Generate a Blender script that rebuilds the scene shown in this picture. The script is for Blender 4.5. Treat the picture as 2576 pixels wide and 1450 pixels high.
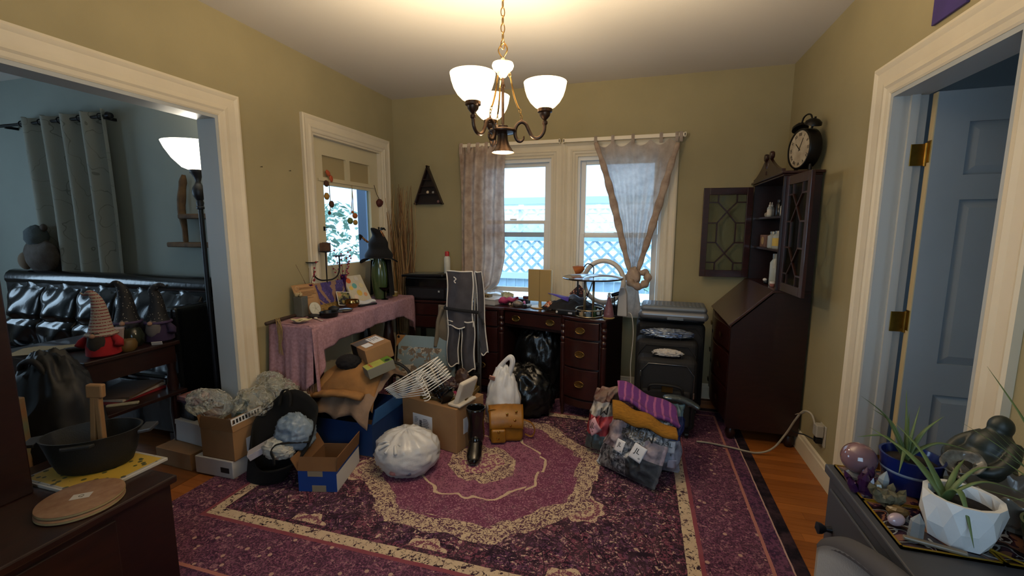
import bpy, math, random
import numpy as np
from mathutils import Vector, Matrix, noise as mn
random.seed(7)
for o in list(bpy.data.objects): bpy.data.objects.remove(o)
SC = bpy.context.scene
COL = SC.collection
# ---------------------------------------------------------------- camera (solved from the photograph's lines, 2576x1450 frame)
F, PIT, YAW, ROLL = 1106.413, .136518, .283123, .001505
CH, LX, RX, BY, HZ = 1.3924, -2.26, 1.015, 3.782, 2.562      # eye height, left wall, right wall, back wall, ceiling
def ray(px, py):
    u = (px-1288)/F; v = -(py-725)/F
    c, s = math.cos(ROLL), math.sin(ROLL); u, v = u*c-v*s, u*s+v*c
    cp, sp = math.cos(PIT), math.sin(PIT); y = cp+v*sp; z = -sp+v*cp
    cy, sy = math.cos(YAW), math.sin(YAW)
    return Vector((u*cy-y*sy, u*sy+y*cy, z))
def _hit(px, py, ax, val):
    d = ray(px, py); o = Vector((0, 0, CH)); return o+d*((val-o[ax])/d[ax])
def atx(px, py, v): return _hit(px, py, 0, v)      # point on the plane x = v seen at that pixel
def aty(px, py, v): return _hit(px, py, 1, v)
def atz(px, py, v): return _hit(px, py, 2, v)
cam = bpy.data.cameras.new('camera'); co = bpy.data.objects.new('camera', cam); COL.objects.link(co)
cam.sensor_width = 36; cam.lens = F/2576*36; cam.clip_start = .02
fw = ray(1288, 725).normalized(); rt = (ray(1388, 725)-ray(1188, 725)).normalized(); up = rt.cross(fw)
co.matrix_world = Matrix(((rt.x, up.x, -fw.x, 0), (rt.y, up.y, -fw.y, 0), (rt.z, up.z, -fw.z, CH), (0, 0, 0, 1)))
SC.camera = co
# ---------------------------------------------------------------- world and exposure
W = bpy.data.worlds.new('world'); SC.world = W; W.use_nodes = True
bg = W.node_tree.nodes['Background']; bg.inputs[0].default_value = (.54, .77, 1.0, 1); bg.inputs[1].default_value = 6.0
vs = SC.view_settings; vs.view_transform = 'Standard'; vs.look = 'None'; vs.gamma = 1; vs.use_curve_mapping = False; vs.exposure = 0.0
SC.cycles.max_bounces = 8; SC.cycles.diffuse_bounces = 4; SC.cycles.transparent_max_bounces = 24
SC.cycles.sample_clamp_indirect = 4
# ---------------------------------------------------------------- helpers
def lin(h):
    if not isinstance(h, str): return h
    r = [int(h[i:i+2], 16)/255 for i in (0, 2, 4)]
    return tuple(((c+.055)/1.055)**2.4 if c > .04045 else c/12.92 for c in r)
class X:                                             # node expressions
    nt = None
    def __init__(s, k): s.k = k
    def _o(op, *a):
        n = X.nt.nodes.new('ShaderNodeMath'); n.operation = op
        for i, v in enumerate(a):
            if isinstance(v, X): X.nt.links.new(v.k, n.inputs[i])
            else: n.inputs[i].default_value = v
        return X(n.outputs[0])
    def __add__(s, o): return X._o('ADD', s, o)
    __radd__ = __add__
    def __sub__(s, o): return X._o('SUBTRACT', s, o)
    def __rsub__(s, o): return X._o('SUBTRACT', o, s)
    def __mul__(s, o): return X._o('MULTIPLY', s, o)
    __rmul__ = __mul__
    def __truediv__(s, o): return X._o('DIVIDE', s, o)
    def gt(s, o): return X._o('GREATER_THAN', s, o)
    def lt(s, o): return X._o('LESS_THAN', s, o)
    def abs(s): return X._o('ABSOLUTE', s)
    def mx(s, o): return X._o('MAXIMUM', s, o)
    def mn(s, o): return X._o('MINIMUM', s, o)
    def sin(s): return X._o('SINE', s)
    def frac(s): return X._o('FRACT', s)
    def sqrt(s): return X._o('SQRT', s)
    def at2(s, o): return X._o('ARCTAN2', s, o)
def xnoise(vec, scale, detail=3, rough=.55, dist=0):
    n = X.nt.nodes.new('ShaderNodeTexNoise'); n.inputs['Scale'].default_value = scale; n.inputs['Detail'].default_value = detail
    n.inputs['Roughness'].default_value = rough; n.inputs['Distortion'].default_value = dist
    if vec is not None: X.nt.links.new(vec, n.inputs['Vector'])
    return X(n.outputs[0])
def xvoro(vec, scale, feature='F1', out=0):
    n = X.nt.nodes.new('ShaderNodeTexVoronoi'); n.feature = feature; n.inputs['Scale'].default_value = scale
    X.nt.links.new(vec, n.inputs['Vector']); return X(n.outputs[out])
def xcol(fac, a, b):
    n = X.nt.nodes.new('ShaderNodeMix'); n.data_type = 'RGBA'
    def st(i, v):
        if isinstance(v, X): X.nt.links.new(v.k, n.inputs[i])
        elif isinstance(v, (int, float)): n.inputs[i].default_value = v
        else: n.inputs[i].default_value = (*lin(v), 1)
    st(0, fac); st(6, a); st(7, b); return X(n.outputs[2])
def xpos():                                          # object coordinates -> vector socket, x, y, z
    t = X.nt.nodes.new('ShaderNodeTexCoord'); s = X.nt.nodes.new('ShaderNodeSeparateXYZ')
    X.nt.links.new(t.outputs['Object'], s.inputs[0]); return t.outputs['Object'], X(s.outputs[0]), X(s.outputs[1]), X(s.outputs[2])
MATS = {}
def mat(name, col='808080', rough=.6, metal=0, var=0, vs=8, bump=0, bs=40, spec=.5, emit=None, es=0, trans=0, alpha=1, coat=0, sheen=0, ior=1.45, stretch=None, col2=None, rand=0, fn=None):
    if name in MATS: return MATS[name]
    m = bpy.data.materials.new(name); m.use_nodes = True; nt = m.node_tree; b = nt.nodes['Principled BSDF']; X.nt = nt
    b.inputs['Base Color'].default_value = (*lin(col), 1); b.inputs['Roughness'].default_value = rough; b.inputs['Metallic'].default_value = metal
    b.inputs['Specular IOR Level'].default_value = spec; b.inputs['Transmission Weight'].default_value = trans; b.inputs['Alpha'].default_value = alpha
    b.inputs['Coat Weight'].default_value = coat; b.inputs['Sheen Weight'].default_value = sheen; b.inputs['IOR'].default_value = ior
    if emit: b.inputs['Emission Color'].default_value = (*lin(emit), 1); b.inputs['Emission Strength'].default_value = es
    vec = None
    if var or bump or fn or rand:
        tc = nt.nodes.new('ShaderNodeTexCoord'); vec = tc.outputs['Object']
        if stretch:
            mp = nt.nodes.new('ShaderNodeMapping'); mp.inputs['Scale'].default_value = stretch; nt.links.new(vec, mp.inputs[0]); vec = mp.outputs[0]
    if fn:
        r = fn(vec); nt.links.new(r.k, b.inputs['Base Color'])
    elif var or rand:
        c = lin(col); c2 = lin(col2) if col2 else None
        A = c2 if c2 else tuple(k*(1-var) for k in c); B = c if c2 else tuple(min(1, k*(1+var)) for k in c)
        f = xnoise(vec, vs, 4) if var else X(None)
        if var: f = (f-.5)*2.2+.5
        if rand:
            oi = nt.nodes.new('ShaderNodeObjectInfo'); rr = X(oi.outputs['Random'])
            f = (f*.45+rr*.55) if var else rr
        cl = X._o('ADD', f, 0); 
        nt.nodes[-1].use_clamp = True
        nt.links.new(xcol(cl, A, B).k, b.inputs['Base Color'])
    if bump:
        bn = nt.nodes.new('ShaderNodeBump'); bn.inputs['Strength'].default_value = bump; bn.inputs['Distance'].default_value = .004
        nt.links.new(xnoise(vec, bs, 4).k, bn.inputs['Height']); nt.links.new(bn.outputs[0], b.inputs['Normal'])
    MATS[name] = m; return m
def cloth(name, col, tr=.35, col2=None, vs=20, var=.12, bump=.3, bs=300, stretch=None, fn=None, alpha=1.0):   # thin fabric that lets light through
    if name in MATS: return MATS[name]
    m = mat(name, col, .9, var=var, vs=vs, bump=bump, bs=bs, spec=.15, col2=col2, stretch=stretch, fn=fn); nt = m.node_tree; X.nt = nt
    b = nt.nodes['Principled BSDF']; t = nt.nodes.new('ShaderNodeBsdfTranslucent'); mx = nt.nodes.new('ShaderNodeMixShader'); mx.inputs[0].default_value = tr
    out = nt.nodes['Material Output']; nt.links.new(b.outputs[0], mx.inputs[1]); nt.links.new(t.outputs[0], mx.inputs[2]); last = mx.outputs[0]
    l = b.inputs['Base Color'].links
    if l: nt.links.new(l[0].from_socket, t.inputs[0])
    else: t.inputs[0].default_value = (*lin(col), 1)
    if alpha < 1:
        tp = nt.nodes.new('ShaderNodeBsdfTransparent'); m2 = nt.nodes.new('ShaderNodeMixShader'); m2.inputs[0].default_value = 1-alpha
        nt.links.new(last, m2.inputs[1]); nt.links.new(tp.outputs[0], m2.inputs[2]); last = m2.outputs[0]
    nt.links.new(last, out.inputs[0]); return m
def film(name, tint='ffffff', clear=.7, rough=.08, milk=0.0, bump=0, bs=60):       # clear pane / plastic film: see-through plus gloss
    if name in MATS: return MATS[name]
    m = bpy.data.materials.new(name); m.use_nodes = True; nt = m.node_tree; X.nt = nt; out = nt.nodes['Material Output']
    tp = nt.nodes.new('ShaderNodeBsdfTransparent'); tp.inputs[0].default_value = (*lin(tint), 1)
    b = nt.nodes['Principled BSDF']; b.inputs['Roughness'].default_value = rough; b.inputs['Base Color'].default_value = (*lin(tint), 1) if milk else (0, 0, 0, 1)
    b.inputs['Specular IOR Level'].default_value = .6
    mx = nt.nodes.new('ShaderNodeMixShader')
    lw = nt.nodes.new('ShaderNodeLayerWeight'); lw.inputs[0].default_value = .35
    f = X(lw.outputs['Fresnel'])*.55+(1-clear)
    nt.links.new(f.k, mx.inputs[0]); nt.links.new(tp.outputs[0], mx.inputs[1]); nt.links.new(b.outputs[0], mx.inputs[2]); nt.links.new(mx.outputs[0], out.inputs[0])
    if bump:
        tc = nt.nodes.new('ShaderNodeTexCoord'); bn = nt.nodes.new('ShaderNodeBump'); bn.inputs['Strength'].default_value = bump; bn.inputs['Distance'].default_value = .01
        nt.links.new(xnoise(tc.outputs['Object'], bs, 3).k, bn.inputs['Height']); nt.links.new(bn.outputs[0], b.inputs['Normal'])
    MATS[name] = m; return m
def rotz(a): return Matrix.Rotation(a, 4, 'Z')
def rotx(a): return Matrix.Rotation(a, 4, 'X')
def roty(a): return Matrix.Rotation(a, 4, 'Y')
def T(x, y=None, z=None):
    return Matrix.Translation(Vector((x, y, z)) if y is not None else Vector(x))
I4 = Matrix.Identity(4)
def wm(o):
    m = o.matrix_basis.copy()
    return wm(o.parent) @ m if o.parent else m
class MB:
    def __init__(s): s.v = []; s.f = []; s.M = I4.copy()
    def at(s, M): s.M = M; return s
    def add(s, vs, fs):
        n = len(s.v); M = s.M
        s.v += [M @ Vector(p) for p in vs]; s.f += [tuple(i+n for i in f) for f in fs]; return s
    def box(s, x0, x1, y0, y1, z0, z1):
        return s.add([(x0, y0, z0), (x1, y0, z0), (x1, y1, z0), (x0, y1, z0), (x0, y0, z1), (x1, y0, z1), (x1, y1, z1), (x0, y1, z1)],
                     [(0, 3, 2, 1), (4, 5, 6, 7), (0, 1, 5, 4), (1, 2, 6, 5), (2, 3, 7, 6), (3, 0, 4, 7)])
    def cbox(s, c, d): return s.box(c[0]-d[0]/2, c[0]+d[0]/2, c[1]-d[1]/2, c[1]+d[1]/2, c[2]-d[2]/2, c[2]+d[2]/2)
    def prism(s, poly, h0, h1, ax='z'):
        n = len(poly)
        def P(p, h): return (p[0], p[1], h) if ax == 'z' else ((p[0], h, p[1]) if ax == 'y' else (h, p[0], p[1]))
        vs = [P(p, h0) for p in poly]+[P(p, h1) for p in poly]
        fs = [tuple(range(n))[::-1], tuple(range(n, 2*n))]+[(i, (i+1) % n, n+(i+1) % n, n+i) for i in range(n)]
        return s.add(vs, fs)
    def lathe(s, prof, seg=24, sx=1, sy=1, cap=True):
        vs = []; fs = []; n = len(prof)
        for k in range(seg):
            a = 2*math.pi*k/seg; c, q = math.cos(a)*sx, math.sin(a)*sy
            vs += [(r*c, r*q, z) for r, z in prof]
        for k in range(seg):
            for i in range(n-1):
                a = k*n+i; b = ((k+1) % seg)*n+i; fs.append((a, b, b+1, a+1))
        if cap:
            if prof[0][0] > 1e-6: fs.append(tuple(k*n for k in range(seg))[::-1])
            if prof[-1][0] > 1e-6: fs.append(tuple(k*n+n-1 for k in range(seg)))
        return s.add(vs, fs)
    def tube(s, path, r, seg=8, closed=False, flat=1.0, upv=None):
        P = [Vector(p) for p in path]; n = len(P); vs = []; fs = []
        rr = r if hasattr(r, '__len__') else [r]*n
        nrm = None
        for i in range(n):
            t = (P[(i+1) % n]-P[i-1]) if closed else (P[min(i+1, n-1)]-P[max(i-1, 0)])
            t = t.normalized() if t.length > 1e-9 else Vector((0, 0, 1))
            if nrm is None:
                nrm = Vector(upv) if upv else (Vector((0, 0, 1)) if abs(t.z) < .9 else Vector((1, 0, 0)))
            nrm = (nrm-t*nrm.dot(t)); nrm = nrm.normalized() if nrm.length > 1e-6 else t.orthogonal().normalized()
            b = t.cross(nrm)
            for k in range(seg):
                a = 2*math.pi*k/seg; vs.append(P[i]+nrm*(math.cos(a)*rr[i]*flat)+b*(math.sin(a)*rr[i]))
        m = n if closed else n-1
        for i in range(m):
            for k in range(seg):
                a = i*seg+k; b2 = i*seg+(k+1) % seg; c = ((i+1) % n)*seg; fs.append((a, b2, c+(k+1) % seg, c+k))
        if not closed: fs += [tuple(range(seg))[::-1], tuple((n-1)*seg+k for k in range(seg))]
        return s.add(vs, fs)
    def grid(s, fn, nu, nv, cu=False, cv=False):
        vs = [fn(i/(nu if cu else nu-1), j/(nv if cv else nv-1)) for i in range(nu) for j in range(nv)]; fs = []
        for i in range(nu if cu else nu-1):
            for j in range(nv if cv else nv-1):
                a = i*nv+j; b = ((i+1) % nu)*nv+j; j2 = (j+1) % nv; fs.append((a, b, b-j+j2, a-j+j2))
        return s.add(vs, fs)
    def ball(s, c, r, seg=16, rings=10, fn=None):
        r = r if hasattr(r, '__len__') else (r, r, r); vs = []; fs = []
        vs.append((0, 0, -1))
        for i in range(1, rings):
            t = math.pi*i/rings
            for k in range(seg):
                a = 2*math.pi*k/seg; vs.append((math.sin(t)*math.cos(a), math.sin(t)*math.sin(a), -math.cos(t)))
        vs.append((0, 0, 1)); N = len(vs)-1
        for k in range(seg):
            fs.append((0, 1+(k+1) % seg, 1+k)); fs.append((N, N-seg+k, N-seg+(k+1) % seg))
        for i in range(rings-2):
            for k in range(seg):
                a = 1+i*seg+k; b = 1+i*seg+(k+1) % seg; fs.append((a, b, b+seg, a+seg))
        out = []
        for p in vs:
            q = Vector(p)
            if fn: q = fn(q)
            out.append((c[0]+q[0]*r[0], c[1]+q[1]*r[1], c[2]+q[2]*r[2]))
        return s.add(out, fs)
    def build(s, name, m, parent=None, smooth=False, bevel=0, bseg=2, solid=0, sub=0, world=False, origin=None, label=None, kind=None):
        vs = s.v
        org = Vector((0, 0, 0))
        if parent is not None:
            if world:
                iv = wm(parent).inverted(); vs = [iv @ p for p in vs]
        else:
            if origin is None:
                a = np.array([tuple(p) for p in vs]); org = Vector(((a[:, 0].min()+a[:, 0].max())/2, (a[:, 1].min()+a[:, 1].max())/2, a[:, 2].min()))
            else: org = Vector(origin)
            vs = [p-org for p in vs]
        me = bpy.data.meshes.new(name); me.from_pydata([tuple(p) for p in vs], [], s.f); me.update()
        ob = bpy.data.objects.new(name, me); COL.objects.link(ob)
        if m: me.materials.append(m)
        if smooth:
            me.polygons.foreach_set('use_smooth', [True]*len(me.polygons))
            if smooth != True and smooth > 0:
                import bmesh
                bm = bmesh.new(); bm.from_mesh(me); lim = math.radians(smooth)
                for e in bm.edges:
                    if len(e.link_faces) == 2 and e.calc_face_angle(0) > lim: e.smooth = False
                bm.to_mesh(me); bm.free()
        if bevel:
            k = ob.modifiers.new('b', 'BEVEL'); k.width = bevel; k.segments = bseg; k.limit_method = 'ANGLE'; k.angle_limit = .6; k.harden_normals = False
        if solid:
            k = ob.modifiers.new('s', 'SOLIDIFY'); k.thickness = solid; k.offset = 0
        if sub:
            k = ob.modifiers.new('u', 'SUBSURF'); k.levels = sub; k.render_levels = sub
        if parent is not None: ob.parent = parent
        else: ob.location = org
        if label: ob['label'] = label
        if kind: ob['kind'] = kind
        return ob
def tag(o, label, cat, group=None, kind=None):
    o['label'] = label; o['category'] = cat
    if group: o['group'] = group
    if kind: o['kind'] = kind
    return o
def thing(name, label, cat, loc=(0, 0, 0), rz=0, group=None):
    o = bpy.data.objects.new(name, None); COL.objects.link(o); o.location = loc; o.rotation_euler = (0, 0, rz); o.empty_display_size = .05
    return tag(o, label, cat, group)
def struct(o): o['kind'] = 'structure'; return o
def cp(o, parent, M=None, name=None):
    c = o.copy(); COL.objects.link(c); c.parent = parent
    if M is not None: c.matrix_local = M
    if name: c.name = name
    return c
def arc(c, r, a0, a1, n=12, plane='xz'):
    o = []
    for i in range(n+1):
        a = math.radians(a0+(a1-a0)*i/n); p, q = r*math.cos(a), r*math.sin(a)
        o.append((c[0]+p, c[1], c[2]+q) if plane == 'xz' else ((c[0]+p, c[1]+q, c[2]) if plane == 'xy' else (c[0], c[1]+p, c[2]+q)))
    return o
def spline(pts, n=6):
    P = [Vector(p) for p in pts]; out = []
    for i in range(len(P)-1):
        a, b, c, d = P[max(i-1, 0)], P[i], P[i+1], P[min(i+2, len(P)-1)]
        for k in range(n):
            t = k/n; out.append(.5*((2*b)+(c-a)*t+(2*a-5*b+4*c-d)*t*t+(3*b-a-3*c+d)*t**3))
    out.append(P[-1]); return out
def nz(p, s=1, o=0): return mn.noise(Vector(p)*s+Vector((o, o*1.7, -o)))
def fbm(p, s=1, o=0): return mn.fractal(Vector(p)*s+Vector((o, o*1.7, -o)), .6, 2.1, 4)
def ridge(p, s=1, o=0): return 1-2*abs(mn.noise(Vector(p)*s+Vector((o, -o, o*.6))))
def text(body, size, M, m, name='lettering', parent=None, align='CENTER', depth=.0004, world=True):
    cu = bpy.data.curves.new(name, 'FONT'); cu.body = body; cu.size = size; cu.align_x = align; cu.align_y = 'CENTER'; cu.extrude = depth
    ob = bpy.data.objects.new(name, cu); COL.objects.link(ob); dg = bpy.context.evaluated_depsgraph_get()
    me = bpy.data.meshes.new_from_object(ob.evaluated_get(dg)); bpy.data.objects.remove(ob)
    o2 = bpy.data.objects.new(name, me); COL.objects.link(o2); me.materials.append(m); me.transform(M)
    if parent is not None:
        if world: me.transform(wm(parent).inverted())
        o2.parent = parent
    return o2
# ================================================================ STRUCTURE
wallp = mat('olive wall paint', '968a68', .75, var=.06, vs=3, bump=.15, bs=180, spec=.25)
livp = mat('sage wall paint', '8c918a', .8, var=.05, vs=3, spec=.2)
ceilp = mat('ceiling paint', 'c9c3ba', .85, bump=.12, bs=120, spec=.2)
trimp = mat('cream trim paint', 'cfc3aa', .45, var=.04, vs=6, spec=.4)
greyp = mat('grey door paint', '7f8890', .45, var=.05, vs=5)
whitep = mat('white vinyl', 'dad8d2', .4)
pane = film('window glass', 'f4f9ff', .96, .02)
TH = .12
def wallbox(name, parts, m=wallp):
    b = MB()
    for p in parts: b.box(*p)
    return struct(b.build(name, m))
OY0, OY1, OZ = -.25, 1.965, 2.0            # opening to the living room
DY0, DY1, DZ = 2.70, 3.57, 2.06            # outside door in the left wall
wall_left = wallbox('wall_left', [(LX-TH, LX, -.9, OY0, 0, HZ), (LX-TH, LX, OY0, OY1, OZ, HZ), (LX-TH, LX, OY1, DY0, 0, HZ), (LX-TH, LX, DY0, DY1, DZ, HZ), (LX-TH, LX, DY1, BY, 0, HZ)])
WL, WR = (-1.455, -.735), (-.55, .17)
WZ0, WZ1 = .68, 2.0
wall_back = wallbox('wall_back', [(LX-TH, WL[0], BY, BY+TH, 0, HZ), (WL[1], WR[0], BY, BY+TH, WZ0, WZ1), (WR[1], RX+TH, BY, BY+TH, 0, HZ), (WL[0], WR[1], BY, BY+TH, WZ1, HZ), (WL[0], WR[1], BY, BY+TH, 0, WZ0)])
RY0, RY1, RZ = 1.655, 2.36, 1.965          # doorway in the right wall
wall_right = wallbox('wall_right', [(RX, RX+TH, -.9, RY0, 0, HZ), (RX, RX+TH, RY0, RY1, RZ, HZ), (RX, RX+TH, RY1, BY, 0, HZ)])
wall_front = wallbox('wall_front', [(LX-TH, -.7, -1.02, -.9, 0, HZ), (.6, RX+TH, -1.02, -.9, 0, HZ), (-.7, .6, -1.02, -.9, 0, .9), (-.7, .6, -1.02, -.9, 2.05, HZ)])
struct(MB().box(-.7, -.66, -1.0, -.92, .9, 2.05).box(.56, .6, -1.0, -.92, .9, 2.05).box(-.66, .56, -1.0, -.92, .9, .94).box(-.66, .56, -1.0, -.92, 2.01, 2.05).box(-.66, .56, -.98, -.95, 1.45, 1.49).build('window_3', whitep))  # unseen window behind the camera, added to supply cool daylight fill
ceiling = wallbox('ceiling', [(LX-TH, RX+TH, -1.02, BY+TH, HZ, HZ+.1)], ceilp)
# living room shell beyond the opening (its daylight comes from a window in its far side wall)
LBY, LLX = 2.45, -5.9
wallbox('wall_living_back', [(LLX, LX-TH, LBY, LBY+TH, 0, HZ)], livp)
wallbox('wall_living_left', [(LLX-TH, LLX, -1.6, .4, 0, HZ), (LLX-TH, LLX, 1.6, LBY+TH, 0, HZ), (LLX-TH, LLX, .4, 1.6, 0, .9), (LLX-TH, LLX, .4, 1.6, 2.05, HZ)], livp)
wallbox('wall_living_front', [(LLX-TH, -4.9, -1.72, -1.6, 0, HZ), (-4.3, LX-TH, -1.72, -1.6, 0, HZ), (-4.9, -4.3, -1.72, -1.6, 0, 1.0), (-4.9, -4.3, -1.72, -1.6, 2.0, HZ)], livp)
wallbox('ceiling_living', [(LLX-TH, LX-TH, -1.72, LBY+TH, HZ, HZ+.1)], ceilp)
wallbox('wall_living_return', [(LX-TH, LX-.06, -1.72, -1.02, 0, HZ)], livp)
# room behind the right-hand doorway
SX = 3.3
wallbox('wall_side_back', [(RX+TH, SX+TH, 3.3, 3.42, 0, HZ)], greyp)
wallbox('wall_side_front', [(RX+TH, SX+TH, -.5, -.38, 0, HZ)], livp)
wallbox('wall_side_right', [(SX, SX+TH, -.4, .45, 0, HZ), (SX, SX+TH, 1.3, 3.3, 0, HZ), (SX, SX+TH, .45, 1.3, 0, .6), (SX, SX+TH, .45, 1.3, 1.55, HZ)], livp)
wallbox('ceiling_side', [(RX+TH, SX+TH, -.5, 3.42, HZ, HZ+.1)], ceilp)
# floor: base boards and oak strips
floorm = mat('oak strip', 'a4622c', .35, var=.5, vs=5, stretch=(.6, 14, 14), col2='6b3a17', rand=1, bump=.1, bs=30, spec=.4)
floorb = mat('dark subfloor', '2a1a0e', .8)
floor = struct(MB().box(LLX-TH, SX+TH, -1.72, BY+TH, -.1, -.012).build('floor', floorb, origin=(0, 0, 0)))
k = 0; y = -.88; pw = .0572
plank_mesh = {}
while y < BY-.01:
    xs = [-2.36]; x = -2.36-random.uniform(.2, 1.2)
    while x < RX:
        x += random.choice((1.1, 1.4, 1.8))
        if -2.2 < x < RX-.12: xs.append(x)
    xs.append(RX-.002)
    for a, b in zip(xs[:-1], xs[1:]):
        w = round(b-a, 3)
        if w not in plank_mesh:
            ob = MB().box(0, w-.0012, 0, pw-.0012, -.012, 0).build('plank', floorm, parent=floor)
            plank_mesh[w] = ob.data
        else:
            ob = bpy.data.objects.new('plank', plank_mesh[w]); COL.objects.link(ob); ob.parent = floor
        ob.location = (a, min(y, BY-pw), 0)
    y += pw
lf = struct(MB().box(LLX, -2.365, -1.6, LBY, -.012, 0).build('floor_living', mat('living room floor', '6b3f1c', .4, var=.3, vs=4, stretch=(1, 12, 12))))
struct(MB().box(RX+.002, SX, -.38, 3.3, -.012, 0).build('floor_side', MATS['living room floor']))
# ---------------------------------------------------------------- trims: stepped casings
def casing_prof(w):  # across width 0..w (outer->inner), proud depth
    return [(0, 0), (0, .022), (.012, .026), (.022, .022), (.03, .018), (w*.55, .016), (w*.72, .02), (w*.8, .014), (w-.008, .012), (w, .008), (w, 0)]
def casing_leg(b, w, length, M):              # profile in local x (width), y (proud), extruded along local z 0..length
    b.at(M); b.prism(casing_prof(w), 0, length, 'z'); b.at(I4)
def frame3(name, m, w, M, W, H):              # U shaped casing; local frame: x along the wall, y proud into the room, z up; inner opening 0..W, 0..H
    b = MB(); pr = casing_prof(w)
    def L(p, q, z): return (p, q, z)
    # legs with mitred tops: loft the profile along the path (outer offset grows at the corners)
    path = [((0, 0), (-1, 0)), ((0, H), (-1, 1)), ((W, H), (1, 1)), ((W, 0), (1, 0))]
    vs = []; n = len(pr)
    for (x, z), (ox, oz) in path:
        for t, d in pr:
            o = w-t; vs.append((x+ox*o, d, z+oz*o))
    fs = []
    for i in range(3):
        for k in range(n-1): a = i*n+k; fs.append((a, a+1, a+n+1, a+n))
    fs += [tuple(range(n)), tuple(3*n+k for k in range(n))[::-1]]
    b.at(M); b.add(vs, fs); b.at(I4)
    return struct(b.build(name, m))
def flipbox(o):
    me = o.data; me.flip_normals(); return o
# living-room opening casing (room side): x runs along -y so that local y points into the room (+x)
Mleft = lambda y: Matrix(((0, 1, 0, LX), (-1, 0, 0, y), (0, 0, 1, 0), (0, 0, 0, 1)))
frame3('trim_1', trimp, .13, Mleft(OY1), OY1-OY0, OZ)
jb = mat('grey jamb paint', 'a5a8a6', .5)
b = MB(); b.box(LX-TH-.004, LX+.006, OY1-.018, OY1, 0, OZ); b.box(LX-TH-.004, LX+.006, OY0, OY0+.018, 0, OZ); b.box(LX-TH-.004, LX+.006, OY0+.018, OY1-.018, OZ-.018, OZ)
struct(b.build('trim_2', jb))
frame3('trim_3', trimp, .11, Mleft(DY1), DY1-DY0, DZ)
b = MB(); b.box(LX-TH, LX, DY1-.015, DY1, 0, DZ); b.box(LX-TH, LX, DY0, DY0+.015, 0, DZ); b.box(LX-TH, LX, DY0+.015, DY1-.015, DZ-.015, DZ); struct(b.build('trim_4', trimp))
Mright = lambda y: Matrix(((0, -1, 0, RX), (1, 0, 0, y), (0, 0, 1, 0), (0, 0, 0, 1)))
frame3('trim_5', trimp, .135, Mright(RY0), RY1-RY0, RZ)
b = MB(); b.box(RX-.006, RX+TH, RY1-.018, RY1, 0, RZ); b.box(RX-.006, RX+TH, RY0, RY0+.018, 0, RZ); b.box(RX-.006, RX+TH, RY0+.018, RY1-.018, RZ-.018, RZ); struct(b.build('trim_6', jb))
b = MB(); b.box(RX+.055, RX+.085, RY1-.032, RY1-.018, 0, RZ-.018); struct(b.build('trim_7', jb))
def skirting(name, pts, m=trimp):
    b = MB()
    (x0, y0), (x1, y1) = pts; d = Vector((x1-x0, y1-y0, 0)); n = Vector((-d.y, d.x, 0)).normalized(); l = d.length; d.normalize()
    b.at(Matrix(((d.x, n.x, 0, x0), (d.y, n.y, 0, y0), (0, 0, 1, 0), (0, 0, 0, 1))))
    b.prism([(0, 0), (.016, 0), (.016, .095), (.012, .103), (.01, .118), (.004, .125), (0, .125)], 0, l, 'x')
    return struct(b.build(name, m))
skirting('baseboard_right', [(RX, RY1+.137), (RX, BY)])
skirting('baseboard_right_near', [(RX, -.9), (RX, RY0-.137)])
skirting('baseboard_back', [(RX, BY), (LX, BY)])
skirting('baseboard_left', [(LX, BY), (LX, DY1+.112)])
skirting('baseboard_left_mid', [(LX, DY0-.112), (LX, OY1+.132)])
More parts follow.
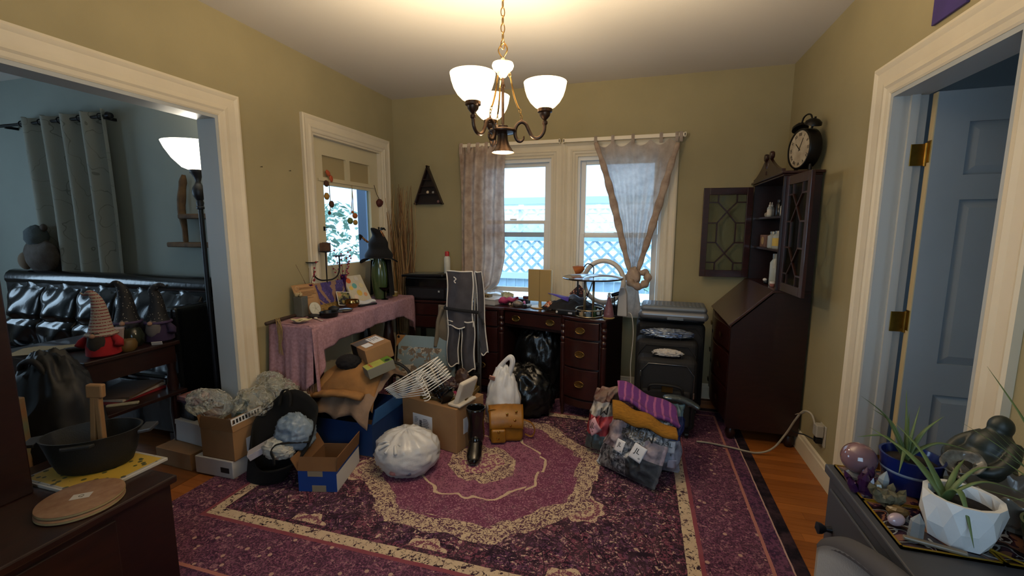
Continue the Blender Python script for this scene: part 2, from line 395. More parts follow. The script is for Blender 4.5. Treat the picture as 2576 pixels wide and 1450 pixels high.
# ---------------------------------------------------------------- windows in the back wall
def window(n, x0, x1, lift):
    w = bpy.data.objects.new('window_%d' % n, None); COL.objects.link(w); w['kind'] = 'structure'; w.location = ((x0+x1)/2, BY, WZ0)
    K = dict(parent=w, world=True)
    y = BY
    b = MB(); pr = casing_prof(.1)
    M = Matrix(((-1, 0, 0, x1), (0, -1, 0, BY), (0, 0, 1, WZ0), (0, 0, 0, 1)))
    path = [((0, 0), (-1, 0)), ((0, WZ1-WZ0), (-1, 1)), ((x1-x0, WZ1-WZ0), (1, 1)), ((x1-x0, 0), (1, 0))]
    cw = .1 if n == 1 else .09
    vs_ = []; nn = len(pr)
    for (x, z), (ox, oz) in path:
        for t, d in pr: o = (.1-t)*cw/.1; vs_.append((x+ox*o, d, z+oz*o))
    fs = [(i*nn+k, i*nn+k+1, i*nn+nn+k+1, i*nn+nn+k) for i in range(3) for k in range(nn-1)]+[tuple(range(nn)), tuple(3*nn+k for k in range(nn))[::-1]]
    b.at(M).add(vs_, fs); b.build('window_casing', trimp, **K)
    b = MB(); b.box(x0-.085, x1+.085, y-.06, y+.02, WZ0-.03, WZ0); b.build('window_sill', trimp, bevel=.004, **K)
    b = MB(); t = .02
    b.box(x0, x0+t, y, y+TH, WZ0, WZ1); b.box(x1-t, x1, y, y+TH, WZ0, WZ1); b.box(x0+t, x1-t, y, y+TH, WZ1-t, WZ1); b.box(x0+t, x1-t, y+.02, y+TH, WZ0, WZ0+t)
    b.build('window_frame', trimp, **K)
    b = MB(); b.box(x0+t, x0+t+.02, y+.02, y+.1, WZ0+t, WZ1-t); b.box(x1-t-.02, x1-t, y+.02, y+.1, WZ0+t, WZ1-t); b.box(x0+t+.02, x1-t-.02, y+.02, y+.1, WZ1-t-.03, WZ1-t)
    b.build('sash_track', whitep, **K)
    a0, a1 = x0+t+.022, x1-t-.022
    def sash(z0, z1, yy):
        s = MB(); st = .042
        s.box(a0, a0+st, yy, yy+.03, z0, z1); s.box(a1-st, a1, yy, yy+.03, z0, z1); s.box(a0+st, a1-st, yy, yy+.03, z0, z0+st); s.box(a0+st, a1-st, yy, yy+.03, z1-.03, z1)
        so = s.build('sash', whitep, bevel=.003, **K)
        g = MB().box(a0+st-.004, a1-st+.004, yy+.012, yy+.018, z0+st-.004, z1-.026); g.build('pane', pane, parent=so, world=True)
    mid = 1.325
    sash(mid-.015, WZ1-t-.032, y+.062)
    sash(WZ0+t+.001+lift, mid+.015+lift, y+.028)
    b = MB(); b.box((a0+a1)/2-.03, (a0+a1)/2+.03, y+.02, y+.03, mid+lift+.016, mid+lift+.03); b.build('sash_lock', whitep, **K)
    return w
window(1, *WL, .115); window(2, *WR, 0)
# ---------------------------------------------------------------- outside door with glass (left wall)
doorw = mat('cream door paint', 'c4b795', .5)
d = bpy.data.objects.new('door_1', None); COL.objects.link(d); d['kind'] = 'structure'; d.location = (LX, (DY0+DY1)/2, 0)
K = dict(parent=d, world=True)
dx0, dx1 = LX-.075, LX-.035; gy0, gy1 = 2.835, 3.435; y0, y1 = DY0+.018, DY1-.018; ym = (gy0+gy1)/2
b = MB()
for q in ((y0, gy0, .01, DZ-.018), (gy1, y1, .01, DZ-.018), (gy0, gy1, .01, .22), (gy0, gy1, .95, 1.10), (gy0, gy1, 1.71, 1.765), (gy0, gy1, 1.925, DZ-.018), (ym-.025, ym+.025, 1.765, 1.925), (ym-.04, ym+.04, .22, .95)):
    b.box(dx0, dx1, *q)
b.build('door_frame', doorw, **K)
for a, c in ((gy0, ym-.025), (ym+.025, gy1)):
    o = MB().box(dx0+.012, dx1-.018, a, c, 1.765, 1.925).build('panel', mat('beige panel', 'a08f68', .7), **K)
for a, c in ((gy0, ym-.04), (ym+.04, gy1)):
    MB().box(dx0+.01, dx1-.014, a, c, .22, .95).build('panel', doorw, **K)
MB().box(LX-.06, LX-.055, gy0, gy1, 1.10, 1.71).build('pane', pane, **K)
MB().box(dx1+.001, dx1+.010, gy0-.06, gy1+.06, 1.735, 1.752).build('decor_rod', doorw, **K)
b = MB(); b.at(T(dx1, y1-.05, .98) @ roty(math.pi/2)); b.lathe([(0, 0), (.028, 0), (.028, .004), (.01, .01), (.01, .03), (.026, .04), (.03, .052), (.022, .064), (0, .068)], 16)
b.build('door_knob', mat('brass', 'b8862f', .3, 1), smooth=30, **K)
# ---------------------------------------------------------------- grey panelled door standing open in the right doorway
d = bpy.data.objects.new('door_2', None); COL.objects.link(d); d['kind'] = 'structure'; d.location = (RX+TH, RY1-.05, 0)
K = dict(parent=d, world=True)
hx, hy = RX+TH+.012, RY1-.03; th = .035; wd = .67; hz = RZ-.03
b = MB(); A = -math.radians(4)
Md = T(hx, hy, .01) @ rotz(A); b.at(Md)
cols = [(.11, .30), (.37, .56)]; rows = [(.22, .66), (.80, 1.50), (1.60, 1.81)]
zs = [0, .22, .66, .80, 1.50, 1.60, 1.81, hz]; xs = [0, .11, .30, .37, .56, wd]
for i in range(5):
    for j in range(7):
        hole = (i in (1, 3)) and (j in (1, 3, 5))
        if not hole: b.box(xs[i], xs[i+1], -th, 0, zs[j], zs[j+1])
        else: b.box(xs[i], xs[i+1], -th+.012, -.012, zs[j], zs[j+1])
b.build('door_leaf', greyp, **K)
for (a, c) in cols:
    for (e, f) in rows:
        p = MB().at(Md); q = .035
        p.add([(a, -th+.012, e), (c, -th+.012, e), (c, -th+.012, f), (a, -th+.012, f), (a+q, -th+.002, e+q), (c-q, -th+.002, e+q), (c-q, -th+.002, f-q), (a+q, -th+.002, f-q)],
              [(4, 5, 6, 7), (0, 1, 5, 4), (1, 2, 6, 5), (2, 3, 7, 6), (3, 0, 4, 7)])
        p.build('panel', greyp, **K)
MB().at(Md).box(-.004, 0, -th, 0, 0, hz).build('door_edge', mat('bare cream edge', 'b5a37c', .6), **K)
brass = mat('aged brass', '8d6a2c', .35, 1, var=.2, vs=30)
for z in (.30, .98, 1.70):
    b = MB(); b.at(T(RX+TH+.0, RY1-.035, z)); b.box(-.05, .0, -.0, .003, -.045, .045); b.at(Md @ T(0, 0, z)); b.box(-.007, -.004, -th, 0, -.045, .045)
    b.at(T(RX+TH+.004, RY1-.035, z-.048)); b.lathe([(.007, 0), (.007, .096)], 10)
    b.build('hinge', brass, bevel=.002, **K)
# ================================================================ OUTSIDE
ground = struct(MB().box(-14, 12, BY+TH+.0, 16, -.6, -.5).build('ground', mat('pale ground', 'cfcdc6', .9, var=.2, vs=2)))
struct(MB().box(-14, LX-TH-.01, LBY+TH, BY+TH, -.6, -.5).build('ground_side', MATS['pale ground']))
fencem = mat('weathered blue grey fence', 'a3b7c4', .8, var=.15, vs=6); whitel = mat('white lattice', 'd7dbdc', .8)
def lattice(name, label, x0, x1, z0, z1, y, sp, m, wd, boards=False):
    t = thing(name, label, 'fence', ((x0+x1)/2, y, -.5))
    K = dict(parent=t, world=True)
    MB().box(x0, x1, y-.035, y+.035, z1, z1+.07).build('top_rail', m, **K); MB().box(x0, x1, y-.045, y+.045, z0-.09, z0).build('bottom_rail', mat('pale rail', 'c9d3d8', .8), **K)
    n = max(2, int((x1-x0)/1.9))
    for i in range(n+1):
        x = x0+(x1-x0)*i/n; MB().box(x-.045, x+.045, y+.04, y+.13, -.5, z1+.1).build('post', m, **K)
    h = z1-z0; base = {}
    for sgn, yy in ((1, y-.008), (-1, y+.008)):
        x = x0-h
        while x < x1:
            a0, a1 = (x, x+h) if sgn > 0 else (x+h, x)
            za, zb = z0, z1
            xa, xb = a0, a1                     # clip to the panel
            def zc(v): return z0+(v-a0)/(a1-a0)*h
            lo, hi = max(min(xa, xb), x0), min(max(xa, xb), x1)
            if hi-lo > .05:
                if hi-lo > h-1e-6:
                    if sgn not in base:
                        w2 = wd*.707
                        p = [(-w2, 0), (w2, 0), (h+w2, h), (h-w2, h)] if sgn > 0 else [(h-w2, 0), (h+w2, 0), (w2, h), (-w2, h)]
                        ob = MB().prism(p, -.006, .006, 'y').build('slat', m, parent=t); base[sgn] = ob.data
                    else:
                        ob = bpy.data.objects.new('slat', base[sgn]); COL.objects.link(ob); ob.parent = t
                    ob.location = Vector((x, yy, z0))-t.location
                else:
                    w2 = wd*.707
                    P = [(lo, zc(lo)), (hi, zc(hi))]
                    MB().prism([(P[0][0]-w2, P[0][1]), (P[0][0]+w2, P[0][1]), (P[1][0]+w2, P[1][1]), (P[1][0]-w2, P[1][1])], yy-.006, yy+.006, 'y').build('slat', m, **K)
            x += sp
    if boards:
        x = x0; bm = None
        while x < x1-.01:
            if bm is None: ob = MB().box(0, .142, -.01, .01, 0, z0-.09+.5).build('board', m, parent=t); bm = ob.data
            else: ob = bpy.data.objects.new('board', bm); COL.objects.link(ob); ob.parent = t
            ob.location = Vector((x, y, -.5))-t.location; x += .146
    return t
lattice('lattice_fence', 'blue grey lattice-topped board fence outside the windows', -3.7, 1.3, .72, 1.2, 6.4, .17, fencem, .034, True)
lattice('lattice_screen', 'white lattice screen beyond the blue grey fence', -4.3, 1.6, 1.1, 1.75, 8.6, .24, whitel, .04)
t = thing('neighbour_house', 'pale neighbouring house wall with a grey gutter beyond the fences', 'building', (-1.4, 11, -.5)); K = dict(parent=t, world=True)
MB().box(-6, 3, 11, 11.2, -.5, 4.2).build('wall', mat('pale siding', 'd9dde0', .8), **K); MB().box(-6, 3, 10.88, 11, 1.98, 2.14).build('gutter', mat('gutter grey', '9fb4ba', .6), **K)
for i in range(8): MB().box(-6, 3, 10.985, 11, .2+i*.22, .21+i*.22).build('siding_edge', mat('siding shade', 'c3cbd0', .8), **K)
t = thing('garden_ledge', 'pale stone ledge below the back windows outside', 'ledge', (-.7, 4.6, -.5)); K = dict(parent=t, world=True)
MB().box(-2.4, 1.2, 4.4, 4.9, -.5, .62).build('wall', mat('blue stone', '8fa5b4', .8, var=.2), **K); MB().box(-2.45, 1.25, 4.35, 4.95, .62, .68).build('coping', mat('pale stone', 'd3dade', .8, var=.1), **K)
leafm = mat('garden leaves', '9fc0a8', .6, var=.3, vs=3)
def shrub(name, label, c, r, n, h):
    t = thing(name, label, 'shrub', (c[0], c[1], -.5)); b = MB(); rnd = random.Random(int(c[0]*100))
    for i in range(n):
        a = rnd.uniform(0, 6.283); q = rnd.random()**.5*r; z = rnd.uniform(.1, h); x, y = c[0]+q*math.cos(a)*(1-.4*z/h), c[1]+q*math.sin(a)*(1-.4*z/h)
        b.at(T(x, y, -.5+z) @ rotz(rnd.uniform(0, 6)) @ rotx(rnd.uniform(-1, 1)) @ roty(rnd.uniform(-1, 1))); s_ = rnd.uniform(.03, .07)
        b.add([(0, -s_, 0), (s_*.5, 0, .01), (0, s_, 0), (-s_*.5, 0, .01)], [(0, 1, 2, 3)])
    b.build('foliage', leafm, parent=t, world=True, kind='stuff')
    b = MB()
    for i in range(5): b.tube([(c[0], c[1], -.5), (c[0]+rnd.uniform(-.1, .1), c[1]+rnd.uniform(-.1, .1), -.5+h*.5), (c[0]+rnd.uniform(-.3, .3), c[1]+rnd.uniform(-.3, .3), -.5+h*.9)], [.02, .014, .005], 5)
    b.build('stem', mat('stem bark', '5a4a3a', .9), parent=t, world=True)
shrub('garden_shrub', 'pale green shrub outside the glass of the left door', (-4.2, 4.9), .9, 1500, 2.2)
shrub('climbing_shrub', 'low leafy shrub in front of the lattice outside the right window', (.35, 5.62), .42, 500, 1.5)
t = thing('porch_post', 'blue grey porch post beyond the left door glass', 'post', (-2.75, 4.04, -.5)); MB().box(-2.80, -2.70, 3.95, 4.13, -.5, 2.8).build('shaft', mat('porch grey', '8494ae', .7), parent=t, world=True); MB().box(-2.82, -2.68, 3.93, 4.15, -.5, -.2).build('plinth', MATS['porch grey'], parent=t, world=True)
# ================================================================ CURTAINS AND RODS
curt = cloth('printed linen', 'cdb8a4', .3, col2='9c8474', vs=14, var=.3, bump=.4, bs=220, alpha=.98)
sheer = cloth('thin linen', 'd0c2b4', .5, col2='ab9c8e', vs=14, var=.2, bump=.3, bs=260, alpha=.92)
rodm = mat('white curtain rod', 'd8ccb4', .4)
for nm, xa, xb, lb in (('curtain_rod', -1.56, -.668, 'flat white curtain rod above the open left window'), ('curtain_rod.001', -.645, .30, 'flat white curtain rod above the window with the knotted curtain')):
    t = thing('curtain_rod', lb, 'curtain rod', ((xa+xb)/2, BY-.07, 2.09)); K = dict(parent=t, world=True)
    MB().box(xa, xb, BY-.078, BY-.062, 2.085, 2.115).build('rod', rodm, bevel=.004, **K)
    for x in (xa+.005, xb-.005): MB().box(x-.006, x+.006, BY-.078, BY-.02, 2.083, 2.117).build('bracket', rodm, **K)
def tabs(t, xs, ztop, zb, m, w=.018):
    for x in xs:
        b = MB(); b.tube([(x, BY-.083, zb), (x, BY-.085, ztop-.015), (x, BY-.076, ztop+.012), (x, BY-.06, ztop+.014), (x, BY-.054, ztop-.01), (x+.002, BY-.056, zb)], w, 6, flat=.12, upv=(0, -1, 0)); b.build('tab', m, parent=t, world=True)
t = thing('linen_curtain', 'printed linen curtain hanging straight over the left window', 'curtain', (-1.35, BY-.07, .8))
def c1(u, v):
    z = 2.06-v*1.26
    xr = -1.135-.01*math.sin(v*5)-.20*max(0, v-.72)**1.3*2.2-.03*max(0, (v-.5))*2
    if v > .93: xr -= (v-.93)*1.2
    xl = -1.555+.0*v
    x = xl+(xr-xl)*u
    amp = .022*(1+.3*v); y = BY-.075+amp*math.sin(u*27+1.2*math.sin(v*3))+.012*math.sin(u*11+v*4)
    z += -.035*math.cos(u*2*math.pi*5)*max(0, 1-v*12)
    return (x, y-.02, z)
MB().grid(c1, 70, 50).build('panel', curt, parent=t, world=True, smooth=True)
tabs(t, (-1.545, -1.47, -1.39, -1.31, -1.23, -1.15), 2.11, 2.03, curt)
t = thing('knotted_curtain', 'linen curtain tied in a knot over the right window', 'curtain', (-.06, BY-.07, .7))
kx, kz = -.045, 1.03
def c2(u, v):
    e = v**1.15
    xl = -.385+( .03*math.sin(v*math.pi)); xr = .255-.01*math.sin(v*math.pi)
    top = xl+(xr-xl)*u; bot = kx+(u-.5)*.055
    e2 = e if u > .5 else (v**1.05)
    x = top*(1-e2)+bot*e2
    droop = .045*abs(math.sin(u*math.pi*4.5))*max(0, 1-v*6)
    z = 2.075-droop+(kz-2.075)*v
    edge = max(0, abs(u-.5)*2-.72)/.28
    y = BY-.085-.05*edge*math.sin(min(1, edge)*math.pi*.9)-.02*math.sin(u*38)*(.25+.75*v)-.03*v*math.cos((u-.5)*6)
    return (x, y, z)
MB().grid(c2, 80, 60).build('panel', sheer, parent=t, world=True, smooth=True)
for sx in (-1, 1):
    pts = []
    for i in range(26):
        v = i/25; p = Vector(c2(.02 if sx < 0 else .98, v)); pts.append((p.x, p.y-.012, p.z))
    b = MB(); b.tube(pts, [.016+.014*math.sin(i/25*3.1)+.004*math.sin(i*1.7) for i in range(26)], 10, flat=.45, upv=(0, -1, 0)); b.build('rolled_hem', curt, parent=t, world=True, smooth=True)
tabs(t, (-.38, -.245, -.09, .12, .235, .265), 2.11, 2.05, sheer, .014)
b = MB(); b.ball((kx, BY-.12, kz-.03), (.055, .05, .075), 20, 14, lambda p: p*(1+.18*fbm(p, 2.2, 3)+.05*math.sin(p.z*14)))
b.tube(spline([(kx-.045, BY-.13, kz-.02), (kx-.02, BY-.175, kz-.07), (kx+.05, BY-.175, kz-.10), (kx+.105, BY-.14, kz-.06), (kx+.10, BY-.11, kz-.0), (kx+.04, BY-.10, kz+.0)], 6), [.028+.007*math.sin(i*1.3) for i in range(31)], 9)
b.build('knot', curt, parent=t, world=True, smooth=True)
def c3(u, v):
    a = u*2*math.pi; r = .035+.05*v**.7+.012*math.sin(a*5+v*3)*(.3+v); return (kx-.015+r*math.cos(a)*1.0-.01*v, BY-.1+r*.42*math.sin(a), kz-.07-.285*v+.008*math.sin(a*5))
MB().grid(c3, 48, 20, cu=True).build('tail', sheer, parent=t, world=True, smooth=True)
# ================================================================ CHANDELIER
bronze = mat('aged bronze', '6a5444', .38, .85, var=.25, vs=40, col2='3c2d25')
gold = mat('antique gold', '8a6d3c', .32, 1, var=.2, vs=60)
glow = mat('lit frosted glass', 'fff1d6', .5, emit='ffdca8', es=4.5)
glow2 = mat('lit bulb face', 'fff1d6', .5, emit='ffd6b0', es=9)
cx, cy = -.548, 1.75; z0 = 1.692
t = thing('chandelier', 'bronze chandelier with three lit frosted bowls and a downlight on a chain', 'chandelier', (cx, cy, z0)); K = dict(parent=t)
LA = []
def bulb(name, loc, e, r, col=(1, .80, .54)):
    l = bpy.data.lights.new(name, 'POINT'); l.energy = e; l.color = col; l.shadow_soft_size = r
    o = bpy.data.objects.new(name, l); COL.objects.link(o); o.parent = t; o.location = loc; return o
MB().lathe([(.018, .075), (.019, .066), (.02, .05), (.027, .028), (.039, .010), (.0455, 0), (.043, .001), (.026, .028), (.017, .05), (.0, .06)], 28).build('downlight_bell', bronze, smooth=35, **K)
MB().at(T(0, 0, .004)).lathe([(0, 0), (.041, 0), (.038, .004), (0, .005)], 24).build('downlight_lens', glow2, **K)
b = MB(); b.tube(arc((0, 0, .083), .05, 0, 360, 36, 'xy')[:-1], .0065, 10, closed=True); b.build('hub_ring', bronze, smooth=True, **K)
b = MB(); b.lathe([(.012, .07), (.048, .078), (.048, .088), (.02, .094), (.02, .104), (.008, .108)], 28); b.build('hub_plate', bronze, smooth=35, **K)
b = MB(); b.lathe([(.0055, .105), (.0055, .30)], 12); b.lathe([(.008, .25), (.0095, .255), (.008, .262)], 12); b.build('stem', bronze, smooth=30, **K)
MB().at(T(0, 0, .285)).lathe([(.006, 0), (.014, .006), (.024, .022), (.038, .034), (.043, .046), (.040, .056), (.026, .061), (.012, .063), (.006, .075), (.0, .078)], 28).build('crown', mat('cream ceramic', 'e8d6b8', .35), smooth=True, **K)
b = MB(); b.at(T(0, 0, .358)); b.tube(spline([(-.0, 0, 0), (-.018, 0, .03), (-.006, 0, .052), (.008, 0, .055), (.018, 0, .03), (0, 0, 0)], 5), .0028, 6); b.build('top_loop', gold, smooth=True, **K)
zc = .41; lk = MB(); lk.tube([(.0075*math.cos(a), 0, .017*math.sin(a)) for a in [i*math.pi/10 for i in range(20)]], .0021, 6, closed=True)
l0 = None; i = 0
while z0+zc < HZ-.05:
    if l0 is None: l0 = lk.build('chain_link', gold, parent=t, smooth=True); l0.location = (0, 0, zc); l0.rotation_euler = (0, 0, .6)
    else:
        q = l0.copy(); COL.objects.link(q); q.parent = t; q.location = (0, 0, zc); q.rotation_euler = (0, 0, .6+(i % 2)*math.pi/2)
    zc += .0295; i += 1
MB().at(T(0, 0, HZ-z0-.045)).lathe([(.004, 0), (.02, .004), (.05, .025), (.06, .045)], 24).build('ceiling_plate', bronze, smooth=30, **K)
vx = Vector((rt.x, rt.y)).normalized(); az0 = math.atan2(vx.y, vx.x)-math.radians(10)
for k in range(3):
    az = az0+k*2*math.pi/3; M = rotz(az); Kk = dict(parent=t)
    arm = MB().at(M)
    s = [(.085, 0, .062), (.083, 0, .050), (.073, 0, .042), (.060, 0, .046), (.051, 0, .062), (.050, 0, .085), (.058, 0, .106), (.075, 0, .116), (.092, 0, .108), (.104, 0, .085), (.116, 0, .062), (.133, 0, .052), (.152, 0, .058), (.165, 0, .078), (.168, 0, .105)]
    pth = spline(s, 5); arm.tube(pth, [.0025+.0045*min(1, i/14) for i in range(len(pth))], 8)
    ao = arm.build('arm', bronze, smooth=True, **Kk)
    b = MB().at(M @ T(.168, 0, 0)); b.lathe([(.006, .100), (.011, .106), (.011, .114), (.006, .120), (.012, .126), (.02, .136), (.022, .146), (.029, .150), (.029, .162), (.02, .164)], 20); b.build('lamp_holder', bronze, smooth=35, parent=ao)
    b = MB().at(M @ T(.168, 0, .160)); b.lathe([(.022, 0), (.040, .010), (.058, .028), (.071, .050), (.079, .074), (.084, .100), (.080, .099), (.068, .056), (.052, .032), (.034, .014), (.0, .006)], 32, cap=False); b.build('glass_bowl', glow, smooth=True, parent=ao)
    p = M @ Vector((.168, 0, .235)); bulb('bowl_bulb', p, 46, .03)
    b = MB().at(M); b.tube(spline([(.03, 0, .287), (.034, 0, .27), (.044, 0, .22), (.058, 0, .18), (.066, 0, .165)], 5), .0035, 8); b.build('stay_rod', gold, smooth=True, parent=ao)
    b = MB().at(M)
    for (x, z, rz_) in ((.028, .296, 0), (.069, .158, 0), (.073, .147, 1.57), (.075, .134, 0)):
        b.at(M @ T(x, 0, z) @ rotz(rz_)); b.tube([(.004*math.cos(a), 0, .008*math.sin(a)) for a in [i*math.pi/6 for i in range(12)]], .0014, 5, closed=True)
    b.at(M); b.lathe([(.004, 0)], 3) if False else None
    b.build('stay_links', gold, smooth=True, parent=ao)
    b = MB().at(M @ T(.075, 0, .118)); b.lathe([(.006, 0), (.004, .006), (.002, .012)], 8); b.build('stay_finial', bronze, smooth=True, parent=ao)
bulb('downlight_bulb', (0, 0, -.012), 20.0, .03)
# ================================================================ RUG
def rugfn(vec):
    v, x, y, z = xpos()
    RXH, RYH = 1.475, 1.235
    n1 = xnoise(v, 26, 4, .65); n2 = xnoise(v, 75, 3, .6); n3 = xnoise(v, 6, 3); n4 = xnoise(v, 11, 5, .7)
    cell = xvoro(v, 34); cell2 = xvoro(v, 17); edge = xvoro(v, 9, 'DISTANCE_TO_EDGE')
    x = x+.085; dx = 1.56-x.abs(); dy = RYH-y.abs(); d = dx.mn(dy)
    purple, dark, cream, maroon, mauve = '54344f', '251a26', 'b8a48a', '6c3c4e', '7c5468'
    fine = xnoise(v, 120, 3, .7); spk = n2*.45+n1*.25+fine*.3
    fl = xnoise(v, 19, 5, .72, 2.2); fl2 = xnoise(v, 48, 4, .7, 1.5)
    field = xcol(spk.gt(.515), dark, xcol(n3.gt(.5), purple, maroon))
    field = xcol((fl*.6+fl2*.4).gt(.545), field, mauve)
    field = xcol((fl*.55+fl2*.45).gt(.575), field, cream)
    field = xcol(edge.lt(.02), field, dark)
    # rosettes spread over the field
    px_ = ((x/.62)+.5).frac()-.5; py_ = ((y/.52)).frac()-.5
    rr = (px_*px_*1.5+py_*py_).sqrt(); an = (py_).at2(px_)
    ros = (rr+.02*((an*8).sin())).lt(.21)
    field = xcol(ros, field, xcol((fl2*.55+fine*.45+.05*((rr*70).sin())).gt(.5), maroon, cream))
    # central octagon medallion
    ax, ay = x.abs(), y.abs(); oct_ = ax.mx(ay*1.05).mx((ax+ay*1.05)*.707)
    wob = oct_+.012*((an*6).sin())+(n4-.5)*.03
    lace = xcol((fl2*.6+fine*.4).gt(.507), cream, '4a2c40')
    med = xcol((fl2*.5+fine*.5).gt(.5), '5c3148', '75405c')
    med = xcol((fine*.4+fl2*.6).gt(.555), med, '99727c'); med = xcol((fl*.5+n4*.5).gt(.56), med, xcol(fine.gt(.5), '44283c', '8f6a74'))
    inner = xcol((n2).gt(.52), '7d4860', cream)
    col = xcol(wob.lt(.66), field, lace)
    col = xcol(wob.lt(.55), col, med)
    col = xcol(wob.lt(.36)*wob.gt(.345), col, cream)
    col = xcol(wob.lt(.345), col, xcol(spk.gt(.5), med, '86566c'))
    col = xcol(wob.lt(.20), col, lace); col = xcol(wob.lt(.12), col, inner); 
    # frames
    bord = xcol((fl*.5+fl2*.5).gt(.56), xcol((fl2*.5+fine*.5).gt(.5), '3a2436', '6a3f56'), '8f6a70')
    bord = xcol(cell2.lt(.16), bord, 'a88a7c')
    guard = xcol((fl2*.6+n1*.4).gt(.545), cream, dark)
    w = (n4-.5)*.008
    dd = d+w
    col = xcol(dd.lt(.50), col, xcol((spk).gt(.52), dark, maroon))
    col = xcol(dd.lt(.475), col, guard); col = xcol(dd.lt(.42), col, '7a3f49'); col = xcol(dd.lt(.40), col, bord)
    col = xcol(dd.lt(.145), col, 'a06a60'); col = xcol(dd.lt(.13), col, xcol(spk.gt(.5), '35223a', '5d3852')); col = xcol(dd.lt(.062), col, 'a98a80')
    col = xcol(dd.lt(.055), col, '15121a')
    # worn patches
    col = xcol((n4-.40)*.7, col, '84606a')
    return col
rugm = mat('distressed purple rug', '6b2f4a', .95, bump=.5, bs=380, spec=.1, fn=rugfn)
rug = MB().at(T(-.765, 2.3, 0)).box(-1.475, 1.475, -1.235, 1.235, .0, .008).build('area_rug', rugm, origin=(-.765, 2.3, 0))
tag(rug, 'distressed purple and cream medallion rug with a black edge', 'rug')
# ================================================================ FURNITURE
mahog = mat('dark mahogany', '32120e', .32, var=.5, vs=7, stretch=(2, 2, 9), col2='1d0a08', coat=.25, bump=.05)
mahogd = mat('darker mahogany', '1f0c0a', .38, var=.4, vs=7, stretch=(2, 2, 9), coat=.15)
pull = mat('dull brass pull', '8a7140', .35, 1, var=.3, vs=80)
# ---- kneehole desk
t = thing('kneehole_desk', 'dark mahogany kneehole desk with oval brass pulls below the windows', 'desk', (-.781, 3.193, .009), math.radians(-16)); K = dict(parent=t)
W2, DP = .59, .42
def bow(x, a, c, hw): return -a*max(0, 1-((x-c)/hw)**2)
def slab(b, outline, z0, z1): b.prism(outline, z0, z1, 'z')
def front(x):
    if x > .27: return bow(x, .035, .435, .165)
    if x < -.27: return bow(x, .035, -.435, .165)
    return .03
ol = [(-W2-.012+i*(2*W2+.024)/48, 0) for i in range(49)]
ol = [(x, front(max(-W2, min(W2, x)))-.015) for x, _ in ol]+[(W2+.012, DP), (-W2-.012, DP)]
b = MB(); slab(b, ol, .735, .755); b.build('desk_top', mahog, bevel=.004, **K)
def pulls(par, x, y, z, s=1.0, ang=0):
    M = T(x, y, z) @ rotz(ang)
    b = MB().at(M @ rotx(math.pi/2)); b.lathe([(0, .0005), (.012, .002), (.02, .0025), (.024, .004), (.026, .0015), (.026, 0)], 24, 1.45*s, 1.0*s); p = b.build('drawer_pull', pull, parent=par, smooth=40)
    b = MB().at(M); b.tube([(.028*s*math.cos(a), -.010, .013*s*math.sin(a)-.006) for a in [math.radians(180+i*15) for i in range(13)]], .0028, 6)
    for q in (-1, 1): b.at(M @ T(q*.028*s, 0, -.006) @ rotx(math.pi/2)); b.lathe([(.005, 0), (.004, .012)], 8)
    b.build('bail', pull, parent=p, smooth=True)
def drawer(par, x0, x1, z0, z1, fy, name='drawer'):
    b = MB(); n = 12
    o = [(x0+(x1-x0)*i/n, fy(x0+(x1-x0)*i/n)-.012) for i in range(n+1)]+[(x1, .12), (x0, .12)]
    b.prism(o, z0, z1, 'z'); d_ = b.build(name, mahog, bevel=.003, parent=par)
    c = (x0+x1)/2; q = (x1-x0)*.38; o = [(c-q+2*q*i/n, fy(c-q+2*q*i/n)-.0155) for i in range(n+1)]+[(c+q, .0), (c-q, .0)]
    return d_
for s_ in (-1, 1):
    xa, xb = (.285, .57) if s_ > 0 else (-.57, -.285)
    b = MB(); o = [(xa+(xb-xa)*i/12, front(xa+(xb-xa)*i/12)+.012) for i in range(13)]+[(xb+.01, .0+.03), (xb+.01, DP-.01), (xa-.01, DP-.01), (xa-.01, .03)]
    b.prism(o, .10, .735, 'z'); ped = b.build('pedestal', mahogd, **K)
    b = MB(); o = [(xa+(xb-xa)*i/12, front(xa+(xb-xa)*i/12)-.002) for i in range(13)]+[(xb, .06), (xa, .06)]; b.prism(o, .095, .15, 'z'); b.build('apron', mahog, parent=ped, bevel=.003)
    for (z_0, z_1) in ((.605, .725), (.395, .592), (.165, .382)):
        d_ = drawer(ped, xa+.012, xb-.012, z_0, z_1, front)
        pulls(d_, (xa+xb)/2, front((xa+xb)/2)-.014, (z_0+z_1)/2)
    for xp in (xa-.012, xb+.012):
        yy = front(xp)-.0 if abs(xp) < .27 else .008
        b = MB().at(T(xp, .008, 0)); b.lathe([(.008, 0), (.011, .02), (.014, .05), (.018, .085), (.021, .1), (.021, .55), (.015, .556), (.02, .566), (.023, .58), (.02, .594), (.014, .60), (.02, .612), (.023, .625), (.02, .638), (.014, .645), (.02, .658), (.023, .67), (.02, .684), (.014, .69), (.021, .70), (.021, .735)], 16)
        b.build('turned_post', mahog, smooth=40, parent=ped)
        b = MB().at(T(xp, DP-.03, 0)); b.lathe([(.009, 0), (.018, .1)], 10); b.build('leg', mahog, parent=ped)
cd = drawer(t, -.258, .258, .625, .725, lambda x: .045, 'drawer')
pulls(cd, -.15, .031, .675); pulls(cd, .15, .031, .675)
b = MB(); b.box(-.27, .27, .06, .08, .60, .735); b.box(-.27, .27, DP-.03, DP-.01, .3, .735); b.build('kneehole_panel', mahogd, **K)
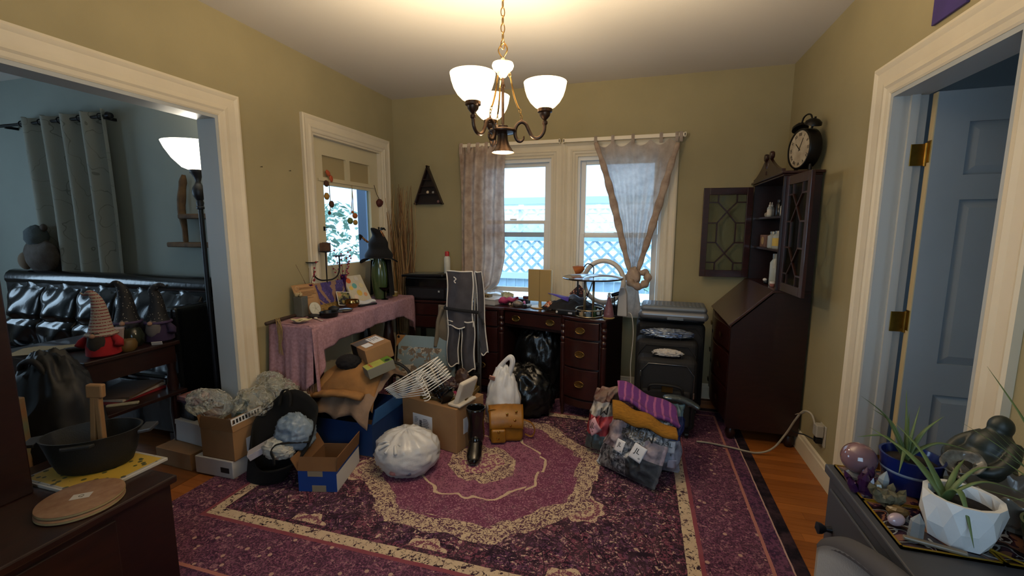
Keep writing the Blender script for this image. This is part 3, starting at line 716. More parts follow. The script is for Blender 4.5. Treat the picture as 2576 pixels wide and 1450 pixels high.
# ---- slant-front secretary with hutch
t = thing('secretary_cabinet', 'tall dark slant-front secretary cabinet with open glazed doors beside the right wall', 'cabinet', (.8, 3.39, 0.0)); K = dict(parent=t, world=True)
SY0, SY1, BXK = 3.02, 3.755, 1.0
side = [(BXK, .09), (.60, .09), (.575, .12), (.575, .775), (.80, 1.0), (BXK, 1.0)]
for ya, yb in ((SY0, SY0+.02), (SY1-.02, SY1)): MB().prism([(x, z) for x, z in side], ya, yb, 'y').build('side_panel', mahogd, **K)
b = MB(); b.box(.62, BXK, SY0+.02, SY1-.02, .1, .78); b.box(.8, BXK, SY0+.02, SY1-.02, .78, .99); b.build('carcass', mahogd, **K)
MB().box(.795, BXK, SY0-.004, SY1+.004, .995, 1.012).build('desk_shelf', mahog, bevel=.003, **K)
b = MB(); L_ = math.hypot(.225, .225); b.at(T(.575, 0, .777) @ roty(-math.pi/4)); b.box(-.012, L_, SY0+.0, SY1-.0, -.012, .012); b.build('slant_lid', mat('polished lid', '3a2420', .28, coat=.5, var=.25, vs=5, stretch=(1, 5, 1)), bevel=.003, **K)
for i, (a, c) in enumerate(((.60, .755), (.36, .575), (.13, .335))):
    b = MB(); n = 16; o = []
    for j in range(n+1):
        y_ = SY0+.025+(SY1-SY0-.05)*j/n; o.append((.578-.022-.018*math.cos((y_-3.39)/.36*math.pi*1.0), y_))
    o += [(.62, SY1-.025), (.62, SY0+.025)]
    b.prism(o, a, c, 'z'); dd = b.build('drawer', mahog, bevel=.003, **K)
    for y_ in (3.2, 3.58):
        b = MB().at(T(.545, y_, (a+c)/2) @ roty(-math.pi/2)); b.lathe([(0, .0), (.02, .001), (.022, .004), (0, .006)], 16, .8, 1.5); b.build('drawer_pull', pull, parent=dd, world=True)
for ya in (SY0+.04, SY1-.04):
    for xa in (.62, .96): MB().at(T(xa, ya, .009 if xa < .7 else 0)).lathe([(.018, 0), (.03, .02), (.034, .05), (.024, .075), (.03, .092)], 14).build('foot', mahogd, smooth=40, **K)
HX = .805
b = MB(); b.box(HX, BXK, SY0, SY0+.018, 1.012, 1.70); b.box(HX, BXK, SY1-.018, SY1, 1.012, 1.70); b.box(BXK-.012, BXK, SY0+.018, SY1-.018, 1.012, 1.70); b.build('hutch_case', mahogd, **K)
for z_ in (1.245, 1.455): MB().box(HX+.012, BXK-.012, SY0+.018, SY1-.018, z_, z_+.013).build('shelf', mahog, **K)
b = MB(); b.box(HX-.008, BXK, SY0-.008, SY1+.008, 1.70, 1.712); b.box(HX-.02, BXK+.008, SY0-.02, SY1+.02, 1.712, 1.728); b.build('cornice', mahog, bevel=.004, **K)
pd = []
for i in range(25):
    u = i/24; q = abs(u-.5)*2
    pd.append((3.39+(u-.5)*.70, 1.728+.018+.135*max(0, 1-q)**1.6*(1 if q > .16 else .35)))
pd = [(3.04, 1.728)]+pd+[(3.74, 1.728)]
MB().prism(pd, HX-.012, HX+.008, 'x').build('pediment', mahog, bevel=.002, **K)
for s_ in (-1, 1): MB().at(T(HX-.002, 3.39+s_*.065, 1.865) @ roty(math.pi/2)).lathe([(.022, -.012), (.026, -.006), (.026, .006), (.022, .012)], 16).build('scroll', mahog, **K)
MB().at(T(HX-.002, 3.39, 1.745)).lathe([(.016, 0), (.016, .02), (.008, .03), (.016, .05), (.012, .08), (.003, .1)], 14).build('finial', mahog, smooth=40, **K)
hglass = film('cabinet glass', 'f2f6f4', .95, .03)
def gdoor(M, name='glazed_door'):
    w, h = .345, .675; fr = .042
    b = MB().at(M); b.box(0, fr, 0, .018, 0, h); b.box(w-fr, w, 0, .018, 0, h); b.box(fr, w-fr, 0, .018, 0, fr+.01); b.box(fr, w-fr, 0, .018, h-fr-.01, h)
    d_ = b.build(name, mahog, bevel=.002, **K)
    MB().at(M).box(fr-.004, w-fr+.004, .006, .009, fr, h-fr).build('pane', hglass, parent=d_, world=True)
    a0, a1, c0, c1 = fr, w-fr, fr+.01, h-fr-.01; p = (a1-a0)*.25; hh = c1-c0; xm = (a0+a1)/2
    k1, k2, k3, k4, k5, k6 = c0+hh*.10, c0+hh*.225, c0+hh*.37, c0+hh*.63, c0+hh*.775, c0+hh*.90
    segs = [((a0+p, c0), (a0+p, k1)), ((a0, k1), (a0+p, k1)), ((a1-p, c0), (a1-p, k1)), ((a1-p, k1), (a1, k1)),
            ((a0+p, k1), (xm, k2)), ((a1-p, k1), (xm, k2)), ((xm, k2), (a0+p, k3)), ((xm, k2), (a1-p, k3)), ((a0, k3), (a0+p, k3)), ((a1-p, k3), (a1, k3)),
            ((a0+p, k3), (a0+p, k4)), ((a1-p, k3), (a1-p, k4)), ((a0, k4), (a0+p, k4)), ((a1-p, k4), (a1, k4)), ((a0+p, k4), (xm, k5)), ((a1-p, k4), (xm, k5)),
            ((xm, k5), (a0+p, k6)), ((xm, k5), (a1-p, k6)), ((a0, k6), (a0+p, k6)), ((a1-p, k6), (a1, k6)), ((a0+p, k6), (a0+p, c1)), ((a1-p, k6), (a1-p, c1))]
    for q, r in segs:
        dx, dz = r[0]-q[0], r[1]-q[1]; l = math.hypot(dx, dz); an = math.atan2(dz, dx)
        MB().at(M @ T(q[0], .0, q[1]) @ roty(-an)).box(-.003, l+.003, .001, .014, -.0045, .0045).build('muntin', mahog, parent=d_, world=True)
    return d_
gdoor(T(HX-.012, SY1-.05, 1.018) @ rotz(math.radians(180+3)) @ T(0, -.018, 0))
gdoor(T(HX+.012, SY0-.005, 1.018) @ rotz(math.radians(-87)))
# ---- console table with pink cloth
TX0, TX1, TY0, TY1, TZ = -2.235, -1.925, 2.19, 3.45, .79
t = thing('console_table', 'narrow dark console table hidden under the mauve cloth', 'table', ((TX0+TX1)/2, (TY0+TY1)/2, .0)); K = dict(parent=t, world=True)
MB().box(TX0, TX1, TY0, TY1, TZ-.025, TZ).build('table_top', mahogd, **K)
b = MB(); b.box(TX0+.02, TX1-.02, TY0+.02, TY1-.02, TZ-.09, TZ-.026); b.build('apron', mahogd, **K)
for x in (TX0+.04, TX1-.05):
    for y in (TY0+.08, TY1-.32):
        MB().at(T(x, y, .009)).lathe([(.02, 0), (.03, .03), (.022, .08), (.03, .2), (.048, .36), (.05, .45), (.036, .54), (.026, .6), (.034, .64), (.034, TZ-.1)], 18).build('leg', mahogd, smooth=40, **K)
mauve = cloth('mauve woven throw', 'b48e96', .1, col2='946f78', vs=60, var=.25, bump=.5, bs=400)
t2 = thing('mauve_throw', 'mauve woven throw with fringe draped over the console table', 'tablecloth', ((TX0+TX1)/2, (TY0+TY1)/2, TZ)); K = dict(parent=t2, world=True)
def hem(y):   # front hem height along y
    pts = [(2.19, .60), (2.30, .62), (2.45, .64), (2.75, .65), (3.0, .655), (3.28, .64), (3.40, .57), (3.46, .50)]
    for (a, za), (c, zc) in zip(pts[:-1], pts[1:]):
        if a <= y <= c: return za+(zc-za)*(y-a)/(c-a)
    return pts[0][1] if y < 2.19 else pts[-1][1]
def cl(u, v):     # u along y, v from back edge over the top and down the front
    y = TY0-.012+u*(TY1-TY0+.02)
    top = TX1-TX0+.012
    s = v*1.0
    if s < .5: x = TX0-.0+top*s/.5; z = TZ+.004+.0015*math.sin(y*30+x*40)
    else:
        q = (s-.5)/.5; z = TZ+.002-(TZ-hem(y))*q; x = TX1+.014+.012*q*math.sin(y*17)+.006*math.sin(y*43)*q+.02*q*(1-q)
    return (x, y, z)
MB().grid(cl, 90, 30).build('cloth_top', mauve, smooth=60, solid=.004, **K)
def ce(u, v):     # end drop at the near end
    x = TX0+.01+u*(TX1-TX0+.02); bot = .38+.10*max(0, (u-.8))/.2*.6
    z = TZ+.002-(TZ-bot)*v; y = TY0-.014-.025*v-.014*v*math.sin(u*15+.6)-.006*math.sin(u*37)*v
    return (x, y, z)
MB().grid(ce, 40, 26).build('end_drop', mauve, smooth=60, solid=.004, **K)
def cr(u, v):     # corner fold hanging lower
    a = u*1.4; x = TX1+.004+.03*math.sin(a)+.015*v*math.sin(u*9); y = TY0+.09-u*.12; bot = .40+.16*u if u < .6 else .43
    return (x+.012*v, y, TZ-.01-(TZ-.36-.2*(1-u))*v)
MB().grid(cr, 14, 20).build('corner_fold', mauve, smooth=60, solid=.004, **K)
b = MB()
for i in range(46):
    u = i/45; p = ce(u, 1); b.tube([p, (p[0]+random.uniform(-.006, .006), p[1]-.004, p[2]-.03), (p[0]+random.uniform(-.01, .01), p[1]-.004, p[2]-.06)], .0016, 4)
for i in range(10):
    y = 3.36+i*.009; p = cl((y-TY0+.012)/(TY1-TY0+.02), 1); b.tube([p, (p[0]+.002, p[1]+random.uniform(-.006, .006), p[2]-.05)], .0016, 4)
b.build('fringe', mat('mauve fringe', '6d5052', .9), kind='stuff', **K)
# ---- printer stand
t = thing('printer_stand', 'dark red side table carrying the printer in the corner', 'table', (-1.72, 3.55, 0)); K = dict(parent=t, world=True)
px0, px1, py0, py1 = -2.0, -1.40, 3.465, 3.745
MB().box(px0, px1, py0, py1, .735, .755).build('table_top', mahog, bevel=.004, **K)
MB().box(px0+.02, px1-.02, py0+.02, py1-.01, .50, .735).build('case', mahogd, **K)
for z_ in (.51, .625): MB().box(px0+.035, px1-.035, py0+.008, py0+.022, z_, z_+.1).build('drawer', mahog, bevel=.003, **K)
for x in (px0+.04, px1-.04, -1.62):
    for y in (py0+.03, py1-.04): MB().box(x-.018, x+.018, y-.018, y+.018, .009 if y < 3.6 else 0, .5).build('leg', mahogd, **K)
# ---- folding camp chair, folded and standing
t = thing('folding_camp_chair', 'folded grey camp chair with white piping strapped upright beside the desk', 'chair', (-1.255, 3.02, .009)); K = dict(parent=t, world=True)
gfab = mat('grey canvas', '3d3b40', .85, var=.25, vs=14, bump=.3, bs=250); pip = mat('white piping', 'c9c4bc', .7); tubeg = mat('grey steel tube', '6d6d6c', .4, .6); blk = mat('black webbing', '0d0d10', .7)
def fold(name, x0, x1, z0, z1, y, arch=0, tilt=0, amp=.012):
    def f(u, v):
        x = x0+(x1-x0)*u; zz = z1-(z1-z0)*v
        return (x+tilt*(v)*.05+.006*math.sin(v*7), y+amp*math.sin(u*math.pi*2.2+v*2)-.025*math.sin(u*math.pi), zz+.01*math.sin(u*9)*v)
    ob = MB().grid(f, 18, 30).build(name, gfab, smooth=True, solid=.008, **K)
    per = [f(0, j/20) for j in range(21)]+[f(i/10, 1) for i in range(1, 11)]+[f(1, 1-j/20) for j in range(1, 21)]+[f(1-i/10, 0) for i in range(1, 10)]
    b = MB(); b.tube([(p[0], p[1]-.004, p[2]) for p in per], .0055, 6, closed=True); b.build('piping', pip, parent=ob, world=True, smooth=True)
cy_ = 3.0
fold('back_panel', -1.372, -1.17, .66, 1.075, cy_-.02)
fold('seat_fold', -1.375, -1.285, .36, .70, cy_-.01, tilt=-.2)
fold('seat_fold', -1.265, -1.165, .33, .70, cy_-.015, tilt=.1)
fold('side_fold', -1.165, -1.115, .46, 1.07, cy_+.02, tilt=.9)
b = MB(); b.tube([(-1.385, cy_-.05, .80), (-1.29, cy_-.065, .793), (-1.17, cy_-.06, .785), (-1.11, cy_-.01, .77), (-1.10, cy_+.06, .77), (-1.25, cy_+.09, .78), (-1.385, cy_+.05, .80), (-1.395, cy_, .80)], .014, 6, closed=True, flat=.3, upv=(0, -1, 0)); b.tube([(-1.12, cy_-.03, .775), (-1.09, cy_-.04, .73), (-1.075, cy_-.04, .69)], .012, 6, flat=.3); b.build('strap', blk, **K)
for i, (x, dx) in enumerate(((-1.35, .02), (-1.31, -.015), (-1.265, .01), (-1.225, -.01), (-1.185, .015), (-1.15, -.01), (-1.135, .02))):
    y_ = cy_+.03+.02*(i % 2); b = MB(); b.tube([(x, y_, .015), (x+dx*.4, y_, .5), (x+dx, y_+.01, 1.05)], .009, 8); b.build('leg_tube', tubeg, smooth=True, **K)
    MB().at(T(x, y_, 0)).lathe([(.013, 0), (.013, .03), (.009, .034)], 10).build('foot_cap', blk, **K)
for z_ in (.27, .345): MB().box(-1.36, -1.13, cy_+.018, cy_+.062, z_, z_+.025).build('leg_bracket', blk, bevel=.005, **K)
b = MB(); b.tube(spline([(-1.30, cy_-.055, 1.035), (-1.28, cy_-.06, 1.02), (-1.295, cy_-.06, 1.005), (-1.285, cy_-.058, .99)], 4), .004, 6); b.build('cord_toggle', pip, **K)
# ---- living room: sofa, curtain, floor lamp, low table
leather = mat('black leather', '0c0f14', .22, var=.3, vs=10, bump=.35, bs=26, coat=.3)
t = thing('leather_sofa', 'black tufted leather sofa against the living room wall', 'sofa', (-3.75, 2.2, 0)); K = dict(parent=t, world=True)
sx0, sx1 = -4.9, -2.78
MB().box(sx0, sx1, 1.98, 2.42, .06, .40).build('base', leather, bevel=.03, **K)
for i in range(5):
    a = sx0+.06+i*(sx1-sx0-.12)/5; c = a+(sx1-sx0-.12)/5
    def bk(u, v, a=a, c=c):
        x = a+(c-a)*u; z = .46+.52*v
        puff = (math.sin(u*math.pi)**.5)*(.075*math.sin(min(1, v*1.15)*math.pi)**.6+.012*math.sin(u*math.pi*4)*math.sin(v*math.pi*3))
        crease = -.035*math.exp(-((v-.42)/.035)**2)
        return (x, 2.16-puff-crease*1.0+.10*v+.012*math.sin(u*9)*math.sin(v*14), z+.02*math.sin(u*math.pi)*v)
    MB().grid(bk, 18, 26).build('back_cushion', leather, smooth=True, solid=.02, **K)
    MB().box(a+.005, c-.005, 1.97, 2.15, .40, .47).build('seat_cushion', leather, bevel=.03, bseg=3, **K)
b = MB(); b.tube([(sx0, 2.3, .985), (sx1, 2.3, .985)], .07, 14); b.box(sx0, sx1, 2.24, 2.42, .38, .99); b.build('back_frame', leather, smooth=40, **K)
MB().box(sx1-.06, sx1+.04, 1.97, 2.42, .05, .90).build('arm', leather, bevel=.025, bseg=3, **K)
for x in (sx0+.1, sx1-.1):
    for y in (2.02, 2.38): MB().box(x-.03, x+.03, y-.03, y+.03, 0, .06).build('foot', mahogd, **K)
t = thing('grommet_curtain', 'pale grommet curtain with branch print on the living room wall', 'curtain', (-4.3, 2.38, .95)); K = dict(parent=t, world=True)
def brf(vec):
    v, x, y, z = xpos(); a = (x*26+z*9+(xnoise(v, 2.5, 3)-.5)*22).sin(); return xcol(a.abs().lt(.07), '9b9a8e', '7d7c72')
cmat = cloth('branch print curtain', 'a3a296', .2, fn=brf)
def lc(u, v):
    x = -4.74+.98*u-.0*v; z = 2.235-1.40*v; return (x+.02*math.sin(v*3), 2.37+.042*math.sin(u*math.pi*2*4.5+.8)*(1-.1*v), z+.012*math.sin(u*math.pi*9))
MB().grid(lc, 110, 20).build('panel', cmat, smooth=True, **K)
MB().at(T(-4.95, 2.37, 2.19) @ roty(math.pi/2)).lathe([(.012, 0), (.012, 1.2), (.02, 1.21), (.028, 1.225), (.02, 1.245), (0, 1.25)], 14).build('curtain_rod', mat('dark steel', '2c2d30', .35, .9), smooth=40, **K)
for i in range(9): 
    u = (i+.5)/9; p = lc(u, .03); b = MB().at(T(p[0], 2.37, 2.19) @ roty(math.pi/2)); b.tube([(.022*math.cos(a), .022*math.sin(a), 0) for a in [j*math.pi/8 for j in range(16)]], .004, 6, closed=True); b.build('grommet', MATS['dark steel'], smooth=True, **K)
for x in (-4.9, -3.78): MB().box(x-.008, x+.008, 2.37, 2.45, 2.17, 2.19).build('rod_bracket', MATS['dark steel'], **K)
lx, ly = -2.605, 2.10
t = thing('torchiere_lamp', 'lit torchiere floor lamp with white bowl shade on a black turned pole', 'lamp', (lx, ly, 0)); K = dict(parent=t)
lblk = mat('black lamp enamel', '14151a', .4)
MB().lathe([(.125, 0), (.125, .012), (.11, .022), (.04, .035), (.02, .05), (.014, .06)], 28).build('base', lblk, smooth=40, **K)
MB().lathe([(.014, .05), (.014, 1.50), (.022, 1.505), (.022, 1.515), (.017, 1.52), (.021, 1.54), (.017, 1.555), (.02, 1.56), (.032, 1.58), (.037, 1.605), (.032, 1.63), (.02, 1.65), (.014, 1.665), (.02, 1.69), (.034, 1.715), (.042, 1.73), (.042, 1.738)], 20).build('pole', mat('black turned pole', '1c1d22', .45), smooth=40, **K)
lampg = mat('lit lamp bowl', 'fff4e0', .5, emit='fff4dc', es=4)
MB().lathe([(.04, 1.735), (.075, 1.75), (.12, 1.80), (.152, 1.855), (.168, 1.895), (.163, 1.895), (.145, 1.85), (.11, 1.80), (.06, 1.755), (.0, 1.745)], 36).build('shade', lampg, smooth=True, **K)
b = MB(); b.tube([(-.01, 0, 1.72), (-.06, 0, 1.722)], .003, 6); b.build('switch', lblk, **K)
l = bpy.data.lights.new('lamp_bulb', 'POINT'); l.energy = 3.2; l.color = (1, .97, .88); l.shadow_soft_size = .04
o = bpy.data.objects.new('lamp_bulb', l); COL.objects.link(o); o.parent = t; o.location = (0, 0, 1.86)
t = thing('low_wood_table', 'dark two-tier wooden table in front of the sofa', 'table', (-2.95, 1.70, 0)); K = dict(parent=t, world=True)
ex0, ex1, ey0, ey1, ez = -3.35, -2.64, 1.44, 1.92, .72
MB().box(ex0, ex1, ey0, ey1, ez-.025, ez).build('table_top', mahogd, bevel=.006, **K)
MB().box(ex0+.02, ex1-.02, ey0+.02, ey1-.02, ez-.13, ez-.025).build('apron', mahogd, **K)
MB().box(ex0+.02, ex1+.02, ey0+.02, ey1-.0, .40, .42).build('lower_shelf', mahogd, bevel=.003, **K)
for x in (ex0+.04, ex1-.04):
    for y in (ey0+.04, ey1-.04): MB().at(T(x, y, 0)).lathe([(.016, 0), (.024, .05), (.018, .1), (.028, .3), (.02, .39), (.03, .45), (.02, .55), (.028, ez-.13)], 12).build('leg', mahogd, smooth=40, **K)
# ================================================================ THINGS ON THE CONSOLE TABLE
CZ = .7985
def onc(px, py, x): p = atz(px, py, CZ); k = x/p.x; return Vector((x, p.y*k, CZ))
darkwood = mat('dark stick', '33241a', .7, var=.4, vs=20); twine = mat('pale twine', '8d7650', .9)
t = thing('wooden_staff', 'dark wooden staff with twine lying at the near end of the console', 'stick', (-2.2, 2.3, CZ)); K = dict(parent=t, world=True)
b = MB(); b.tube([(-2.17, 2.10, CZ+.011), (-2.19, 2.25, CZ+.0115), (-2.205, 2.52, CZ+.011)], [.012, .011, .009], 8); b.build('staff', darkwood, smooth=True, **K)
b = MB()
for i in range(14):
    a = random.uniform(-.02, .02); b.tube(spline([(-2.19, 2.20+a, CZ+.018), (-2.165, 2.185+a*.8, CZ+.024), (-2.135+random.uniform(-.02, .02), 2.165, CZ-.03), (-2.13+random.uniform(-.02, .02), 2.16, CZ-.10-.1*random.random())], 4), .0017, 4)
b.build('twine', twine, **K)
p = Vector((-2.175, 2.40, CZ)); t = thing('grey_tin', 'grey square tin with dried flowers behind the brown envelope', 'tin', p, .1); K = dict(parent=t)
MB().box(-.032, .032, -.032, .032, 0, .135).build('tin_body', mat('grey tin', '5c5c55', .5, .3, var=.2), bevel=.004, **K)
b = MB()
for i in range(7): b.ball((random.uniform(-.028, .028), random.uniform(-.028, .028), .142+random.uniform(0, .012)), .012, 8, 6, lambda q: q*(1+.3*nz(q, 3, i)))
b.build('dried_flowers', mat('dried cream petals', 'a8946f', .9), **K)
# leaning flat pieces: width along w, height along lean direction
def leaning(name, label, cat, pl, pr, lean, h, th, m, extra=None):
    pl, pr = Vector(pl), Vector(pr); wv = pr-pl; w = wv.length; ang = math.atan2(wv.y, wv.x)
    t = thing(name, label, cat, (pl+pr)/2, ang); M = rotx(-lean)
    ob = MB().at(M).box(-w/2, w/2, -th/2, th/2, .0, h)
    return t, M, w, ob
pap = mat('brown kraft paper', 'a07a52', .85, var=.12, vs=5)
def envf(u, v): return (-.088+.176*u+.012*(1-v)*0-.0*v, -.004*math.sin(u*6)*v-.012*math.sin(v*3.1), .215*v)
t, M, w, b = leaning('kraft_envelope', 'brown kraft envelope leaning at the near end of the console', 'envelope', (-2.165, 2.37, CZ+.002), (-2.13, 2.54, CZ+.002), math.radians(18), .215, .003, pap)
MB().at(M).grid(envf, 8, 14).build('sheet', pap, parent=t, smooth=True, solid=.002)
txtm = mat('brown print', '6b4b2e', .8)
for i, (z_, l_) in enumerate(((.19, .10), (.183, .12), (.16, .13), (.15, .12), (.14, .13), (.13, .09), (.115, .1))): MB().at(M).box(-.055, -.055+l_, -.0165, -.0155, z_-.0012, z_+.0012).build('printed_line', txtm, parent=t)
b = MB().at(M @ T(-.062, -.0165, .188) @ rotx(math.pi/2)); b.tube([(.014*math.cos(a), .014*math.sin(a), 0) for a in [i*math.pi/10 for i in range(20)]], .0014, 4, closed=True); b.build('printed_seal', mat('pale print', 'b79a74', .8), parent=t)
p = Vector((-2.10, 2.46, CZ)); t = thing('sand_dollar', 'round white sand dollar leaning on the kraft envelope', 'shell', p, math.radians(78)); shellm = mat('sand dollar white', 'b9b5a3', .8, var=.1, vs=20, bump=.3, bs=80)
MB().at(rotx(-math.radians(20)) @ T(0, 0, .047) @ rotx(math.pi/2)).lathe([(0, .006), (.025, .0055), (.042, .003), (.047, 0), (.042, -.002), (0, -.003)], 28, .95, 1).build('disc', shellm, parent=t, smooth=True)
b = MB().at(rotx(-math.radians(20)) @ T(0, 0, .047) @ rotx(math.pi/2))
for i in range(5):
    a = i*2*math.pi/5+.3; b.tube(spline([(0, 0, .0064), (.014*math.cos(a-.25), .014*math.sin(a-.25), .0062), (.026*math.cos(a), .026*math.sin(a), .0056), (.014*math.cos(a+.25), .014*math.sin(a+.25), .0062), (0, 0, .0064)], 3), .0006, 4)
b.build('petal_marks', mat('shell grey line', '8f8a78', .9), parent=t)
def treef(vec):
    v, x, y, z = xpos(); n = xnoise(v, 14, 4, .6, 1.5); r = ((x/(z+.03))*9+(n-.5)*5).sin()
    c = xcol((n-.3)*1.8, '2f2450', '5b4b8a'); c = xcol((r.gt(.55))*(z.gt(.03)), c, '8a6a55'); c = xcol(z.lt(.045+.0), c, xcol(n.gt(.5), '6a5426', '8a6d33')); return xcol(xvoro(v, 60).lt(.12), c, 'a9a3c9')
t, M, w, b = leaning('tree_canvas', 'small purple canvas painted with a gold tree on the console', 'painting', (-2.165, 2.56, CZ+.002), (-2.15, 2.86, CZ+.002), math.radians(14), .20, .016, None)
b.build('canvas', mat('tree painting', '4a3c70', .8, fn=treef), parent=t, bevel=.002)
t, M, w, b = leaning('picture_card', 'white-edged card with an autumn picture leaning on the purple canvas', 'card', (-2.10, 2.70, CZ+.001), (-2.085, 2.83, CZ+.001), math.radians(24), .115, .003, None)
b.M = M @ T(0, 0, .012) @ roty(.22); 
cb = MB().at(M @ T(0, 0, .014) @ roty(.2)).box(-w/2, w/2, -.0015, .0015, 0, .11).build('card', mat('white card', 'c9c2b6', .7), parent=t)
def autf(vec):
    v, x, y, z = xpos(); n = xnoise(v, 22, 4, .6); return xcol(n.gt(.52), xcol(n.gt(.44), '1d1a20', '6d6a3c'), xcol(n.gt(.6), 'a08454', 'b5735a'))
MB().at(M @ T(0, 0, .014) @ roty(.2)).box(-w/2+.005, w/2-.005, -.0025, -.0014, .005, .105).build('picture', mat('autumn print', '8a7a4a', .7, fn=autf), parent=t)
t, M, w, b = leaning('dotted_gift_bag', 'cream gift bag with orange teal and yellow dots leaning on the console', 'bag', (-2.125, 2.90, CZ+.002), (-2.095, 3.09, CZ+.002), math.radians(30), .235, .018, None)
b.build('bag_body', mat('cream paper bag', 'bfb49a', .8, var=.08), parent=t, bevel=.004)
for (x, z, r, c) in ((-.058, .195, .024, 'c05a25'), (-.02, .145, .023, '5f9a92'), (.0, .08, .026, 'c7a347'), (-.062, .13, .018, 'cfae58'), (.03, .205, .02, 'c2b9ab'), (.05, .14, .022, 'c9b98d'), (.055, .06, .018, 'c88f62'), (-.05, .05, .02, 'd0b8a0')):
    MB().at(M @ T(x, -.0097, z) @ rotx(math.pi/2)).lathe([(0, .0006), (r, .0006), (r, -.0003)], 20).build('dot', mat('dot '+c, c, .8), parent=t)
p = onc(915, 752, -2.035); t = thing('white_cloth_roll', 'folded white cloth with black edging in front of the dotted gift bag', 'cloth', p, math.radians(70)); K = dict(parent=t)
def wcl(u, v):
    a = v*2*math.pi; return (-.09+.18*u, .035*math.cos(a)*(1+.2*math.sin(u*5)), .018+.018*math.sin(a)*(1+.25*math.sin(u*4+1))+.006*math.sin(u*9))
MB().grid(wcl, 24, 16, cv=True).build('roll', mat('white cotton', 'b9b7b4', .9, bump=.3, bs=80), smooth=True, **K)
MB().box(-.07, .085, -.052, -.03, 0, .012).build('black_edge', mat('black cotton', '16161a', .9), bevel=.004, **K)
# candelabra
iron = mat('black iron', '1d1a18', .55, .6, var=.3, vs=40)
p = Vector((-2.2, 2.70, CZ)); t = thing('iron_candelabra', 'black iron candelabra with three pans behind the purple canvas', 'candelabra', p, math.radians(68)); K = dict(parent=t)
MB().lathe([(.034, 0), (.034, .004), (.01, .012), (.005, .03), (.0045, .415)], 20).build('stem', iron, smooth=40, **K)
b = MB(); b.tube(spline([(-.105, 0, .345), (-.105, 0, .30), (-.09, 0, .245), (-.05, 0, .215), (0, 0, .21), (.05, 0, .215), (.09, 0, .245), (.105, 0, .31), (.105, 0, .38)], 5), .0055, 8); b.build('arms', iron, smooth=True, **K)
for x, z in ((-.105, .345), (.105, .38), (0, .415)): MB().at(T(x, 0, z)).lathe([(.006, -.004), (.035, 0), (.046, .006), (.044, .007), (.03, .003), (0, .003)], 24).build('candle_pan', iron, smooth=40, **K)
t = thing('wooden_candle_block', 'small square wooden candle block on the top pan of the candelabra', 'candle holder', p+Vector((0, 0, .4225)), .5); K = dict(parent=t)
MB().box(-.033, .033, -.033, .033, 0, .06).build('block', mat('carved wood', '4a3322', .8, var=.4, vs=30), bevel=.004, **K); MB().at(T(0, 0, .06)).lathe([(.02, 0), (.02, .003), (0, .003)], 16).build('candle', mat('dark wax', '33201a', .5), **K)
purp = mat('purple glass', '5a2a8a', .08, trans=.75, spec=.6); red = mat('red berries', '8a1526', .35); stemr = mat('berry stem', '4a2a20', .8)
def vase(name, label, p, h, r, berries, sticks):
    t = thing(name, label, 'vase', p); K = dict(parent=t)
    MB().lathe([(r*.7, 0), (r*.7, .006), (r*.45, .02), (r*.5, h*.3), (r*.8, h*.8), (r, h), (r*.92, h), (r*.72, h*.8), (r*.42, h*.3), (0, h*.12)], 20).build('glass', purp, smooth=40, **K)
    rnd = random.Random(h*1000); b = MB(); bb = MB()
    for i in range(sticks):
        a = rnd.uniform(0, 6.28); q = rnd.uniform(.04, .13); z = h+rnd.uniform(.04, .2); tip = (q*math.cos(a), q*math.sin(a), z)
        b.tube([(0, 0, h*.3), (tip[0]*.35, tip[1]*.35, h+.02), tip], .0012, 4)
        if i < berries:
            for k in range(5): f = .45+.55*k/4; bb.ball((tip[0]*f+rnd.uniform(-.008, .008), tip[1]*f, h*.3+(tip[2]-h*.3)*f), .007, 8, 6)
    b.build('stems', stemr, **K)
    if bb.v: bb.build('berries', red, smooth=True, **K)
vase('purple_bud_vase', 'purple glass vase with dried sprigs behind the kraft envelope', (-2.212, 2.53, CZ), .20, .022, 2, 6)
vase('purple_berry_vase', 'purple glass vase with red berry stems before the door glass', (-2.212, 2.90, CZ), .23, .024, 7, 12)
# oyster shell, spoon, stones and bowls
p = onc(755, 788, -2.03); t = thing('oyster_shell', 'cream oyster shell holding herbs at the near end of the console', 'shell', p, .4)
def oy(u, v): a = u*2*math.pi; r = v*(.05+.008*math.sin(a*3)+.005*math.sin(a*7)); return (r*1.15*math.cos(a), r*.8*math.sin(a), .004+.016*v*v+.004*math.sin(a*5)*v)
MB().grid(oy, 32, 8, cu=True).build('shell', mat('oyster cream', 'b7aa88', .5, var=.2, vs=20), parent=t, smooth=True, solid=.004); MB().ball((.005, 0, .014), (.018, .012, .005), 10, 6, lambda q: q*(1+.3*nz(q, 2))).build('herbs', mat('dried herbs', '77744a', .9), parent=t)
p = onc(800, 789, -1.985); t = thing('white_spoon', 'small white scoop beside the oyster shell', 'spoon', p, 1.1); MB().box(-.004, .004, -.06, .03, .001, .005).build('handle', mat('white ceramic', 'c2bcae', .3), parent=t, bevel=.002); MB().at(T(0, .04, .006)).ball((0, 0, 0), (.012, .018, .005), 12, 6).build('scoop', MATS['white ceramic'], parent=t, smooth=True)
stone = mat('black slate', '1e1e20', .55, var=.3, vs=20, bump=.3)
for (px_, py_, r, lb, h, xx) in ((790, 788, .045, 'flat dark slate stone beside the black dish', .012, -2.06), (838, 752, .04, 'rounded dark stone below the picture card', .022, -2.07)):
    p = onc(px_, py_, xx); t = MB().at(T(p)).ball((0, 0, h), (r, r*.75, h), 16, 10, lambda q: q*(1+.12*nz(q, 1.5, r*99))).build('slate_stone', stone, smooth=True); tag(t, lb, 'stone')
p = onc(828, 792, -1.985); t = thing('black_handled_dish', 'round black dish with a lip handle on the console front', 'dish', p, .9)
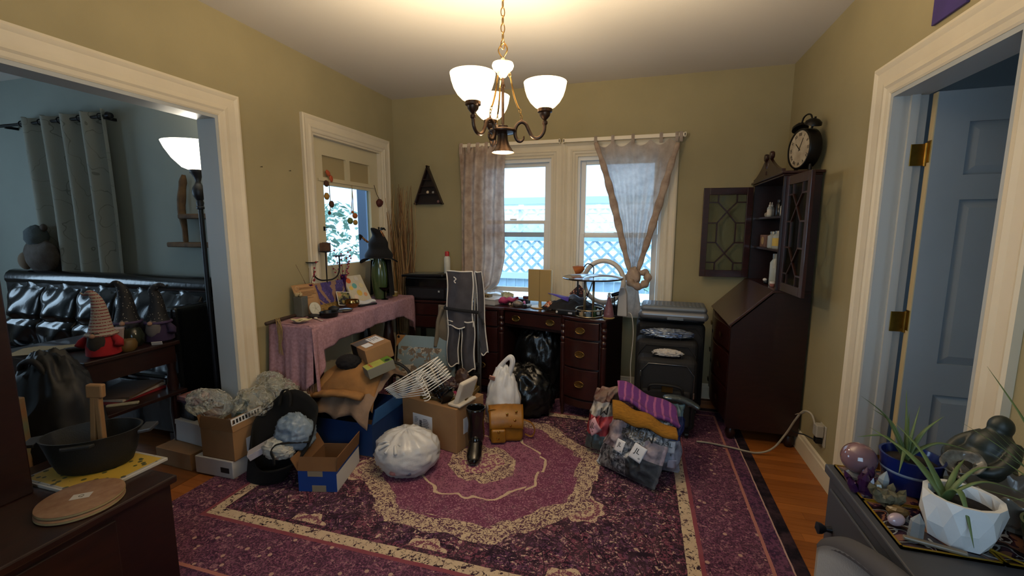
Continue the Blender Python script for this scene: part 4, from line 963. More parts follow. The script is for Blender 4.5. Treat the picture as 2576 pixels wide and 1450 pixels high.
MB().lathe([(.05, 0), (.056, .006), (.06, .03), (.062, .034), (.058, .034), (.052, .012), (0, .009)], 28).build('dish', mat('black iron dish', '101113', .35, .3), parent=t, smooth=40); MB().box(.055, .085, -.014, .014, .022, .03).build('handle', MATS['black iron dish'], parent=t, bevel=.005)
p = onc(868, 778, -2.005); t = thing('silver_rim_plate', 'small dark plate with a silver rim holding ash', 'plate', p)
MB().lathe([(.03, 0), (.05, .008), (.056, .012), (.054, .014), (.045, .010), (0, .006)], 28).build('plate', mat('silver plate', '9a9a98', .25, .9), parent=t, smooth=40); MB().at(T(0, 0, .008)).lathe([(0, .006), (.03, .004), (.042, .001)], 20).build('ash', mat('dark ash', '3a342c', .95, var=.5, vs=60), parent=t)
p = onc(886, 768, -2.055); t = thing('brass_singing_bowl', 'polished brass singing bowl on the console', 'bowl', p); MB().lathe([(.028, 0), (.04, .008), (.052, .028), (.053, .042), (.049, .058), (.046, .058), (.05, .042), (.047, .026), (.03, .01), (0, .008)], 32).build('bowl', mat('polished brass', 'a5814b', .2, 1), parent=t, smooth=40); MB().at(T(0, 0, .046)).lathe([(0, .001), (.046, 0)], 24).build('water', mat('brown rice', '6b4a2c', .7, var=.3, vs=80), parent=t)
# witch hat on a green vase
hatm = mat('black felt', '0b0a0d', .95, bump=.3, bs=120, sheen=.0)
p = Vector((-2.09, 3.21, CZ)); t = thing('green_glazed_vase', 'tall green glazed vase wearing the black witch hat', 'vase', p); MB().lathe([(.045, 0), (.05, .01), (.062, .10), (.068, .2), (.06, .28), (.045, .33), (.05, .36), (.044, .36), (.03, .2), (0, .02)], 28).build('body', mat('green glaze', '3a4a2a', .22, coat=.4, var=.15), parent=t, smooth=40)
t = thing('witch_hat', 'large black felt witch hat with striped legs over the green vase', 'hat', p+Vector((0, 0, .345))); K = dict(parent=t)
def brim(u, v):
    a = u*2*math.pi; r = .075+.075*v; return (r*math.cos(a), r*1.05*math.sin(a), -.012*v-.028*math.sin(a*2+.6)*v+.012*math.cos(a*3)*v)
MB().grid(brim, 48, 8, cu=True).build('brim', hatm, smooth=True, solid=.006, **K)
def cone(u, v):
    a = u*2*math.pi; r = .10*(1-v)**.75+.012; cxx = .01*math.sin(v*3)-.05*max(0, v-.75)*2; w_ = 1+.12*math.sin(a*3+v*7)*v+.08*math.sin(v*16); return (cxx*.3+r*math.cos(a)*w_, -max(0, v-.7)*.22+r*math.sin(a)*w_, .26*v-.10*max(0, v-.86))
MB().grid(cone, 32, 22, cu=True).build('crown', hatm, smooth=True, **K)
def strf(vec):
    v, x, y, z = xpos(); return xcol(((x+y*1.7+z)*260).sin().gt(0), '1a1216', 'b07a45')
strm = mat('striped stocking', 'b07a45', .9, fn=strf)
b = MB(); b.tube([(-.04, -.085, .13), (-.055, -.115, .155), (-.06, -.14, .175)], .009, 8); lg = b.build('striped_leg', strm, smooth=True, **K); b = MB(); b.tube([(-.06, -.14, .175), (-.062, -.155, .185), (-.06, -.157, .165), (-.06, -.16, .148)], [.012, .013, .010, .005], 8); b.build('boot', hatm, parent=lg, smooth=True)
b = MB(); b.tube([(.03, -.02, .22), (.035, .0, .20), (.04, .01, .17)], .014, 8); b.build('striped_leg', strm, smooth=True, **K)
b = MB(); b.tube([(.02, .02, .235), (.03, .045, .24), (.035, .06, .225)], [.010, .009, .004], 8); b.build('boot', hatm, smooth=True, **K)
def hair(u, v):
    a = (-.1+u*1.25)*math.pi; r = .085+.02*v+.006*math.sin(u*40); return (r*math.cos(a)*.9, r*math.sin(a)*.95+.03, -.02-.30*v)
MB().grid(hair, 50, 10).build('veil', hatm, smooth=True, **K)
p = onc(968, 748, -2.03); t = thing('dark_goblet', 'dark stemmed glass goblet beside the witch hat', 'goblet', p); MB().lathe([(.03, 0), (.03, .003), (.005, .008), (.004, .06), (.02, .075), (.042, .095), (.045, .105), (.042, .104), (.018, .08), (0, .07)], 24).build('goblet', film('smoke glass', '6e6a66', .6, .05), parent=t, smooth=40); MB().at(T(0, 0, .094)).lathe([(0, .002), (.036, 0)], 16).build('contents', mat('dark wax fill', '2a2420', .6), parent=t)
p = Vector((-2.13, 3.39, CZ)); t = thing('black_canister', 'black canister behind the goblet', 'canister', p); MB().lathe([(.035, 0), (.036, .09), (.03, .095)], 20).build('body', mat('black tin', '131315', .4), parent=t, smooth=40); MB().at(T(0, 0, .095)).lathe([(.036, 0), (.036, .012), (0, .014)], 20).build('lid', MATS['black tin'], parent=t, smooth=40)
p = onc(994, 740, -2.04); t = thing('small_card_box', 'small olive card box with white top at the far end of the console', 'box', p, .3); MB().box(-.018, .018, -.02, .02, 0, .035).build('box', mat('olive card', '857440', .8), parent=t); MB().at(T(0, 0, .035) @ roty(.2)).box(-.02, .018, -.02, .02, 0, .004).build('flap', mat('white flap', 'c9c0aa', .8), parent=t)
# ================================================================ DOOR AND WALL DECORATIONS
b0 = mat('orange paper', 'b0502e', .7); b1 = mat('dark burlap', '4a2f20', .9); b2 = mat('yellow gourd', 'a0772e', .7); b3 = mat('pumpkin orange', 'a85a28', .7)
DXF = LX-.022
t = thing('harvest_strand', 'strand with red bow gourd and bells hanging at the left of the door glass', 'ornament', (DXF, 2.80, 1.4)); K = dict(parent=t, world=True)
def dl(px_, py_): p = atx(px_, py_, DXF); return (DXF, p.y, p.z)
b = MB(); b.tube([dl(826, 440), dl(829, 480), dl(832, 520), dl(829, 538)], .003, 5); b.build('string', twine, **K)
for px_, py_, s_ in ((825, 436, .028), (833, 450, .026)):
    q = dl(px_, py_); b = MB().at(T(q) @ rotx(px_*.3)); b.ball((0, 0, 0), (.008, s_, s_*.7), 12, 8, lambda w: w*(1+.3*nz(w, 2))); b.build('bow_loop', b0, smooth=True, **K)
for px_, py_, s_, m in ((821, 462, .02, b1), (822, 494, .022, b2), (834, 514, .022, b1), (829, 536, .013, b1)):
    q = dl(px_, py_); MB().ball(q, (s_*.8, s_, s_*1.15), 14, 10, lambda w: w*(1+.12*math.sin(math.atan2(w.y, w.x)*6))).build('gourd', m, smooth=True, **K)
t = thing('scarecrow_strand', 'raffia strand with pumpkin charm hanging mid door glass', 'ornament', (DXF, 3.14, 1.4)); K = dict(parent=t, world=True)
b = MB()
for i in range(6):
    q0 = Vector(dl(885, 466)); q1 = Vector(dl(887+random.uniform(-7, 7), 540)); b.tube([q0, (q0+q1)/2+Vector((.002, random.uniform(-.01, .01), 0)), q1], .002, 4)
b.build('raffia', twine, **K)
for px_, py_, s_, m in ((893, 543, .024, b3), (881, 556, .026, mat('moss green', '5d6a34', .8)), (894, 560, .022, b2), (887, 534, .012, b3)):
    q = dl(px_, py_); MB().ball(q, (s_*.8, s_, s_*.95), 14, 10, lambda w: w*(1+.12*math.sin(math.atan2(w.y, w.x)*6))).build('charm', m, smooth=True, **K)
t = thing('apple_charm', 'dark red apple charm on twigs hanging at the right of the door glass', 'ornament', (DXF, 3.47, 1.4)); K = dict(parent=t, world=True)
q = dl(955, 511); MB().ball(q, (.03, .038, .036), 16, 10, lambda w: w*(1+.15*nz(w, 2))).build('apple', mat('dark red charm', '4a1a16', .6), smooth=True, **K)
b = MB(); b.tube([dl(941, 466), dl(948, 490), dl(954, 500)], .0025, 5); b.tube([dl(966, 470), dl(968, 490), dl(960, 505)], .0025, 5); b.tube([dl(958, 438), dl(957, 465)], .004, 5); b.build('twigs', darkwood, **K)
for px_, lb in ((819, 'small iron hook on the left stile of the glazed door'), (955, 'small iron hook on the right stile of the glazed door')):
    q = dl(px_, 577); t = thing('coat_hook', lb, 'hook', q); K = dict(parent=t)
    MB().box(-.012, -.008, -.008, .008, -.012, .02).build('plate', iron, **K); b = MB(); b.tube(spline([(-.008, 0, .01), (.012, .004, .012), (.018, .012, .018)], 3), .003, 5); b.tube(spline([(-.008, 0, -.004), (.012, -.004, -.008), (.016, -.01, .002)], 3), .003, 5); b.build('prongs', iron, **K)
# triangular shelf on the back wall
t = thing('triangle_shelf', 'dark triangular wooden shelf on the back wall corner', 'shelf', (-1.897, BY, 1.60)); K = dict(parent=t, world=True)
ap, bl, br = (-1.90, 1.955), (-2.04, 1.605), (-1.755, 1.605); thk = .012; sdp = .045
def bar(a, c, name):
    dx, dz = c[0]-a[0], c[1]-a[1]; l = math.hypot(dx, dz); nx, nz_ = -dz/l*thk, dx/l*thk
    MB().prism([a, c, (c[0]+nx, c[1]+nz_), (a[0]+nx, a[1]+nz_)], BY-sdp, BY-.002, 'y').build(name, mahogd, **K)
bar(bl, br, 'bottom_board'); bar(br, ap, 'side_board'); bar(ap, bl, 'side_board')
MB().prism([bl, br, ap], BY-.005, BY-.001, 'y').build('back_board', mat('dark stain', '1c100c', .6), **K)
for z_ in (1.695, 1.762, 1.825):
    f = (1.955-z_)/.35; MB().box(-1.90-.14*f+.012, -1.90+.145*f-.012, BY-sdp, BY-.005, z_, z_+.007).build('shelf_board', mahogd, **K)
for x, z_, s_, c, lb in ((-1.905, 1.702, .014, 'c9b59a', 'pale tumbled stone on the middle shelf of the triangle shelf'), (-1.85, 1.702, .012, '8a8a86', 'grey crystal chip beside the pale stone in the triangle shelf'), (-1.80, 1.618, .013, '7b5a55', 'brown crystal on the lowest level of the triangle shelf')):
    o = MB().ball((x, BY-.025, z_+s_*.95), (s_, s_*.7, s_), 7, 5, lambda w: w*(1+.2*nz(w, 2))).build('tumbled_stone', mat('stone '+c, c, .4)); tag(o, lb, 'stone')
# dried branches in the corner
t = thing('dried_branches', 'tall bundle of dried curly willow branches standing in the corner', 'branches', (-2.10, 3.66, 0)); K = dict(parent=t, world=True)
brm = [mat('willow tan', 'a07c50', .9, var=.3, vs=10), mat('willow brown', '6d4c30', .9, var=.3, vs=10)]
rnd = random.Random(4)
for i in range(80):
    bx, by = -2.13+rnd.uniform(-.035, .035), 3.66+rnd.uniform(-.03, .03); a = rnd.uniform(0, 6.28); sp = rnd.uniform(.03, .15); h = rnd.uniform(1.25, 1.78); pts = []
    for k in range(12):
        f = k/11; pts.append((max(-2.245, bx+math.cos(a)*sp*f**.8+.022*math.sin(f*9+i)*f), min(3.765, by+math.sin(a)*sp*.6*f+.018*math.sin(f*11+i*2)*f), .01+h*f))
    b = MB(); b.tube(spline(pts, 2), [.006*(1-.7*k/22) for k in range(23)], 5); b.build('branch', brm[i % 2], smooth=True, **K)
MB().at(T(-2.13, 3.665, 0.0)).lathe([(.06, 0), (.075, .02), (.085, .2), (.06, .36), (.05, .40), (.044, .40), (.06, .2), (0, .02)], 24).build('floor_vase', mat('brown stoneware', '3a2b22', .5), smooth=40, **K)
# ================================================================ PRINTER AND SPRAY
pblk = mat('black printer plastic', '0f1013', .35); 
t = thing('black_printer', 'black multifunction printer with raised scanner bed on the corner stand', 'printer', (-1.80, 3.622, .756)); K = dict(parent=t)
MB().box(-.205, .205, -.15, .12, 0, .20).build('body', pblk, bevel=.015, bseg=3, **K)
MB().box(-.17, .17, -.156, -.148, .02, .10).build('paper_tray', mat('printer tray', '18191d', .45), bevel=.003, **K)
MB().box(-.20, .205, -.152, -.140, .115, .19).build('control_panel', mat('printer gloss', '0a0b0d', .15), bevel=.003, **K)
MB().box(.12, .135, -.159, -.155, .075, .09).build('screen_icon', mat('pale icon', 'b0b0aa', .5), **K)
MB().at(T(-.03, -.02, .205) @ roty(-.03)).box(-.21, .19, -.13, .12, 0, .022).build('scanner_lid', pblk, bevel=.006, **K)
MB().at(T(-.03, -.02, .228) @ roty(-.03)).box(-.16, .12, -.10, .09, 0, .002).build('scanner_glass', mat('scanner grey', '5a5c58', .3), **K)
t = thing('spray_can', 'white aerosol can with a red cap on the printer', 'can', (-1.65, 3.60, .985)); K = dict(parent=t)
MB().lathe([(.026, 0), (.028, .004), (.028, .135), (.022, .15), (.018, .155)], 22).build('can', mat('white can', 'b9b6a8', .4, var=.1, vs=30), smooth=40, **K); MB().at(T(0, 0, .155)).lathe([(.018, 0), (.019, .035), (.014, .042), (0, .043)], 18).build('cap', mat('red cap', 'a51e22', .4), smooth=40, **K)
# ================================================================ THINGS ON THE DESK
DZT = .7645
def ond(px, py): return atz(px, py, DZT)
clear = film('clear plastic', 'e6eaee', .62, .1, milk=1)
p = Vector((-1.19, 3.42, DZT)); t = thing('clear_craft_box', 'clear plastic craft box with lid at the left of the desk', 'box', p, -.28); K = dict(parent=t)
MB().box(-.10, .10, -.075, .075, 0, .045).build('tub', mat('frosted tub', 'b9b4ae', .3, trans=.3), bevel=.006, **K); MB().box(-.105, .105, -.08, .08, .045, .055).build('lid', mat('frosted lid', 'c4c6c6', .25), bevel=.004, **K)
t = thing('bead_tray', 'small gold patterned tray on top of the clear craft box', 'box', p+Vector((-.03, 0, .055)), -.2); MB().box(-.045, .045, -.03, .03, 0, .025).build('tray', mat('gold pattern', '8d7a4c', .6, var=.5, vs=90, col2='4d3b28'), parent=t, bevel=.003); 
for i in range(4): MB().at(T(-.033+i*.022, -.031, .012) @ rotx(math.pi/2)).lathe([(0, .001), (.007, .001), (.007, 0)], 10).build('dark_bead', mat('dark bead', '2a2018', .4), parent=t)
o = MB().at(T(p) @ rotz(-.3)).add([(-.15, -.12, .0), (.19, -.15, .0), (.17, .12, .001), (-.13, .13, .0), (-.15, -.12, .0015), (.19, -.15, .0015), (.17, .12, .0025), (-.13, .13, .0015)], [(3, 2, 1, 0), (4, 5, 6, 7), (0, 1, 5, 4), (1, 2, 6, 5), (2, 3, 7, 6), (3, 0, 4, 7)])
t_ = thing('tissue_packet', 'crumpled clear packet behind the craft box', 'packet', Vector((-1.20, 3.60, DZT))); MB().ball((0, 0, .045), (.09, .045, .045), 18, 12, lambda q: q*(1+.3*fbm(q, 2.2, 5))).build('film', clear, parent=t_, smooth=True); MB().ball((0, 0, .03), (.06, .03, .028), 14, 8, lambda q: q*(1+.3*fbm(q, 2.2, 8))).build('contents', mat('blue white tissue', '8fa4ba', .8), parent=t_, smooth=True)
p = Vector((-1.05, 3.47, DZT)); t = thing('olive_wrapper', 'crumpled olive and white wrapper behind the pink pouch', 'wrapper', p); MB().ball((0, 0, .045), (.055, .04, .05), 16, 10, lambda q: q*(1+.35*fbm(q, 2.5, 2))).build('wrap', mat('olive film', '6d6c40', .5, var=.4, vs=20, col2='b8b79a'), parent=t, smooth=False)
p = Vector((-1.02, 3.40, DZT)); t = thing('pink_mesh_pouch', 'pink mesh pouch lying on the left of the desk', 'pouch', p, -.3)
def pk(u, v): a = v*2*math.pi; r = .034*(1-.55*u)+.004; return (-.075+.16*u, r*1.2*math.cos(a), .028+.035*u*.8+r*.75*math.sin(a)+.006*math.sin(u*14))
MB().grid(pk, 16, 16, cv=True).build('pouch', mat('pink mesh', '9a3058', .6, var=.2, vs=40), parent=t, smooth=True); b = MB(); b.tube(spline([(.08, 0, .06), (.085, -.01, .02), (.06, -.03, .004), (.05, -.05, .003)], 4), .0015, 4); b.build('drawstring', mat('gold string', 'a88a5a', .6), parent=t)
p = Vector((-.985, 3.375, DZT)); t = thing('pearl_earrings', 'pair of pale round buttons beside the pink pouch', 'buttons', p)
for dx in (-.014, .012): MB().at(T(dx, 0, .006)).ball((0, 0, .006), (.011, .011, .011), 12, 8).build('bead', mat('pearl pink', 'b59a94', .3), parent=t, smooth=True)
p = Vector((-.925, 3.355, DZT)); t = thing('silver_pouch', 'crumpled silver pouch beside the dark tube on the desk', 'pouch', p); MB().ball((0, 0, .024), (.045, .03, .026), 18, 12, lambda q: q*(1+.28*fbm(q, 2.4, 11))).build('pouch', mat('silver satin', '7b716c', .35, .3, bump=.3, bs=50), parent=t, smooth=True)
t = thing('dark_tube', 'dark blue tube with pale cap on the desk edge', 'tube', Vector((-.86, 3.325, DZT)), -.5); MB().at(T(0, -.02, .013) @ rotx(-math.pi/2)).lathe([(.012, 0), (.013, .003), (.013, .03), (.012, .031)], 16).build('cap', mat('black tube cap', '14161c', .4), parent=t, smooth=40); MB().at(T(0, .011, .013) @ rotx(-math.pi/2)).lathe([(.012, 0), (.012, .05), (.008, .06)], 16).build('tube', mat('pale blue tube', '9fb0bd', .35), parent=t, smooth=40)
t = thing('pink_compact', 'small pink cap behind the dark tube', 'cap', Vector((-.882, 3.385, DZT))); MB().lathe([(.012, 0), (.013, .02), (.009, .04), (0, .045)], 12).build('cap', mat('pink plastic', 'b06a9a', .4), parent=t, smooth=40)
t = thing('black_case', 'low black case behind the silver pouch on the desk', 'case', Vector((-.93, 3.46, DZT)), -.28); MB().box(-.075, .075, -.03, .03, 0, .05).build('case', pblk, parent=t, bevel=.006); MB().box(.02, .06, .0, .03, .051, .07).build('red_tab', mat('dark red card', '4a1c1a', .6), parent=t)
# trifold mirror
mg = mat('champagne gold', 'a58a58', .45, .35); p = ond(1357, 775); p = Vector((p.x, p.y+.02, DZT))
t = thing('trifold_mirror', 'gold trifold vanity mirror with doors closed on a round base', 'mirror', p, -.14); K = dict(parent=t)
MB().lathe([(.075, 0), (.078, .004), (.074, .009), (.02, .012), (0, .012)], 32).build('base', mg, smooth=40, **K); MB().lathe([(.014, .01), (.011, .06)], 16).build('stem', mg, smooth=40, **K)
for a, c in ((-.095, -.001), (.001, .095)): MB().box(a, c, -.018, -.008, .052, .302).build('mirror_door', mg, bevel=.002, **K)
MB().box(-.097, .097, -.008, .008, .05, .304).build('mirror_body', mat('gold edge', 'b99a60', .35, .6), bevel=.003, **K)
# black garment with purple scarf
p = Vector((-.50, 3.30, DZT)); t = thing('black_garment', 'heap of black cloth spread on the desk around the tiered stand', 'cloth', p)
def gar(u, v):
    x = -.19+.46*u; y = -.10+.22*v; h = .012+.075*max(0, 1-((x-.02)/.24)**2)*max(0, 1-((y-.03)/.14)**2)+.018*fbm((x*6, y*6, 0), 2, 3); return (x+.05*(v-.5), y-.14*(u-.3), max(.003, h))
b = MB(); b.grid(gar, 40, 26); b.build('heap', mat('black jersey', '0e0d11', .85, bump=.4, bs=60), parent=t, smooth=True, solid=.004)
t = thing('purple_satin_scarf', 'shiny purple satin hat tip lying on the black heap', 'scarf', Vector((-.54, 3.33, DZT+.07)))
def sc(u, v): w_ = .055*(1-u)**.6+.004*u; return (.13-.26*(1-u) if False else -.12+.0*u+.24*(u), .02*math.sin(u*5)+w_*(v-.5)*1.6, .045*(1-u)**1.2+.03*math.sin(v*3.1)*(.3+.7*math.sin(u*3.1))+.008*math.sin(v*9+u*6))
b = MB(); b.grid(lambda u, v: (-.135+.17*u, .02*math.sin(u*5)+(.012+.06*u)*(v-.5)*1.5, .055-.05*u**.8+.03*math.sin(v*3.14)*u), 24, 14); b.build('purple_side', mat('purple satin', '3a2490', .28, sheen=.3), parent=t, smooth=True, solid=.003)
b = MB(); b.grid(lambda u, v: (.03+.11*u, .01+(.07-.02*u)*(v-.5)*1.5, .006+.034*math.sin(v*3.14)+.012*math.sin(u*6)), 18, 12); b.build('grey_side', mat('slate satin', '4a5468', .35), parent=t, smooth=True, solid=.003)
def flw(vec):
    v, x, y, z = xpos(); n = xvoro(v, 55); return xcol(n.lt(.3), '3a1d18', xcol(xnoise(v, 30).gt(.5), 'b5573a', 'd09a80'))
t = thing('floral_card', 'square flower-print card standing on its corner behind the scarf', 'card', Vector((-.46, 3.50, DZT+.0)), -.1); MB().at(T(0, 0, .10) @ rotx(-.1) @ roty(math.pi/4)).box(-.055, .055, -.002, .002, -.055, .055).build('card', mat('floral print', '8a4a3a', .6, fn=flw), parent=t); MB().at(T(0, .012, 0)).box(-.01, .01, -.006, .006, 0, .11).build('easel', mahogd, parent=t)
t = thing('confetti_scrunchie', 'crumpled orange and black patterned cloth beside the mirror', 'scrunchie', Vector((-.655, 3.275, DZT))); MB().at(T(0, 0, .035)).ball((0, 0, 0), (.035, .03, .034), 18, 12, lambda q: q*(1+.3*fbm(q, 3, 6))).build('cloth', mat('leopard print', 'a0582e', .8, fn=lambda v_: (lambda q: xcol(xvoro(q[0], 90).lt(.35), xcol(xnoise(q[0], 40).gt(.5), 'b0562c', 'c9a184'), '1c1418'))(xpos())), parent=t, smooth=True)
t = thing('electric_razor', 'black device with a white round button on the desk front', 'device', Vector((-.505, 3.135, DZT)), -.28); MB().box(-.075, .085, -.022, .022, 0, .035).build('body', pblk, parent=t, bevel=.006); MB().at(T(-.06, -.023, .018) @ rotx(math.pi/2)).lathe([(0, .003), (.008, .002), (.009, 0)], 14).build('button', mat('pale button', 'b5b0aa', .4), parent=t); MB().box(.03, .062, -.0235, -.022, .012, .024).build('label_plate', mat('grey label', '9a9aa2', .5), parent=t)
# tiered stand with black disc
p = ond(1481, 797); p = Vector((p.x, p.y+.03, DZT)); t = thing('tiered_vanity_stand', 'brass ring stand carrying a large round black tray on the desk', 'stand', p, 0); K = dict(parent=t)
nick = mat('pale brass wire', 'a89878', .28, .9); R_ = .098
for z_ in (.006, .052):
    b = MB(); b.tube(arc((0, 0, z_), R_, 0, 360, 40, 'xy')[:-1], .005, 8, closed=True); b.build('ring', nick, smooth=True, **K)
MB().at(T(0, 0, .002)).lathe([(0, .003), (.095, .003), (.095, 0), (0, 0)], 32).build('mirror_base', mat('mirror base', '8a9094', .1, .9), **K)
for a in (200, 250, 290, 340, 20, 70, 110, 160): MB().at(T(R_*math.cos(math.radians(a)), R_*math.sin(math.radians(a)), .006)).lathe([(.0025, 0), (.0025, .046)], 6).build('picket', nick, **K)
for (x, y) in ((-.03, -.08), (.03, -.08), (-.03, .0), (.03, .0)): MB().at(T(x, y, .002)).lathe([(.0045, 0), (.0045, .27)], 8).build('upright', nick, smooth=True, **K)
MB().at(T(.02, -.02, .26)).lathe([(.10, 0), (.13, .006), (.13, .010), (0, .012)], 36).build('tray_base', mahogd, **K)
discm = mat('glossy black tray', '17120f', .12, coat=.6)
MB().at(T(.02, -.02, .272)).lathe([(.20, 0), (.212, .002), (.214, .008), (.208, .012), (.20, .009), (0, .009)], 64).build('round_tray', discm, smooth=50, **K)
for (x, y, m, h, r, lb, nm, ct) in ((-.045, -.03, 'a38a68', .03, .025, 'tan compact inside the brass ring stand', 'tan_compact', 'compact'), (.0, -.06, '6d7f8a', .04, .018, 'blue grey jar inside the brass ring stand', 'grey_jar', 'jar'), (.04, -.04, '27401f', .075, .014, 'small green glass bottle inside the brass ring stand', 'green_bottle', 'bottle'), (.06, .01, 'a9b2b4', .045, .016, 'clear glass vial inside the brass ring stand', 'clear_vial', 'vial')):
    o = MB().at(T(p.x+x, p.y+y, DZT+.0056)).lathe([(r*.9, 0), (r, .003), (r, h*.7), (r*.4, h*.85), (r*.4, h), (0, h)], 16).build(nm, mat('cosmetic '+m, m, .25), smooth=40); tag(o, lb, ct)
# ring lamp, brushes, perfume, fan
t = thing('white_ring_light', 'white ring light standing behind the round black tray', 'lamp', Vector((-.27, 3.52, DZT)), -.1); K = dict(parent=t)
MB().lathe([(.06, 0), (.06, .008), (.012, .014), (.01, .05)], 24).build('base', mat('white plastic', 'b5afa6', .35), smooth=40, **K); b = MB(); b.tube([(.155*math.cos(a), 0, .205+.165*math.sin(a)) for a in [i*math.pi/24 for i in range(48)]], .019, 12, closed=True); b.build('ring', mat('ring diffuser', 'c0bab2', .4), smooth=True, **K)
t = thing('desk_lamp_head', 'small orange-lined clip lamp behind the round black tray', 'lamp', Vector((-.46, 3.43, DZT)), .2); K = dict(parent=t)
MB().at(T(0, 0, 0)).lathe([(.045, 0), (.045, .01), (.008, .016), (.006, .27)], 18).build('post', pblk, smooth=40, **K); MB().at(T(.0, -.0, .30) @ roty(1.15)).lathe([(.014, .05), (.02, .04), (.034, .01), (.045, -.03), (.04, -.03), (.0, .03)], 20).build('shade', mat('copper shade', '9a5a30', .4, .3), smooth=40, **K); b = MB(); b.tube(spline([(.04, 0, .315), (.07, 0, .35), (.11, 0, .335), (.12, 0, .30), (.11, 0, .2), (.06, 0, .05)], 5), .004, 6); b.build('cable', blk, smooth=True, **K)
p = ond(1525, 770); p = Vector((-.155, 3.245, DZT)); t = thing('brush_cup', 'dark cup of makeup brushes and a black mascara wand on the desk', 'cup', p); K = dict(parent=t)
MB().lathe([(.026, 0), (.03, .07), (.027, .07), (.024, .006), (0, .006)], 20).build('cup', mat('dark glass cup', '1a1416', .2), smooth=40, **K)
for i in range(6):
    a = i*1.05; x, y = .014*math.cos(a), .014*math.sin(a); b = MB(); b.tube([(x, y, .01), (x*2, y*2, .11), (x*2.2, y*2.2, .125)], [.003, .003, .006], 6); b.build('brush', blk, **K)
b = MB().at(T(-.005, -.005, .15) @ roty(1.25) @ T(0, 0, -.03)); b.lathe([(.013, 0), (.014, .004), (.014, .075), (.013, .079)], 14); b.build('black_tube', pblk, smooth=40, **K)
p = ond(1532, 803); t = thing('pink_perfume_flask', 'pink crackled glass flask with a gold foot on the desk corner', 'flask', Vector((p.x-.005, p.y+.03, DZT))); K = dict(parent=t)
MB().lathe([(.04, 0), (.041, .006), (.036, .01)], 24).build('gold_foot', mg, smooth=40, **K); MB().lathe([(.036, .01), (.036, .03), (.028, .075), (.016, .12), (.011, .15)], 24).build('flask', mat('pink crackle', '80545c', .2, trans=.35, bump=.8, bs=160), smooth=40, **K); MB().at(T(0, 0, .15)).lathe([(.012, 0), (.014, .01), (.008, .014), (.012, .022), (.006, .03), (0, .031)], 14).build('stopper', mat('glass stopper', 'b9c0c4', .1), smooth=40, **K)
t = thing('white_slim_fan', 'slim white hexagonal appliance standing at the right of the desk', 'appliance', Vector((-.105, 3.20, DZT)), -.2); MB().prism([(-.035, 0), (.035, 0), (.028, .16), (.012, .205), (-.018, .205), (-.03, .15)], -.02, .02, 'y').build('body', mat('white abs', 'a9a5a0', .4), parent=t, bevel=.006)
b = MB(); pts = [(-.075, 3.22, DZT+.02), (-.045, 3.20, DZT+.015), (-.03, 3.19, DZT-.05), (-.025, 3.2, .6), (-.035, 3.19, .42), (-.03, 3.17, .30), (-.033, 3.16, .24)]; b.tube(spline(pts, 6), .0035, 6); o = b.build('cable', mat('white cable', 'b3ada3', .5), parent=t, world=True, smooth=True)
MB().box(-.055, -.012, 3.14, 3.17, .19, .235).build('adapter', mat('white adapter', 'b9b4ac', .4), parent=t, world=True, bevel=.005)
t = thing('grey_pebble', 'small grey rounded speaker on the desk corner by the curtain', 'speaker', Vector((-.13, 3.36, DZT))); MB().ball((0, 0, .014), (.025, .02, .014), 14, 8).build('body', mat('grey speaker', '4d545c', .6), parent=t, smooth=True); MB().at(T(0, 0, .026)).lathe([(.008, 0), (.008, .003), (0, .003)], 12).build('button', pblk, parent=t)
# ================================================================ HUTCH CONTENTS AND CLOCK
def jar(name, label, cat, x, y, z, r, h, glass, capc, lab=None, dropper=False, group=None):
    t = thing(name, label, cat, (x, y, z+.0006), 0, group); K = dict(parent=t)
    MB().lathe([(r*.92, 0), (r, .004), (r, h*.72), (r*.6, h*.82), (r*.55, h*.85)], 18).build('glass', glass, smooth=40, **K)
    MB().at(T(0, 0, h*.85)).lathe([(r*.62, 0), (r*.62, h*.15), (0, h*.155)] if not dropper else [(r*.5, 0), (r*.5, h*.12), (r*.22, h*.14), (r*.24, h*.3), (0, h*.36)], 14).build('cap', capc, smooth=40, **K)
    if lab: MB().lathe([(r*1.015, h*.15), (r*1.02, h*.16), (r*1.02, h*.58), (r*1.015, h*.6)], 18, cap=False).build('paper_label', lab, **K)
    return t
wl = mat('white paper label', 'b5b0a4', .8); wc = mat('white dropper cap', 'b9b6b0', .4); gl = film('amber-free glass', 'c2c8c4', .45, .05, milk=1); yl = mat('yellow jar label', 'b39a4c', .7); mlid = mat('pewter lid', '8a877c', .35, .8)
z1, z2, z3 = 1.468, 1.258, 1.012
for i, (x, y) in enumerate(((.85, 3.47), (.87, 3.50), (.86, 3.20), (.89, 3.23))): jar('dropper_bottle', ['clear dropper bottle with white label on the top hutch shelf, far end', 'clear dropper bottle behind the labelled one at the far end of the top shelf', 'clear dropper bottle with white label on the top hutch shelf, near the open glazed door', 'second clear dropper bottle behind the one by the glazed door'][i], 'bottle', x, y, z1, .016, .085, gl, wc, wl, True, 'bottles on the top hutch shelf')
t = thing('quartz_chunk', 'pale quartz chunk beside the dropper bottles on the top shelf', 'stone', (.86, 3.56, z1)); MB().ball((0, 0, .018), (.02, .025, .02), 8, 6, lambda q: q*(1+.25*nz(q, 2))).build('chunk', mat('pale quartz', '8f8a80', .4), parent=t)
jar('dark_bottle', 'dark square bottle between the dropper bottles', 'bottle', .88, 3.36, z1, .022, .11, mat('dark bottle', '1a1a1c', .2), pblk)
